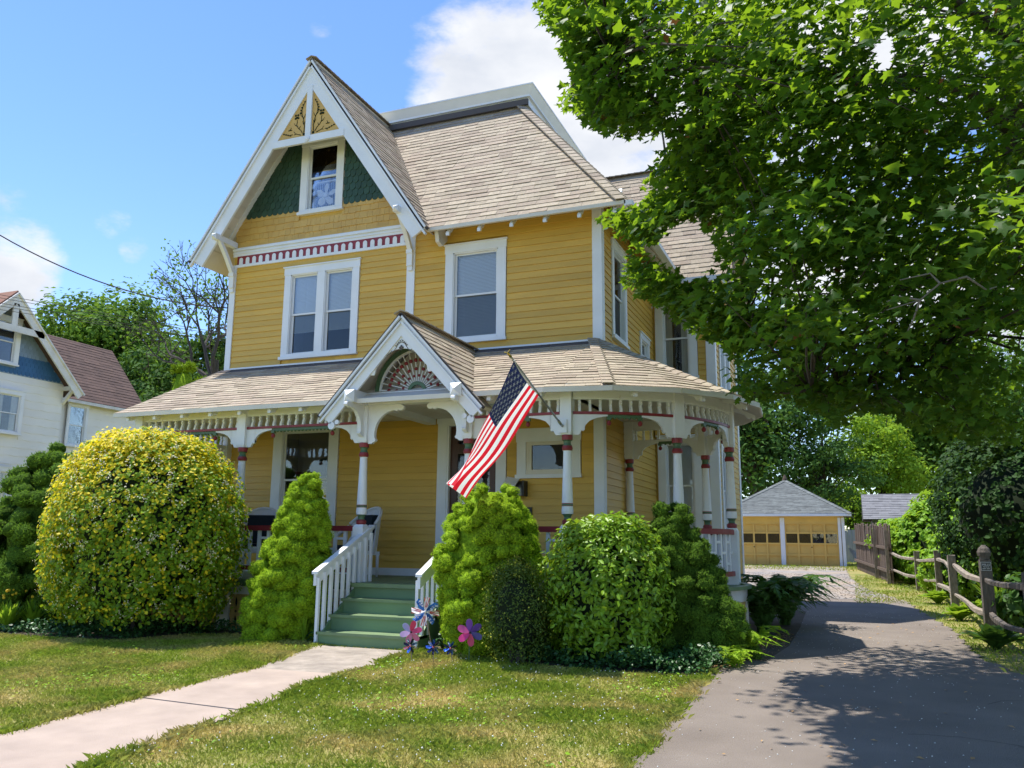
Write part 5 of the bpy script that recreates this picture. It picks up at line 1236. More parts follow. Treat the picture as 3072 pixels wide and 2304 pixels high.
shrub('broadleaf_shrub', 'round bush of broad glossy leaves between boxwood and right spruce', (rh[0], rh[1], rh[2] - .05), (.74, .70, .88), 11500, LEAFN, (.055, .095), ['rhodo_leaf'], None, 2.1, .045, 3.6, .13, sq=2.4)
bx = AT(1553, 1800, 9.55)
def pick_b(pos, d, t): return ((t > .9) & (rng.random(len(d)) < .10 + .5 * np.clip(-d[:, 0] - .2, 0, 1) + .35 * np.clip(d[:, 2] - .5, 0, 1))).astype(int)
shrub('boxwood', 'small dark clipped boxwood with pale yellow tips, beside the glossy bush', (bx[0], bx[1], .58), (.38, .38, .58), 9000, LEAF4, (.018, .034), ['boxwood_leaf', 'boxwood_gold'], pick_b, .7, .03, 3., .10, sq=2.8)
# ------------------------------------------------------------------ ground cover beds
bedR = [tuple(onG(u, v)[:2]) for u, v in ((1300, 1955), (1400, 1950), (1520, 1972), (1570, 1988), (1700, 2008), (1850, 2022), (2000, 2030), (2120, 2032), (2180, 2015))] + [(-1.25, 10.5), (-1.35, 11.6), (-2.5, 10.6), (-4.9, 10.35), (-4.9, 9.75)]
bedL = [tuple(onG(u, v)[:2]) for u, v in ((-40, 1900), (150, 1915), (330, 1925), (560, 1905), (760, 1905), (880, 1915), (935, 1935))] + [(-6.55, 10.35), (-11.2, 10.35), (-14.5, 12.5)]
def sample(poly, n):
    P = np.array(poly); lo, hi = P.min(0), P.max(0); out_ = np.zeros((0, 2))
    while len(out_) < n:
        q = rng.uniform(lo, hi, (n * 2, 2)); out_ = np.concatenate([out_, q[inpoly(q[:, 0], q[:, 1], poly)]])
    return out_[:n]
def cover(name, label, poly, n, hgt, size, m, tpl=LEAFW):
    q = sample(poly, n); z = g(q[:, 1]) + rng.uniform(.01, 1, n) ** .7 * hgt * (.7 + .5 * np.sin(q[:, 0] * 5.1) * np.cos(q[:, 1] * 6.3))
    o = foliage(name, np.column_stack([q, z]), unit(n) * .8 + [0, -.15, 1.], tpl, rng.uniform(*size, n), m); tag(o, label, 'ground cover'); return o
cover('ground_cover', 'dark glossy periwinkle ground cover under the bushes right of the steps', bedR, 11000, .24, (.03, .055), 'vinca_leaf')
cover('ground_cover', 'low green ground cover in the bed left of the steps', bedL, 9000, .18, (.03, .055), 'vinca_leaf')
struct(MB().prism([(x, y, float(g(y)) + .004) for x, y in bedR], (0, 0, .006)).build('bed_soil', 'soil')); struct(MB().prism([(x, y, float(g(y)) + .004) for x, y in bedL], (0, 0, .006)).build('bed_soil', 'soil'))
o = MB(); struct(MB().prism([(x, y, float(g(y)) + .003) for x, y in ((-1.6, 10.2), (-1.0, 10.4), (-.85, 12), (-.85, 14.5), (-.9, 17.5), (-2.2, 17.5), (-2.2, 14.2), (-1.4, 13.2), (-1.4, 12))], (0, 0, .016)).build('bed_soil', 'soil'))
# ------------------------------------------------------------------ ferns, hostas, small plants
def fronds(name, label, cat, c, n, length, lean, m, rise=.55, width=.16, group=None, pin=13, stemm=None):
    root = empty(name, c, label, cat, group); c = np.array(c, float)
    P, Nn, S, SP = [], [], [], []; mb = MB()
    V_, F_ = [], []
    for k in range(n):
        a = random.uniform(0, 6.283); L = random.uniform(*length); dx = np.array([math.cos(a), math.sin(a), 0]) + np.array(lean) * random.uniform(.3, 1); dx[2] = 0; dx /= np.linalg.norm(dx)
        pts = [c + np.array([random.uniform(-.08, .08), random.uniform(-.08, .08), 0]) + dx * L * t * (.5 + .5 * t) + np.array([0, 0, rise * L * (1.9 * t - 1.45 * t * t)]) for t in np.linspace(0, 1, 8)]
        mb.tube(pts, [.006] * 7 + [.002], 4)
        sd = np.cross(dx, (0, 0, 1))
        for q in range(pin):
            t = .12 + .88 * q / pin; i = min(int(t * 7), 6); fr_ = t * 7 - i; p = pts[i] * (1 - fr_) + pts[i + 1] * fr_; tg = pts[i + 1] - pts[i]; tg /= np.linalg.norm(tg)
            w = width * (math.sin(math.pi * min(1, t * .92 + .12)) ** .7) * L
            for s_ in (-1, 1):
                e_ = p + sd * s_ * w + tg * w * .55 - V3(0, 0, .25 * w); hw = tg * L * .034; b = len(V_)
                V_ += [p - hw, p + hw, (p + e_) / 2 + hw * .9, e_, (p + e_) / 2 - hw * .9]; F_ += [(b, b + 4, b + 3), (b, b + 3, b + 2), (b, b + 2, b + 1)]
    stuff(link(bpy.data.objects.new('fronds', npmesh('fronds', np.array(V_), np.array(F_), 3, m)), root)); mb.build('stalks', stemm or m, root)
    return root
f1 = onG(2235, 1975); fronds('fern', 'light yellow green fern at the foot of the rounded porch', 'fern', gb(f1), 30, (.40, .65), (.3, -.25, 0), 'fern_leaf', .95, .15, 'ferns beside the driveway')
f1b = onG(2200, 2005); fronds('fern', 'small pale fern drooping over the driveway edge', 'fern', gb(f1b), 14, (.28, .45), (.25, -.4, 0), 'fern_leaf', .8, .15, 'ferns beside the driveway')
f2 = onG(2275, 1880); f2[0], f2[1] = -1.30, 13.3
fronds('fern', 'large dark green fern clump along the side of the house', 'fern', gb(f2), 80, (.5, 1.15), (.40, -.25, 0), 'fern_dark', 1.2, .13, 'ferns beside the driveway', 15)
fronds('fern', 'dark fern clump spilling to the driveway behind the large clump', 'fern', (-1.1, 14.8, float(g(14.8))), 60, (.5, 1.15), (.45, -.15, 0), 'fern_dark', 1.2, .14, 'ferns beside the driveway', 15)
def blades_plant(name, label, c, n, L, W, m, spread=.5, up=1.0, cat='plant', group=None, flower=None):
    root = empty(name, c, label, cat, group); c = np.array(c, float); V_, F_ = [], []
    for k in range(n):
        a = random.uniform(0, 6.283); l = random.uniform(*L); w = random.uniform(*W); d = np.array([math.cos(a), math.sin(a), 0]); s_ = np.cross(d, (0, 0, 1)); sp_ = random.uniform(.25, 1) * spread
        rows = []
        for t in np.linspace(0, 1, 6):
            p = c + d * l * sp_ * t + np.array([0, 0, l * up * (t - .62 * sp_ * t * t)]); ww = w * math.sin(math.pi * min(.999, .10 + .90 * t)) ** .8
            rows.append((p + s_ * ww / 2 + V3(0, 0, ww * .15), p, p - s_ * ww / 2 + V3(0, 0, ww * .15)))
        for r0, r1 in zip(rows, rows[1:]):
            b = len(V_); V_ += list(r0) + list(r1); F_ += [(b, b + 1, b + 4, b + 3), (b + 1, b + 2, b + 5, b + 4)]
    link(bpy.data.objects.new('leaves', npmesh('leaves', np.array(V_), np.array(F_), 4, m)), root)['kind'] = 'stuff'
    MB().tube([c - V3(0, 0, .03), c + V3(0, 0, .08)], .02, 6).build('crown_base', m, root)
    if flower:
        mb = MB()
        for k in range(flower): a = random.uniform(0, 6.28); r_ = random.uniform(.02, .3); mb.ball(c + V3(r_ * math.cos(a), r_ * math.sin(a), L[1] * random.uniform(.75, 1.0)), .022, 0, 6, 4)
        mb.build('flowers', 'flower_yellow', root)
    return root
for (u, v, sz, lab) in ((2815, 1812, 1.0, 'bright hosta clump at the fence under the middle rail'), (2880, 1862, .95, 'yellow green hosta clump between two fence posts'), (2925, 1838, .8, 'hosta clump just behind the split rail fence'), (2990, 1950, 1.1, 'shaded hosta beside the tall capped fence post')):
    p = onG(u, v); blades_plant('hosta', lab, gb(p), 60, (.32 * sz, .50 * sz), (.16, .24), 'hosta_leaf' if u < 2950 else 'fern_dark', .95, .8, 'hosta', 'hostas along the fence')  # the shaded hosta has its shade put into a darker leaf colour
for (u, v, lab) in ((20, 1895, 'leafy plant with yellow flowers at the edge of the lawn'), (95, 1890, 'yellow flowered plant beside the golden bush')):
    p = onG(u, v); blades_plant('yellow_loosestrife', lab, gb(p), 90, (.35, .62), (.03, .06), 'hosta_leaf', .6, .9, 'plant', 'yellow flowering plants', 10)
p = onG(905, 1915); blades_plant('iris_clump', 'tuft of narrow upright leaves beside the stair rail', gb((-6.75, 9.62)), 26, (.25, .42), (.018, .03), 'hosta_leaf', .35, 1.1)
p = onG(2905, 1800); blades_plant('daylily_clump', 'clump of long strap leaves behind the split rail fence', gb((2.35, 17.2)), 60, (.7, 1.05), (.025, .04), 'hosta_leaf', .7, 1.0)
# ------------------------------------------------------------------ lawn
drv = [(DL(y), y) for y in np.arange(-3, 20, .5)] + [(DR(y), y) for y in np.arange(20, -3, -.5)]
def lawn_pts(n, x0, x1, y0, y1):
    q = rng.uniform((x0, y0), (x1, y1), (n, 2)); j = rng.normal(0, .018, (n, 2))
    bad = inpoly(q[:, 0] + j[:, 0], q[:, 1] + j[:, 1], WALKP) | inpoly(q[:, 0] + j[:, 0] * 2, q[:, 1] + j[:, 1], drv) | inpoly(q[:, 0], q[:, 1], bedR) | inpoly(q[:, 0], q[:, 1], bedL)
    q = q[~bad]; pz = proj(np.column_stack([q, np.zeros(len(q))])); k = (pz[:, 2] > 1) & (pz[:, 0] > -250) & (pz[:, 0] < 3320) & (pz[:, 1] < 2420); return q[k]
def grass(q, h, w, name, label, m):
    n = len(q); pos = np.column_stack([q, g(q[:, 1])]); a = rng.uniform(0, 6.283, n); le = rng.uniform(.1, 1.1, n); b = rng.uniform(0, 6.283, n)
    hh = rng.uniform(h[0], h[1], n) * (1 + .35 * np.sin(q[:, 0] * 2.3 + np.sin(q[:, 1] * 3.1)) * np.cos(q[:, 1] * 2.7)); ww = rng.uniform(w[0], w[1], n)
    sd = np.stack([np.cos(a), np.sin(a), np.zeros(n)], 1) * ww[:, None] / 2; ln = np.stack([np.cos(b), np.sin(b), np.zeros(n)], 1) * (hh * le)[:, None]; up = np.array([0, 0, 1.]) * hh[:, None]
    mid = pos + ln * .35 + up * .62; tip_ = pos + ln + up * (1 - .25 * le[:, None])
    v = np.stack([pos - sd, pos + sd * .9, mid + sd * .9, tip_], 1).reshape(-1, 3); i = np.arange(n)[:, None] * 4
    f = np.concatenate([i + [0, 1, 2], i + [0, 2, 3]], 1).reshape(-1, 3)
    o = stuff(link(bpy.data.objects.new(name, npmesh(name, v, f, 3, m)))); tag(o, label, 'grass'); return o
q = lawn_pts(340000, -12.5, .2, 3.2, 10.5)
grass(q, (.022, .055), (.004, .0075), 'lawn_grass', 'mown green lawn with straw coloured patches on both sides of the path', 'grass')
q = lawn_pts(26000, -.9, 4.0, 9, 30); q = q[q[:, 0] > 0]; grass(q, (.03, .07), (.006, .012), 'verge_grass', 'strip of rough grass between driveway and split rail fence', 'grass_far')
q = rng.uniform((-4.5, 33), (6, 46), (16000, 2)); grass(q[(q[:, 0] > DR(37)) | (q[:, 1] < 37.6)][:9000], (.04, .08), (.012, .02), 'rear_grass', 'sunny grass beside the garage', 'grass_far')
# longer tufts along the path and drive edges
qe = []
for A_, B_ in list(zip(wl, wl[1:])) + list(zip(wr, wr[1:])):
    t = rng.random(1500)[:, None]; nn_ = np.array([-(B_ - A_)[1], (B_ - A_)[0]]); nn_ = nn_ / np.linalg.norm(nn_); qe.append(A_[:2] + (B_ - A_)[:2] * t + nn_ * rng.normal(0, .035, (1500, 1)))
ye_ = rng.uniform(3.5, 9.3, 5000); qe.append(np.column_stack([np.array([DL(y) + jag(y, 0) for y in ye_]) + rng.normal(-.02, .04, 5000), ye_]))
qe = np.concatenate(qe); qe = qe[np.sin(qe[:, 0] * 9) * np.cos(qe[:, 1] * 8.3) + rng.normal(0, .5, len(qe)) > -.2]
grass(qe, (.035, .085), (.004, .008), 'edge_grass', 'longer grass creeping over the edges of path and drive', 'grass')
# broad clover / plantain leaves and clover flowers in the lawn
q = lawn_pts(9000, -9, -1.6, 3.6, 9.4); w = np.sin(q[:, 0] * 1.7 + 1) * np.cos(q[:, 1] * 1.9) + .35 * rng.normal(size=len(q)); q = q[w > .45]
o = foliage('clover_leaves', np.column_stack([q, g(q[:, 1]) + rng.uniform(.015, .04, len(q))]), unit(len(q)) * .5 + [0, 0, 1.], LEAFW, rng.uniform(.018, .042, len(q)), 'vine_leaf'); tag(o, 'broad clover leaves growing through the lawn', 'clover')
q = lawn_pts(700, -6, -1.5, 3.8, 9.2); v_, f_ = scatter(*OCT, np.column_stack([q, g(q[:, 1]) + .045]), frames(unit(len(q)), rng.uniform(0, 6, len(q))), rng.uniform(.005, .009, len(q))[:, None])
o = stuff(link(bpy.data.objects.new('clover_blossoms', npmesh('clover_blossoms', v_, f_, 3, 'clover')))); tag(o, 'white clover heads scattered over the lawn', 'clover')
# fallen leaves on the asphalt
n = 150; yy = rng.uniform(5, 17, n); xx = np.array([DL(y) + (DR(y) - DL(y)) * t for y, t in zip(yy, rng.random(n))])
o = foliage('fallen_leaves', np.column_stack([xx, yy, g(yy) + .022]), unit(n) * .25 + [0, 0, 1], LEAF4, rng.uniform(.02, .06, n), 'dry_leaf'); tag(o, 'dry leaves and twigs fallen on the asphalt', 'leaves')
n = 1500; yy = rng.uniform(9.6, 13.5, n); xx = np.array([DL(y) for y in yy]) + np.abs(rng.normal(0, .12, n)) - .10
o = foliage('leaf_litter', np.column_stack([xx, yy, g(yy) + .026]), unit(n) * .3 + [0, 0, 1], LEAF4, rng.uniform(.015, .04, n), 'dry_leaf'); tag(o, 'brown leaf litter along the drive beside the ferns', 'leaves')
# ------------------------------------------------------------------ maple in the foreground
D_ = 3072 / 2212
MP = [(1155, -900), (1160, -10), (1168, 40), (1185, 62), (1228, 76), (1208, 108), (1232, 138), (1248, 165), (1215, 190), (1212, 226), (1250, 240), (1262, 262), (1330, 292), (1372, 292), (1440, 287), (1470, 290), (1440, 325), (1402, 362), (1388, 398), (1402, 432), (1372, 452), (1310, 458), (1297, 475), (1330, 492), (1348, 506), (1390, 532), (1418, 524), (1428, 500), (1445, 485), (1480, 468), (1525, 482), (1552, 540), (1548, 590), (1505, 612), (1462, 604), (1440, 586), (1395, 560), (1362, 540), (1348, 560), (1364, 578), (1343, 606), (1382, 634), (1422, 652), (1470, 690), (1500, 722), (1560, 736), (1572, 772), (1562, 802), (1578, 845), (1622, 872), (1690, 860), (1760, 882), (1812, 922), (1850, 880), (1895, 888), (1960, 905), (2050, 945), (2120, 955), (2212, 965), (2700, 1000), (2900, -900)]
MP = [(a * D_, b * D_) for a, b in MP]
HOL = [[(1700, 905), (1760, 880), (1790, 930), (1740, 960)], [(1860, 300), (1882, 292), (1890, 312), (1868, 318)], [(1660, 330), (1685, 322), (1690, 348), (1668, 350)], [(1960, 470), (1985, 462), (1990, 482), (1968, 488)], [(1755, 610), (1775, 602), (1782, 622), (1760, 630)], [(2110, 120), (2140, 108), (2150, 135), (2120, 142)], [(1885, 85), (1925, 70), (1935, 130), (1915, 165), (1890, 150)], [(1715, 470), (1740, 462), (1748, 486), (1722, 492)], [(1608, 640), (1640, 625), (1645, 660), (1615, 668)], [(1790, 205), (1812, 200), (1815, 222), (1795, 225)], [(2040, 330), (2075, 322), (2080, 345), (2050, 352)]]
HOL = [[(a * D_, b * D_) for a, b in h] for h in HOL]
tc_, tr_ = np.array([2.4, 8.6, 6.9]), np.array([6.6, 5.8, 5.0])
d = unit(1050); cl = tc_ + d * tr_ * (rng.random(1050) ** .42)[:, None]; cl = cl[(cl[:, 2] > 2.3) & (np.linalg.norm(cl - CP, axis=1) > 3.8)]
extra = []
def guide(pts, f, k, j=.22):
    for (u0, v0), (u1, v1) in zip(pts, pts[1:]):
        for q in range(k): t = random.random(); extra.append(at((u0 + (u1 - u0) * t) * D_, (v0 + (v1 - v0) * t) * D_, f + random.uniform(-.5, .5)) + rng.normal(0, j, 3) * [1, 1, .6])
guide([(1330, 482), (1400, 490), (1450, 450), (1600, 430)], 9.6, 12, .13); guide([(1370, 565), (1400, 610), (1470, 655), (1560, 700), (1700, 720)], 9.4, 13, .13)
guide([(1190, 20), (1240, 90), (1250, 150), (1240, 210), (1300, 250), (1420, 250)], 8.0, 9, .18); guide([(1440, 380), (1480, 330), (1600, 300)], 8.6, 10, .2); guide([(1640, 850), (1800, 880), (1950, 890), (2150, 950)], 9.2, 14, .25)
guide([(1180, -60), (1300, 40), (1500, 60), (1700, 60)], 8.2, 12, .3); guide([(1500, 200), (1700, 200), (1900, 300), (2100, 200)], 7.5, 16, .5); guide([(1600, 500), (1800, 520), (2000, 500), (2200, 600)], 8.2, 18, .5); guide([(1700, 700), (1900, 720), (2100, 760)], 8.4, 20, .5)
cl = np.concatenate([cl, np.array(extra)])
pp = proj(cl); inf = (pp[:, 2] > 0) & (pp[:, 0] > -100) & (pp[:, 0] < 3172) & (pp[:, 1] > -100) & (pp[:, 1] < 2400)
ok = ~inf | inpoly(pp[:, 0], pp[:, 1], MP); ok &= (pp[:, 2] > 2.5) | (cl[:, 1] < 0)
cl = cl[ok]; inf = inf[ok]; thin = inf | (rng.random(len(cl)) < .55); cl = cl[thin]; nc = len(cl)      # unseen clumps thinned out so more light falls through
per = 70; k = np.repeat(np.arange(nc), per); n = len(k)
off = rng.normal(0, 1, (n, 3)) * [.30, .30, .085]; off[:, 2] -= .16 * (off[:, 0] ** 2 + off[:, 1] ** 2); pos = cl[k] + off
pp = proj(pos); jit = rng.normal(0, 9, (n, 2)); inf = (pp[:, 2] > 0) & (pp[:, 0] > -60) & (pp[:, 0] < 3130) & (pp[:, 1] > -60) & (pp[:, 1] < 2400)
ok = ~inf | inpoly(pp[:, 0] + jit[:, 0], pp[:, 1] + jit[:, 1], MP)
for h in HOL: ok &= ~(inf & inpoly(pp[:, 0] + jit[:, 0], pp[:, 1] + jit[:, 1], h))
ok &= np.linalg.norm(pos - CP, axis=1) > 3.4
pos, off = pos[ok], off[ok]; n = len(pos)
rad_ = pos - tc_; rad_ /= np.linalg.norm(rad_, axis=1, keepdims=True)
nrm = unit(n) * .55 + [0, 0, .95] + rad_ * .35
mp_base = (3.9, 10.6, float(g(10.6)))
maple = empty('maple_tree', mp_base, 'large maple with dark broad leaves overhanging the driveway', 'tree')
foliage('crown', pos, nrm, MAPLE, rng.uniform(.064, .112, n), ['maple_leaf', 'maple_leaf_old'], (rng.random(n) < .0012).astype(int), maple)
mb = MB(); tp = [V3(*mp_base) - V3(0, 0, .1), V3(3.75, 10.3, 1.2), at(3095, 700, 9.6), at(3060, 420, 9.4), at(3035, 120, 9.2), at(3000, -300, 9.0), at(2900, -900, 8.8)]
mb.tube(tp, [.30, .25, .21, .18, .15, .11, .05], 12); nodes = [p for p in tp[2:]]
def limb(P, r0, r1):
    P = [np.array(p, float) for p in P]; mb.tube(P, np.linspace(r0, r1, len(P)), 8)
    for a, b in zip(P, P[1:]):
        for t in (0, .33, .66): nodes.append(a + (b - a) * t)
limb([at(3060, 420, 9.4), at(2900, 270, 9.2), at(2650, 240, 8.9), at(2300, 190, 8.5), at(1950, 210, 8.2), at(1780, 160, 8.0)], .085, .015)
limb([at(3080, 620, 9.5), at(2800, 640, 9.2), at(2450, 590, 9.0), at(2150, 560, 9.4), at(1950, 640, 9.6)], .075, .012)
limb([at(3095, 700, 9.6), at(2750, 850, 9.2), at(2400, 960, 9.1), at(2150, 950, 9.3), at(1960, 860, 9.4)], .07, .012)
limb([at(3095, 700, 9.6), at(2900, 1000, 9.0), at(2600, 1150, 8.6), at(2350, 1180, 8.6)], .06, .012)
limb([at(3035, 120, 9.2), at(2700, -100, 8.4), at(2200, -200, 7.8)], .08, .02); limb([at(3000, -300, 9), (2.5, 6.5, 8.6), (2.2, 4.5, 8.8)], .09, .02); limb([at(3060, 420, 9.4), (4.6, 8.0, 6.8), (6.5, 6.8, 7.6)], .09, .02); limb([at(3060, 420, 9.4), (4.6, 11.6, 6.8), (5.5, 13.0, 7.8)], .09, .02)
nodes = np.array(nodes)
for c in cl[::1]:
    j = np.argmin(np.linalg.norm(nodes - c, axis=1)); a = nodes[j]; m_ = (a + c) / 2 + rng.normal(0, .08, 3) + [0, 0, .08]
    pm = proj(np.array([a, (a + m_) / 2, m_, (m_ + c) / 2, c])); tw = bool(np.all(inpoly(pm[:, 0], pm[:, 1], MP) | (pm[:, 0] > 3072)))
    if np.linalg.norm(c - a) < 3.2 and tw: mb.tube([a, m_, c], [.018, .011, .004], 4)
mb.build('trunk', 'bark', maple, smooth=True, recalc=False)
mb = MB(); db = at(2900, 820, 6.5)
for pts in ([(2900, 830), (2820, 850), (2760, 900), (2660, 930)], [(2760, 900), (2740, 960), (2720, 1000)], [(2820, 850), (2790, 820), (2700, 840)], [(2760, 900), (2700, 890), (2660, 905)], [(2900, 830), (2960, 870), (2990, 860)]):
    mb.tube([at(u, v, 6.5 + .05 * i) for i, (u, v) in enumerate(pts)], np.linspace(.010, .004, len(pts)), 5)
o = mb.build('dead_branch', 'bark_grey', maple)
# ------------------------------------------------------------------ trees further off
def tree(label, base, h, c, rad, n, size, mats, seed=1, nclump=60, group=None, tr=.22, cat='tree', name='broadleaf_tree', flat=.8, tpl=LEAF4, pick=None):
    base = np.array((base[0], base[1], float(g(base[1]))), float); c, rad = np.array(c, float), np.array(rad, float)
    root = empty(name, tuple(base), label, cat, group)
    d = unit(nclump); cc = c + d * rad * (rng.random(nclump) ** .45)[:, None] * .84; cr_ = rng.uniform(.20, .36, nclump) * rad.min()
    k = rng.integers(0, nclump, n); dd = unit(n); pos = cc[k] + dd * (cr_[k] * rng.uniform(.55, 1.08, n))[:, None] * np.array([1.1, 1.1, flat])
    kp = pos[:, 2] > base[2] + .2; pos, dd = pos[kp], dd[kp]
    foliage('crown', pos, dd * .8 + unit(len(pos)) * .6 + [0, 0, .5], tpl, rng.uniform(*size, len(pos)), mats, None, root)
    mb = MB(); mb.tube([base - V3(0, 0, .1), base * .6 + c * .4 + V3(rng.normal(0, .2), 0, 0), c + V3(0, 0, rad[2] * .5)], [tr, tr * .7, tr * .15], 9)
    for q in cc[:: max(1, nclump // 26)]:
        a = base + (c - base) * random.uniform(.45, .95); mb.tube([a, (a + q) / 2 + [0, 0, .2], q], [tr * .32, tr * .2, tr * .05], 5)
    mb.build('trunk', 'bark', root, smooth=True, recalc=False)
    return root
def px_tree(label, u, v, f, rx, rz, n, size, mats, **kw):
    c = at(u, v, f); return tree(label, (c[0], c[1]), 0, c, (rx, rx, rz), n, size, mats, **kw)
px_tree('broad green tree behind the brown roofed house', 300, 1110, 50, 5.6, 6.6, 32000, (.24, .42), 'tree_leaf', nclump=80, tr=.35, group='trees behind the neighbour')
px_tree('lower dark tree beside the leafy one behind the brown roof', 450, 1200, 46, 3.4, 4.0, 11000, (.2, .36), 'tree_leaf_dark', nclump=50, group='trees behind the neighbour')
px_tree('dark tree filling the gap behind the porch roof', 560, 1210, 44, 3.2, 3.6, 8000, (.18, .34), 'tree_leaf_dark', nclump=46, group='trees behind the neighbour')
px_tree('dark leafy tree close behind the left corner of the yellow house', 655, 1150, 42, 2.2, 3.4, 5000, (.18, .32), 'tree_leaf_dark', nclump=30, group='trees behind the neighbour')
px_tree('distant tree showing at the left edge over the white house', -160, 1180, 52, 4.0, 5.0, 7000, (.25, .4), 'tree_leaf', nclump=40, group='trees behind the neighbour')
# sparse, half bare tree
sp_b = at(650, 1250, 38); sp_b[2] = float(g(sp_b[1])); spt = empty('sparse_tree', tuple(sp_b), 'sparse half bare tree with thin twigs beside the gable', 'tree')
mb = MB(); tips = []
def grow(p, d, L, r, lv):
    q = p + d * L; m_ = (p + q) / 2 + rng.normal(0, L * .05, 3); mb.tube([p, m_, q], [r, r * .85, r * .7], 5 if lv > 2 else 7)
    if lv >= 4: tips.append(q)
    if lv >= 7: return
    for _ in range(3 if lv in (1, 3, 5) else 2):
        nd = d + rng.normal(0, .36 + .04 * lv, 3) + [0, 0, .10]; nd /= np.linalg.norm(nd); grow(q, nd, L * random.uniform(.66, .86), r * .66, lv + 1)
trk = at(645, 1080, 38)
mb.tube([sp_b - V3(0, 0, .1), (sp_b + trk) / 2 + V3(.1, 0, 0), trk], [.24, .20, .17], 8)
for dv in ((-.45, .1, .9), (.15, -.1, 1.0), (-.95, .1, .55)): grow(trk - V3(0, 0, random.uniform(0, 1.2)), V3(*dv) / np.linalg.norm(dv), 1.75, .11, 1)
mb.build('trunk', 'bark', spt, recalc=False); tips = np.array(tips); k = rng.integers(0, len(tips), 5200); k = k[(k % 7) < 2]; pos = tips[k] + rng.normal(0, .22, (len(k), 3))
foliage('crown', pos, unit(len(pos)) + [0, 0, .5], LEAFW, rng.uniform(.10, .20, len(pos)), 'tree_leaf', None, spt)
for (u, v0, v1, f, r_, lab) in ((560, 1330, 1060, 27, .75, 'pointed yellow green cedar rising behind the porch roof'), (610, 1330, 1110, 27.5, .65, 'lower yellow green cedar beside the pointed one')):
    t_ = at(u, v1, f); b_ = (t_[0], t_[1], float(g(t_[1]))); spruce(lab, b_, t_, r_ * 1.5, 7000, 'cedar_leaf', seed=u, group='cedars behind the porch', nclump=160, tuft=(.10, .17), clump=(.18, .32))
GR = 'trees behind the garage'
px_tree('tall dark tree behind the left side of the garage', 2270, 1290, 52, 5.2, 6.4, 15000, (.22, .42), 'tree_leaf_dark', nclump=70, group=GR, tr=.4)
px_tree('dark feathery tree right behind the garage roof', 2470, 1400, 50, 3.6, 3.6, 9000, (.14, .26), 'tree_leaf_dark', nclump=60, group=GR, flat=.4)
px_tree('bright green tree behind the grey roofed shed', 2640, 1390, 56, 3.4, 4.6, 10000, (.2, .36), 'tree_leaf_bright', nclump=56, group=GR)
px_tree('mid green tree rising over the grey shed roof', 2790, 1330, 62, 5.6, 6.0, 13000, (.26, .46), 'tree_leaf', nclump=64, group=GR)
px_tree('shaded tree behind the tall hedge', 3050, 1300, 58, 6.0, 6.4, 12000, (.26, .46), 'tree_leaf_dark', nclump=60, group=GR)
px_tree('leafy tree partly hidden by the maple over the shed', 2920, 1180, 66, 7.0, 7.5, 12000, (.3, .5), 'tree_leaf', nclump=60, group=GR)
px_tree('tree beyond the house wing, seen under the maple', 2120, 1240, 60, 5.0, 7.0, 9000, (.28, .5), 'tree_leaf', nclump=50, group=GR)
px_tree('small bright tree right of the garage', 2560, 1560, 54, 2.2, 2.4, 5000, (.16, .3), 'tree_leaf_bright', nclump=34, group=GR)
px_tree('low bushy tree closing the view beside the garage', 2440, 1530, 60, 4.5, 3.0, 6000, (.25, .42), 'tree_leaf', nclump=36, group=GR)
# hedge and vines along the fence
hd = at(3030, 1600, 18.6); shrub('tall_hedge', 'tall dark hedge behind the capped fence post', (hd[0] + .3, hd[1] + .3, 1.85), (1.75, 1.9, 1.95), 15000, LEAFW, (.07, .13), ['hedge_leaf'], None, 3.3, .06, 3.2, .12, sq=3.0, group='hedge by the fence')
shrub('tall_hedge', 'continuing dark hedge further along the fence', (5.2, 16.0, 1.9), (1.9, 2.6, 2.1), 9000, LEAFW, (.08, .14), ['hedge_leaf'], None, 1.3, .06, 3., .12, sq=3.0, group='hedge by the fence')
vn = at(2775, 1600, 25.0); shrub('vine_thicket', 'sunlit thicket of vines and broad leaves growing over the split rail fence', (vn[0] + .35, vn[1], 1.25), (1.5, 1.6, 1.3), 12000, LEAFW, (.08, .17), ['vine_leaf'], None, 5.1, .10, 4., .2, group='vines on the fence')
vn = at(2850, 1580, 22.0); shrub('vine_thicket', 'low leafy thicket between vines and hedge', (vn[0] + .45, vn[1], 1.0), (1.15, 1.2, 1.15), 8000, LEAFW, (.08, .16), ['vine_leaf'], None, 4.4, .10, 4., .2, group='vines on the fence')
vn = at(2660, 1620, 27.5); shrub('vine_thicket', 'vine hanging over the dark plank fence', (vn[0] + .3, vn[1], 1.5), (.85, 1.2, .75), 4500, LEAFW, (.07, .14), ['vine_leaf'], None, 6.1, .10, 4., .2, group='vines on the fence', stems=True)
vn = at(2800, 1520, 27); shrub('sumac_bush', 'tall feathery light green bush in front of the grey shed roof', (vn[0] + .3, vn[1], 2.0), (1.1, 1.1, 1.2), 3800, LEAF4, (.12, .22), ['tree_leaf_bright'], None, 2.2, .14, 4., .3, group='vines on the fence')
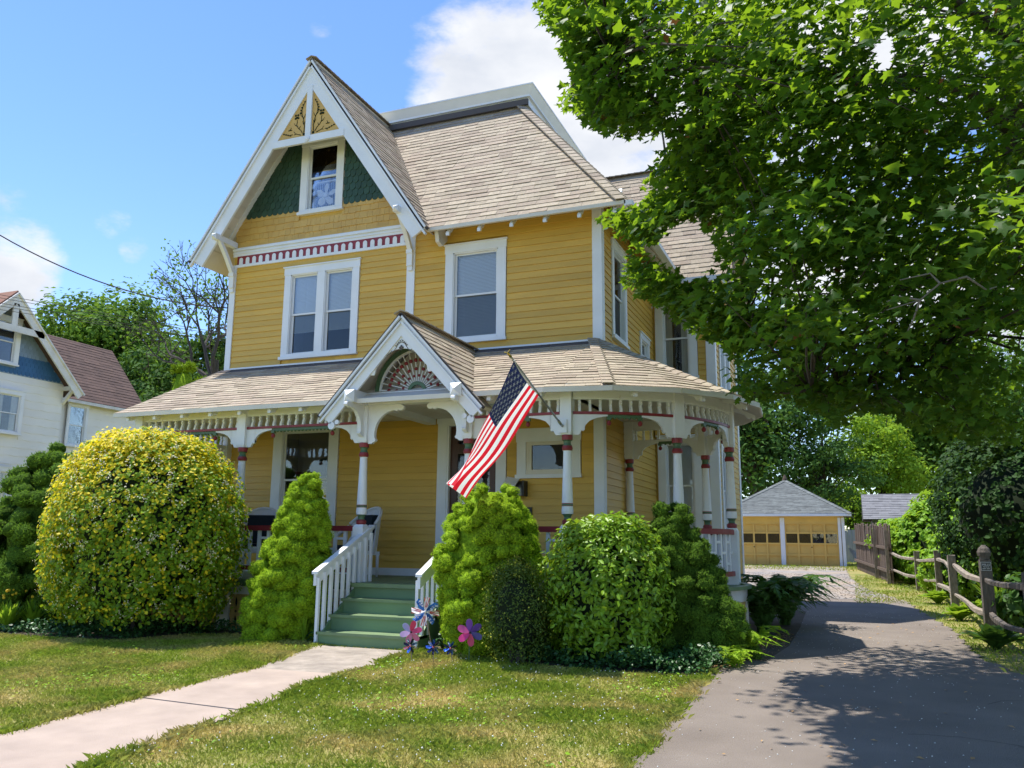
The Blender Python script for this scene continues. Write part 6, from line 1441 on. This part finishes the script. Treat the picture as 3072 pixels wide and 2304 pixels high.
for (u, v, f, r_, lab) in ((2700, 1700, 25.5, .75, 'leafy green bush leaning on the far end of the rails'), (2740, 1690, 23.5, .6, 'small vine mound under the upper rail'), (2790, 1730, 21.0, .55, 'low bright mound of leaves between two rails'), (2830, 1640, 20.5, .7, 'bright broad leaved bush behind the middle fence post'), (2905, 1700, 18.5, .55, 'leafy mound between middle post and hedge'), (3060, 1960, 12.2, .55, 'shaded fern like plants under the lower rail')):
    p = at(u, v, f); shrub('fence_bush', lab, (p[0] + .25, p[1], float(g(p[1])) + r_ * .75), (r_, r_, r_ * .85), 2200, LEAFW, (.07, .15), ['vine_leaf' if u < 3000 else 'fern_dark'], None, u * .01, .14, 4., .25, group='bushes along the split rail fence')  # shaded plants take the dark leaf colour in place of shade
# ------------------------------------------------------------------ split rail fence
FA, FB, FC, FD = onG(2975, 1912), onG(2867, 1834), onG(2758, 1772), onG(2668, 1752)
FM = (FB + FC) / 2; FM[0] += .12; FM[2] = float(g(FM[1]))
FN = FA + (FA - FB) * .75; FN[2] = float(g(FN[1]))
fence = empty('split_rail_fence', tuple(FB), 'weathered split rail fence of two rails along the driveway', 'fence')
def fpost(P, h, w, m, cap=False):
    mb = MB(); x, y, z = P; s_ = w / 2; j = lambda: random.uniform(-.008, .008)
    mb.hexa([(x - s_ + j(), y - s_, z - .1), (x + s_ + j(), y - s_, z - .1), (x + s_, y + s_, z - .1), (x - s_, y + s_, z - .1), (x - s_ + j(), y - s_ + j(), z + h), (x + s_ + j(), y - s_ + j(), z + h - .01), (x + s_, y + s_, z + h), (x - s_, y + s_, z + h - .01)])
    if cap:
        mb.box(x - s_ * .8, x + s_ * .8, y - s_ * .8, y + s_ * .8, z + h, z + h + .05); mb.lathe([(s_ * 1.15, z + h + .05), (s_ * 1.25, z + h + .10), (s_ * .95, z + h + .16), (s_ * .3, z + h + .21)], (x, y, 0), 8)
    return mb.build('post', m, fence)
fpost(FA, 1.12, .155, 'post_dark', True); fpost(FB, 1.08, .14, 'fence_wood'); fpost(FM, 1.10, .14, 'fence_wood'); fpost(FC, 1.0, .13, 'fence_wood'); fpost(FD, 1.15, .08, 'fence_wood'); fpost(FN, 1.05, .15, 'post_dark')
def rail(a, b, ha, hb, m, r=.062, seed=0, side=.0):
    n_ = 9; pts, rr = [], []
    for k in range(n_):
        t = k / (n_ - 1); p = a + (b - a) * t; p = p + V3(.03 * math.sin(5 * t + seed), 0, 0); p[2] = (a[2] + ha) * (1 - t) + (b[2] + hb) * t + .022 * math.sin(4.2 * t + seed) - .02 * math.sin(math.pi * t) + random.uniform(-.006, .006)
        pts.append(p); rr.append(r * .86 * (.85 + .16 * math.sin(3.1 * t + seed * 2) + random.uniform(-.07, .07)) * (.7 if k in (0, n_ - 1) else 1))
    MB().tube(pts, rr, 5).build('rail', m, fence, recalc=False)
rail(FN, FA, .84, .84, 'post_dark', .066, 1); rail(FN, FA, .34, .34, 'post_dark', .066, 2)
rail(FA, FB, .80, .88, 'fence_wood', .064, 3); rail(FA, FB, .34, .30, 'fence_wood', .064, 4)
rail(FB, FM, .86, .90, 'fence_wood', .06, 5); rail(FB, FM, .33, .36, 'fence_wood', .06, 6)
rail(FM, FC, .86, .80, 'fence_wood', .055, 7); rail(FM, FC, .40, .36, 'fence_wood', .055, 8)
rail(FC, FD, .80, .86, 'fence_wood', .05, 9.5); rail(FC, FD, .36, .40, 'fence_wood', .05, 10)
# small black maker's sign on the capped post
sx, sy, sz = FA[0], FA[1] - .155 / 2 - .004, FA[2] + 1.12 - .10
sgn = MB().box(sx - .068, sx + .068, sy - .004, sy, sz - .062, sz + .062).build('maker_sign', 'sign_white', fence)
MB().box(sx - .061, sx + .061, sy - .0065, sy - .0042, sz - .055, sz + .055).build('sign_face', 'sign_black', sgn)
def text(body, size, x, y, z, parent, m, nm, sxx=1.0):
    c = bpy.data.curves.new('t', 'FONT'); c.body = body; c.size = size; c.align_x = 'CENTER'; c.align_y = 'CENTER'; c.offset = size * .015
    o = bpy.data.objects.new('t', c); COL.objects.link(o); bpy.context.view_layer.update()
    me = bpy.data.meshes.new_from_object(o.evaluated_get(bpy.context.evaluated_depsgraph_get())); bpy.data.objects.remove(o)
    for v in me.vertices: p = v.co.copy(); v.co = (x + p.x * sxx, y, z + p.y)
    me.materials.clear(); me.materials.append(MATS[m]); me.name = nm
    return link(bpy.data.objects.new(nm, me), parent)
text('MILLS', .043, sx, sy - .0085, sz + .023, sgn, 'sign_white', 'lettering'); text('FENCE', .024, sx, sy - .0085, sz - .010, sgn, 'sign_white', 'lettering', 1.2)
mb = MB()
for k in range(7):
    x = sx - .042 + k * .014; mb.box(x - .0045, x + .0045, sy - .0088, sy - .0070, sz - .042 if k != 3 else sz - .036, sz - .028 if k != 3 else sz - .033)
mb.build('lettering', 'sign_white', sgn)
# dark plank fence and gate near the garage
pf = empty('plank_fence', (1.1, 28, float(g(28))), 'tall dark weathered plank fence leading to the garage', 'fence')
A_, B_ = onG(2682, 1755), onG(2572, 1708); A_[2] = 0; B_[2] = 0
B_ = A_ + (B_ - A_) * min(1, 9.0 / np.linalg.norm(B_ - A_)); L = np.linalg.norm(B_ - A_); d_ = (B_ - A_) / L; n_ = int(L / .16)
for k in range(n_):
    a = A_ + d_ * (k + .04) * .16; b = A_ + d_ * (k + .94) * .16; z = float(g(a[1])); h = 1.62 + random.uniform(-.07, .07); s_ = np.array([-d_[1], d_[0], 0]) * .012; lean = V3(random.uniform(-.03, .01), 0, 0)
    lo = [p + V3(0, 0, z) for p in (a - s_, b - s_, b + s_, a + s_)]; MB().hexa(lo + [p + V3(0, 0, h + (.03 if i in (1, 2) else 0)) + lean for i, p in enumerate(lo)]).build('plank', 'plank_dark', pf, recalc=False)
for hgt in (.35, 1.0): MB().bar(A_ + V3(-.06, 0, float(g(A_[1])) + hgt), B_ + V3(-.06, 0, float(g(B_[1])) + hgt), .05, .08).build('rail', 'plank_dark', pf)
for t in (.02, .3): p = A_ + d_ * L * t; MB().box(p[0] - .14, p[0] - .04, p[1] - .05, p[1] + .05, float(g(p[1])) - .05, float(g(p[1])) + 1.5).build('post', 'fence_wood', pf)
gf = empty('grey_fence', (.3, 46, .45), 'pale grey board fence behind the garage', 'fence')
for k in range(18): MB().box(-.8 + k * .2, -.8 + k * .2 + .193, 46, 46.03, .45, 2.05 + random.uniform(-.02, .02)).build('board', 'plank_grey', gf, recalc=False)
MB().box(-.8, 2.8, 46.03, 46.08, .8, .9).build('rail', 'plank_grey', gf)
# ------------------------------------------------------------------ garage
GY_, GB = 37.8, float(g(37.8))
gar = empty('garage', (-2.7, GY_ + 2.6, GB), 'small yellow two door garage with grey hipped roof at the end of the drive', 'garage')
MB().box(-5.12, -.30, GY_ + .10, GY_ + 5.3, GB - .1, 2.50).box(-5.12, -.30, GY_, GY_ + .12, 2.20, 2.50).build('wall', 'garage_yellow', gar)
for x0_, x1_ in ((-5.15, -4.99), (-2.81, -2.63), (-.52, -.41), (-.38, -.26)): MB().box(x0_, x1_, GY_ - .04, GY_ + .06, GB, 2.44).build('post', 'white_paint', gar)
MB().box(-5.45, .03, GY_ - .36, GY_ - .30, 2.50, 2.60).box(-5.45, .03, GY_ - .30, GY_ + .0, 2.50, 2.52).build('eave_board', 'white_paint', gar)
for (x0_, x1_) in ((-4.98, -2.82), (-2.62, -.53)):
    dr = MB().box(x0_, x1_, GY_ + .05, GY_ + .09, GB + .02, 2.20).build('garage_door', 'garage_yellow', gar)
    cw_ = (x1_ - x0_) / 4; zs = [GB + .02, .90, 1.36, 1.81, 2.20]
    for c in range(4):
        for r_ in range(4):
            a, b, c0, c1 = x0_ + cw_ * c, x0_ + cw_ * (c + 1), zs[r_], zs[r_ + 1]; e = .035
            mb = MB().box(a, a + e, GY_ - .01, GY_ + .05, c0, c1).box(b - e, b, GY_ - .01, GY_ + .05, c0, c1).box(a + e, b - e, GY_ - .01, GY_ + .05, c0, c0 + e).box(a + e, b - e, GY_ - .01, GY_ + .05, c1 - e, c1)
            if r_ == 2:
                mb.build('window_frame', 'garage_yellow', dr); MB().box(a + e, b - e, GY_ + .030, GY_ + .034, c0 + e, c1 - e).build('pane', 'glass', dr); MB().box(a + e, b - e, GY_ + .040, GY_ + .0495, c0 + e, c1 - e).build('pane_dark_sheet', 'dark_room', dr)  # near black sheet stands in for the unlit inside of the garage
            else: mb.build('panel', 'garage_yellow', dr)
    MB().ball(((x0_ + x1_) / 2, GY_ + .0, 1.22), .03, 0, 8, 5).build('handle', 'black_metal', dr)
gap = onY(2343, 1441, GY_ + 2.65)
gr = MB(); cs = [V3(-5.45, GY_ - .34, 2.60), V3(.03, GY_ - .34, 2.60), V3(.03, GY_ + 5.65, 2.60), V3(-5.45, GY_ + 5.65, 2.60)]; ap = V3(-2.70, GY_ + 2.65, gap[2])
gr.add(cs + [ap], [(0, 1, 4), (1, 2, 4), (2, 3, 4), (3, 0, 4), (3, 2, 1, 0)])
grf = gr.build('roof', 'roof_edge', gar)
fld = MB()
sav = IND['n']; IND['n'] = 0
for i in range(4):
    a, b = cs[i], cs[(i + 1) % 4]; m_ = (a + b) / 2; L = np.linalg.norm(b - a); Hh = np.linalg.norm(ap - m_)
    shingles(m_, b - a, ap - m_, Hh, lambda v, L=L, Hh=Hh: (-L / 2 * (1 - v / Hh), L / 2 * (1 - v / Hh)), grf, fld, ex=.13, wmin=.25, wmax=.35)
for i in range(4): caps(fld, cs[i], ap, w=.14, ex=.25, lift=.03)
fld.m = [0] * len(fld.m); stuff(fld.build('shingle_field', 'grey_roof', grf, recalc=False))
MB().lathe([(.12, 0), (.10, .12), (.03, .30)], ap - V3(0, 0, .05), 8).build('finial', 'plank_dark', gar)
lb = empty('leaning_boards', (.1, 38.0, GB), 'grey boards leaning against the garage corner', 'boards')
for k in range(4): MB().bar((.30 + .12 * k, 37.95, GB), (-.12 + .10 * k, 38.2, GB + .75 - .08 * k), .10, .025, (0, 1, 0)).build('board', 'plank_grey', lb)
# shed with grey roof beyond the fence
sh = empty('shed', (4.2, 33.5, .45), 'low building with pale grey shingle roof beyond the vines', 'shed')
e0, e1 = onY(2590, 1558, 32.0), onY(2612, 1483, 33.8); x1_ = 8.5
MB().box(e0[0] + .3, x1_ - .2, 32.4, 35.6, .4, e0[2]).build('wall', 'plank_grey', sh)
srf = MB().prism([(e0[0], 32.0, e0[2]), (e0[0], 33.8, e1[2]), (e0[0], 35.6, e0[2])], (x1_ - e0[0], 0, 0)).build('roof', 'roof_edge', sh)
fld = MB(); vv = V3(0, 1.8, e1[2] - e0[2]); shingles((0, 32.0, e0[2]), (1, 0, 0), vv, np.linalg.norm(vv), lambda v: (e0[0], x1_), srf, fld, ex=.14, wmin=.3, wmax=.32); fld.m = [0] * len(fld.m)
stuff(fld.build('shingle_field', 'grey_roof2', srf, recalc=False))
# ------------------------------------------------------------------ neighbour's white house
NX = -26.0; NC, NH = 19.03, 2.61
nb = empty('white_house', (NX - 4, 22, .2), 'white shingled house with blue scalloped gable and brown roof', 'house')
FN_ = lambda u, z, n: (NX + n, u, z); FN2 = lambda u, z, n: (NX - 1.0 + n, u, z)
z0_, z1_ = .2, 6.74
mb = MB().box(NX - 6, NX, NC - NH, NC + NH, z0_, z1_).box(NX - 7, NX - 1.0, NC + NH - .2, 30.5, z0_, 6.35)
mb.prism([(NX - .02, NC - NH, z1_), (NX - .02, NC + NH, z1_), (NX - .02, NC, z1_ + NH * 1.02)], (-.2, 0, 0)); nw = mb.build('wall', 'neighbour_white', nb)
NWS = [(onX(-40, 1300, NX)[1], onX(52, 1300, NX)[1], onX(30, 1305, NX)[2], onX(30, 1172, NX)[2]), (onX(-30, 1500, NX)[1], onX(18, 1500, NX)[1], 1.2, onX(8, 1402, NX)[2])]
NW2 = (onX(190, 1280, NX - 1)[1], onX(253, 1280, NX - 1)[1], onX(220, 1342, NX - 1)[2], onX(225, 1208, NX - 1)[2])
def courses(F, u0, u1, z0, z1, ex, holes):
    k = 0
    while z0 + k * ex < z1 - .03:
        a, b = z0 + k * ex, min(z0 + (k + 1) * ex + .02, z1); cuts = sorted((h[0], h[1]) for h in holes if h[2] < b - .03 and h[3] > a + .03); cur = u0; segs = []
        for h0, h1 in cuts:
            if h0 > cur: segs.append((cur, h0))
            cur = max(cur, h1)
        if cur < u1: segs.append((cur, u1))
        for s0, s1 in segs:
            n_ = max(2, int((s1 - s0) / .075)); us = np.linspace(s0, s1, n_); ph = random.uniform(0, 6)
            pts = [F(u, a + .012 * math.sin(u * 10.5 + ph), .022) for u in us] + [F(s1, b, .004), F(s0, b, .004)]
            o_ = np.array(F(0, 0, -.02)) - np.array(F(0, 0, 0)); MB().prism(pts, o_).build('shingle_course', 'neighbour_white', nw, recalc=False)
        k += 1
courses(FN_, NC - NH, NC + NH, 1.0, z1_ - .05, .275, [(a - .02, b + .02, c, d + .02) for a, b, c, d in NWS]); courses(FN2, NC + NH, 30.5, 2.0, 6.30, .275, [(NW2[0] - .02, NW2[1] + .02, NW2[2], NW2[3] + .02)])
FNw = lambda u, z, n: FN_(u, z, n + .125); FNw2 = lambda u, z, n: FN2(u, z, n + .125)
for W in NWS: window(FNw, *W, .12, [(W[0] + .12, W[1] - .12)], parent=nb, blinds=('curtain',), screen=False, depth=.108)
window(FNw2, *NW2, .10, [(NW2[0] + .10, NW2[1] - .10)], parent=nb, blinds=('roller',), screen=False, depth=.108)
nh = lambda z: (z1_ + NH * 1.02 - z) / 1.02
GWN = (NC - 1.0, NC + .62, onX(30, 1098, NX)[2], 8.62)
scl = {}
for m_ in ('navy_shingle', 'blue_shingle', 'blue_grey_shingle'):
    w_ = .155; pts = [(w_ / 2 * .96 * math.cos(a), .07 + .07 * math.sin(a)) for a in np.linspace(math.pi, 2 * math.pi, 7)] + [(w_ / 2 * .96, .20), (-w_ / 2 * .96, .20)]
    scl[m_] = MB().prism([(0, y, z) for y, z in pts], (.015, 0, 0)).mesh('scale_shingle', m_)
gbk = MB().prism([(NX, NC - NH, z1_), (NX, NC + NH, z1_), (NX, NC, z1_ + NH * 1.02)], (.012, 0, 0)).build('gable', 'blue_shingle', nb)
z = z1_ + .02; k = 0
while z < 8.9:
    m_ = 'navy_shingle' if z < z1_ + .52 else ('blue_shingle' if z < z1_ + 1.55 else 'blue_grey_shingle')
    y = NC - .9 + (.0775 if k % 2 else 0)
    while y < NC + nh(z) - .12:
        if not (GWN[0] - .05 < y < GWN[1] + .05 and GWN[2] - .16 < z < GWN[3]): inst(scl[m_], 'scale_shingle', (NX + .015 + .001 * (k % 2), y, z), gbk)
        y += .155
    z += .150; k += 1
window(FNw, *GWN, .16, [(GWN[0] + .16, GWN[1] - .16)], parent=nb, blinds=(None,), screen=False, depth=.108)
mb = MB()
for s_ in (-1, 1): mb.prism([(NX + .60, NC, 9.40), (NX + .60, NC + s_ * 2.97, 6.41), (NX + .60, NC + s_ * 2.76, 6.22), (NX + .60, NC, 8.99)], (-.06, 0, 0)); mb.bar((NX + .62, NC, 9.36), (NX + .62, NC + s_ * 2.98, 6.38), .05, .07, (1, 0, 0))
mb.box(NX + .54, NX + .60, NC - 1.15, NC + 1.15, 8.05, 8.27).box(NX + .54, NX + .60, NC - .10, NC + .10, 8.27, 9.0)
mb.box(NX, NX + .55, NC + NH - .05, NC + NH + .07, 6.52, 6.66).bar((NX + .03, NC + NH, 6.05), (NX + .45, NC + NH, 6.5), .10, .10)
mb.build('barge_board', 'white_worn', nb)
MB().prism([(NX + .58, NC, 9.44), (NX + .58, NC + 3.0, 6.42), (NX + .58, NC + 2.95, 6.36), (NX + .58, NC, 9.32)], (-7, 0, 0)).build('roof', 'brown_roof', nb)
MB().prism([(NX + .58, NC, 9.46), (NX + .58, NC - 3.0, 6.44), (NX + .58, NC - 2.95, 6.38), (NX + .58, NC, 9.34)], (-7, 0, 0)).build('roof', 'sunlit_brown_roof', nb)
rg0, rg1 = onX(140, 1006, NX - 3.5), onX(336, 1053, NX - 3.5); ez = onX(300, 1212, NX - .65)[2]; ye = onX(445, 1212, NX - .65)[1]
rf_ = MB().add([(NX - .65, 21.5, ez), (NX - .65, ye, ez), (NX - 3.5, rg1[1], rg1[2]), (NX - 3.5, 21.0, rg1[2]), (NX - 6.4, ye, ez), (NX - 6.4, 21.5, ez)], [(0, 1, 2, 3), (1, 4, 2), (3, 2, 4, 5), (0, 5, 4, 1)]).build('roof', 'brown_roof', nb)
fld = MB(); a = V3(NX - .65, 0, ez); vv = V3(-2.85, 0, rg1[2] - ez); Lv = np.linalg.norm(vv)
shingles(a, (0, 1, 0), vv, Lv, lambda v: (21.5, ye + (rg1[1] - ye) * v / Lv), rf_, fld, ex=.19, wmin=.4, wmax=.9); fld.m = [0] * len(fld.m); stuff(fld.build('shingle_field', 'brown_roof', rf_, recalc=False)); IND['n'] = sav
MB().box(NX - .68, NX - .62, 21.6, ye, ez - .12, ez - .01).build('gutter', 'white_worn', nb)
# ------------------------------------------------------------------ overhead wires
def wire(p, q, sag, r, label):
    p, q = np.array(p, float), np.array(q, float); pts = [p + (q - p) * t - V3(0, 0, sag * 4 * t * (1 - t)) for t in np.linspace(0, 1, 24)]
    tag(MB().tube(pts, r, 6).build('utility_wire', 'wire', recalc=False), label, 'wire', 'overhead wires')
w1 = onX(705, 925, XL - .02); w0 = at(-420, 395, 15.0); wire(w0, w1, .75, .012, 'thick black service wire sagging towards the yellow house')
for k, (v0, v1) in enumerate(((862, 985), (874, 990), (893, 1000), (905, 1004), (928, 996))):
    wire(at(-700, v0 - 110, 23), at(1100, v1 + 80, 30), .12, .008, ('uppermost', 'second from the top', 'middle', 'fourth from the top', 'lowest')[k] + ' of the thin black wires crossing before the white house')
# ------------------------------------------------------------------ pinwheels
PCOL = {'petal_violet': (.35, .13, .55), 'petal_purple': (.22, .10, .50), 'petal_blue': (.16, .14, .48), 'petal_hot': (.80, .06, .30), 'petal_pink': (.80, .14, .40), 'petal_rose': (.75, .10, .20), 'petal_pale': (.62, .42, .68), 'petal_lav': (.60, .55, .80), 'petal_soft': (.78, .26, .42)}
for k, c in PCOL.items(): mat(k, c, .5, trans=.3)
foil('foil_blue', (.03, .10, .55), (.10, .25, .75)); foil('foil_silver', (.7, .7, .75), (.4, .4, .5)); foil('foil_red', (.55, .05, .06), (.7, .3, .3)); foil('foil_dark', (.03, .03, .08), (.05, .06, .16))
mat('spin_blue', (.015, .12, .42), .45, trans=.2); mat('spin_white', (.8, .78, .78), .45, trans=.2); mat('spin_red', (.72, .08, .08), .45, trans=.2); mat('stake_wood', (.35, .26, .17), .8)
def basis(P):
    d = np.array([P[0], P[1], 0]) - np.array([CP[0], CP[1], 0]); d /= np.linalg.norm(d); return np.cross(d, (0, 0, 1)), V3(0, 0, 1), -d     # right, up, towards viewer
def stake(root, base, hub, m, r=.006): MB().tube([base - V3(0, 0, .06), hub - V3(0, 0, .0) + basis(hub)[2] * -.012], r, 6).build('stake', m, root)
def flower_wheel(base, hub, R, cols, rot, label):
    root = empty('flower_pinwheel', tuple(base), label, 'pinwheel', 'pinwheels stuck in the lawn by the steps'); r_, u_, n_ = basis(hub); stake(root, base, hub, 'green_paint')
    for k, c in enumerate(cols):
        t = rot + 2 * math.pi * k / len(cols); d = r_ * math.cos(t) + u_ * math.sin(t); s_ = -r_ * math.sin(t) + u_ * math.cos(t)
        pts = [hub + d * R * (.52 - .46 * math.cos(a)) + s_ * R * .24 * math.sin(a) * (1 - .28 * math.cos(a)) + n_ * (.012 + .10 * R * math.sin(a)) for a in np.linspace(0, 2 * math.pi, 18, endpoint=False)]
        MB().prism(pts, -n_ * .003).build('petal', c, root, recalc=False)
    MB().ball(hub + n_ * .015, .012, 0, 10, 6).build('hub', 'black_metal', root)
def blade_wheel(base, hub, R, mats_, nbl, rot, label, hubm='foil_red', stk='stake_wood', curl=.35):
    root = empty('pinwheel', tuple(base), label, 'pinwheel', 'pinwheels stuck in the lawn by the steps'); r_, u_, n_ = basis(hub); stake(root, base, hub, stk)
    for k in range(nbl):
        t = rot + 2 * math.pi * k / nbl; t2 = t + 2 * math.pi / nbl * .95
        P = lambda rr, tt, h: hub + (r_ * math.cos(tt) + u_ * math.sin(tt)) * rr * R + n_ * h * R
        pts = [P(.06, t, .05), P(.55, t - .05, .02), P(1.0, t + .1, .0), P(.92, (t + t2) / 2, curl * .6), P(.5, t2 - .1, curl), P(.20, t2, curl * .5)]
        mb = MB(); mb.add(pts, [(0, 1, 3), (1, 2, 3), (0, 3, 4), (0, 4, 5)]); bl = mb.build('blade', mats_[k % len(mats_)], root, recalc=False)
        if mats_[k % len(mats_)] == 'spin_blue':
            m2 = MB()
            for q in ((.45, .18), (.62, .12), (.62, .40), (.80, .15), (.80, .42), (.78, .65)): c = P(q[0], t + (t2 - t) * q[1], .02 + curl * .55 * q[1] + .045); m2.add([c + (r_ * math.cos(a) + u_ * math.sin(a)) * .075 * R for a in np.linspace(0, 6.28, 7)[:-1]], [tuple(range(6))])
            m2.build('dots', 'spin_white', bl, recalc=False)
        if mats_[k % len(mats_)] == 'spin_white':
            m2 = MB()
            for q in (.15, .45, .75): a_, b_ = P(.3, t + (t2 - t) * q, .05 + curl * .55 * q), P(.97, t + (t2 - t) * q * .8, .06 + curl * .4 * q); m2.bar(a_ + n_ * .004, b_ + n_ * .004, .055 * R, .002, n_)
            m2.build('stripes', 'spin_red', bl, recalc=False)
    MB().ball(hub + n_ * .012, .011 + R * .04, 0, 10, 6).build('hub', hubm, root)
def hubat(u, v, base):                                      # a hub stands over its own stake
    f = float(proj(base)[2]); return at(u, v, f)
B = onG(1240, 1974); flower_wheel(B, hubat(1233, 1896, B), .135, ['petal_pink', 'petal_rose', 'petal_lav', 'petal_pale', 'petal_soft', 'petal_soft'], .25, 'flower pinwheel with pale pink and lilac petals beside the bottom step')
B = onG(1406, 1985); flower_wheel(B, hubat(1410, 1897.5, B), .155, ['petal_purple', 'petal_violet', 'petal_pink', 'petal_hot', 'petal_rose', 'petal_blue'], .62, 'flower pinwheel with hot pink and purple petals in front of the shrubs')
B = onG(1302, 1962); blade_wheel(B, hubat(1276, 1835, B) , .175, ['spin_blue', 'spin_white'], 8, .4, 'large stars and stripes pinwheel against the stair rail', 'paper', curl=.45)
B = onG(1238, 1986); blade_wheel(B, hubat(1231, 1937, B), .085, ['foil_blue', 'foil_dark', 'foil_silver', 'foil_dark', 'foil_red'], 8, .2, 'small foil pinwheel below the pale flower pinwheel')
B = onG(1301, 1990); blade_wheel(B, hubat(1300, 1941, B), .088, ['foil_dark', 'foil_blue', 'foil_silver', 'foil_blue', 'foil_dark'], 8, .5, 'small blue foil pinwheel between the two other foil ones')
B = onG(1361, 1988); blade_wheel(B, hubat(1351, 1944, B), .080, ['foil_blue', 'foil_silver', 'foil_dark', 'foil_blue', 'foil_dark'], 8, .9, 'small foil pinwheel nearest the hot pink flower pinwheel')
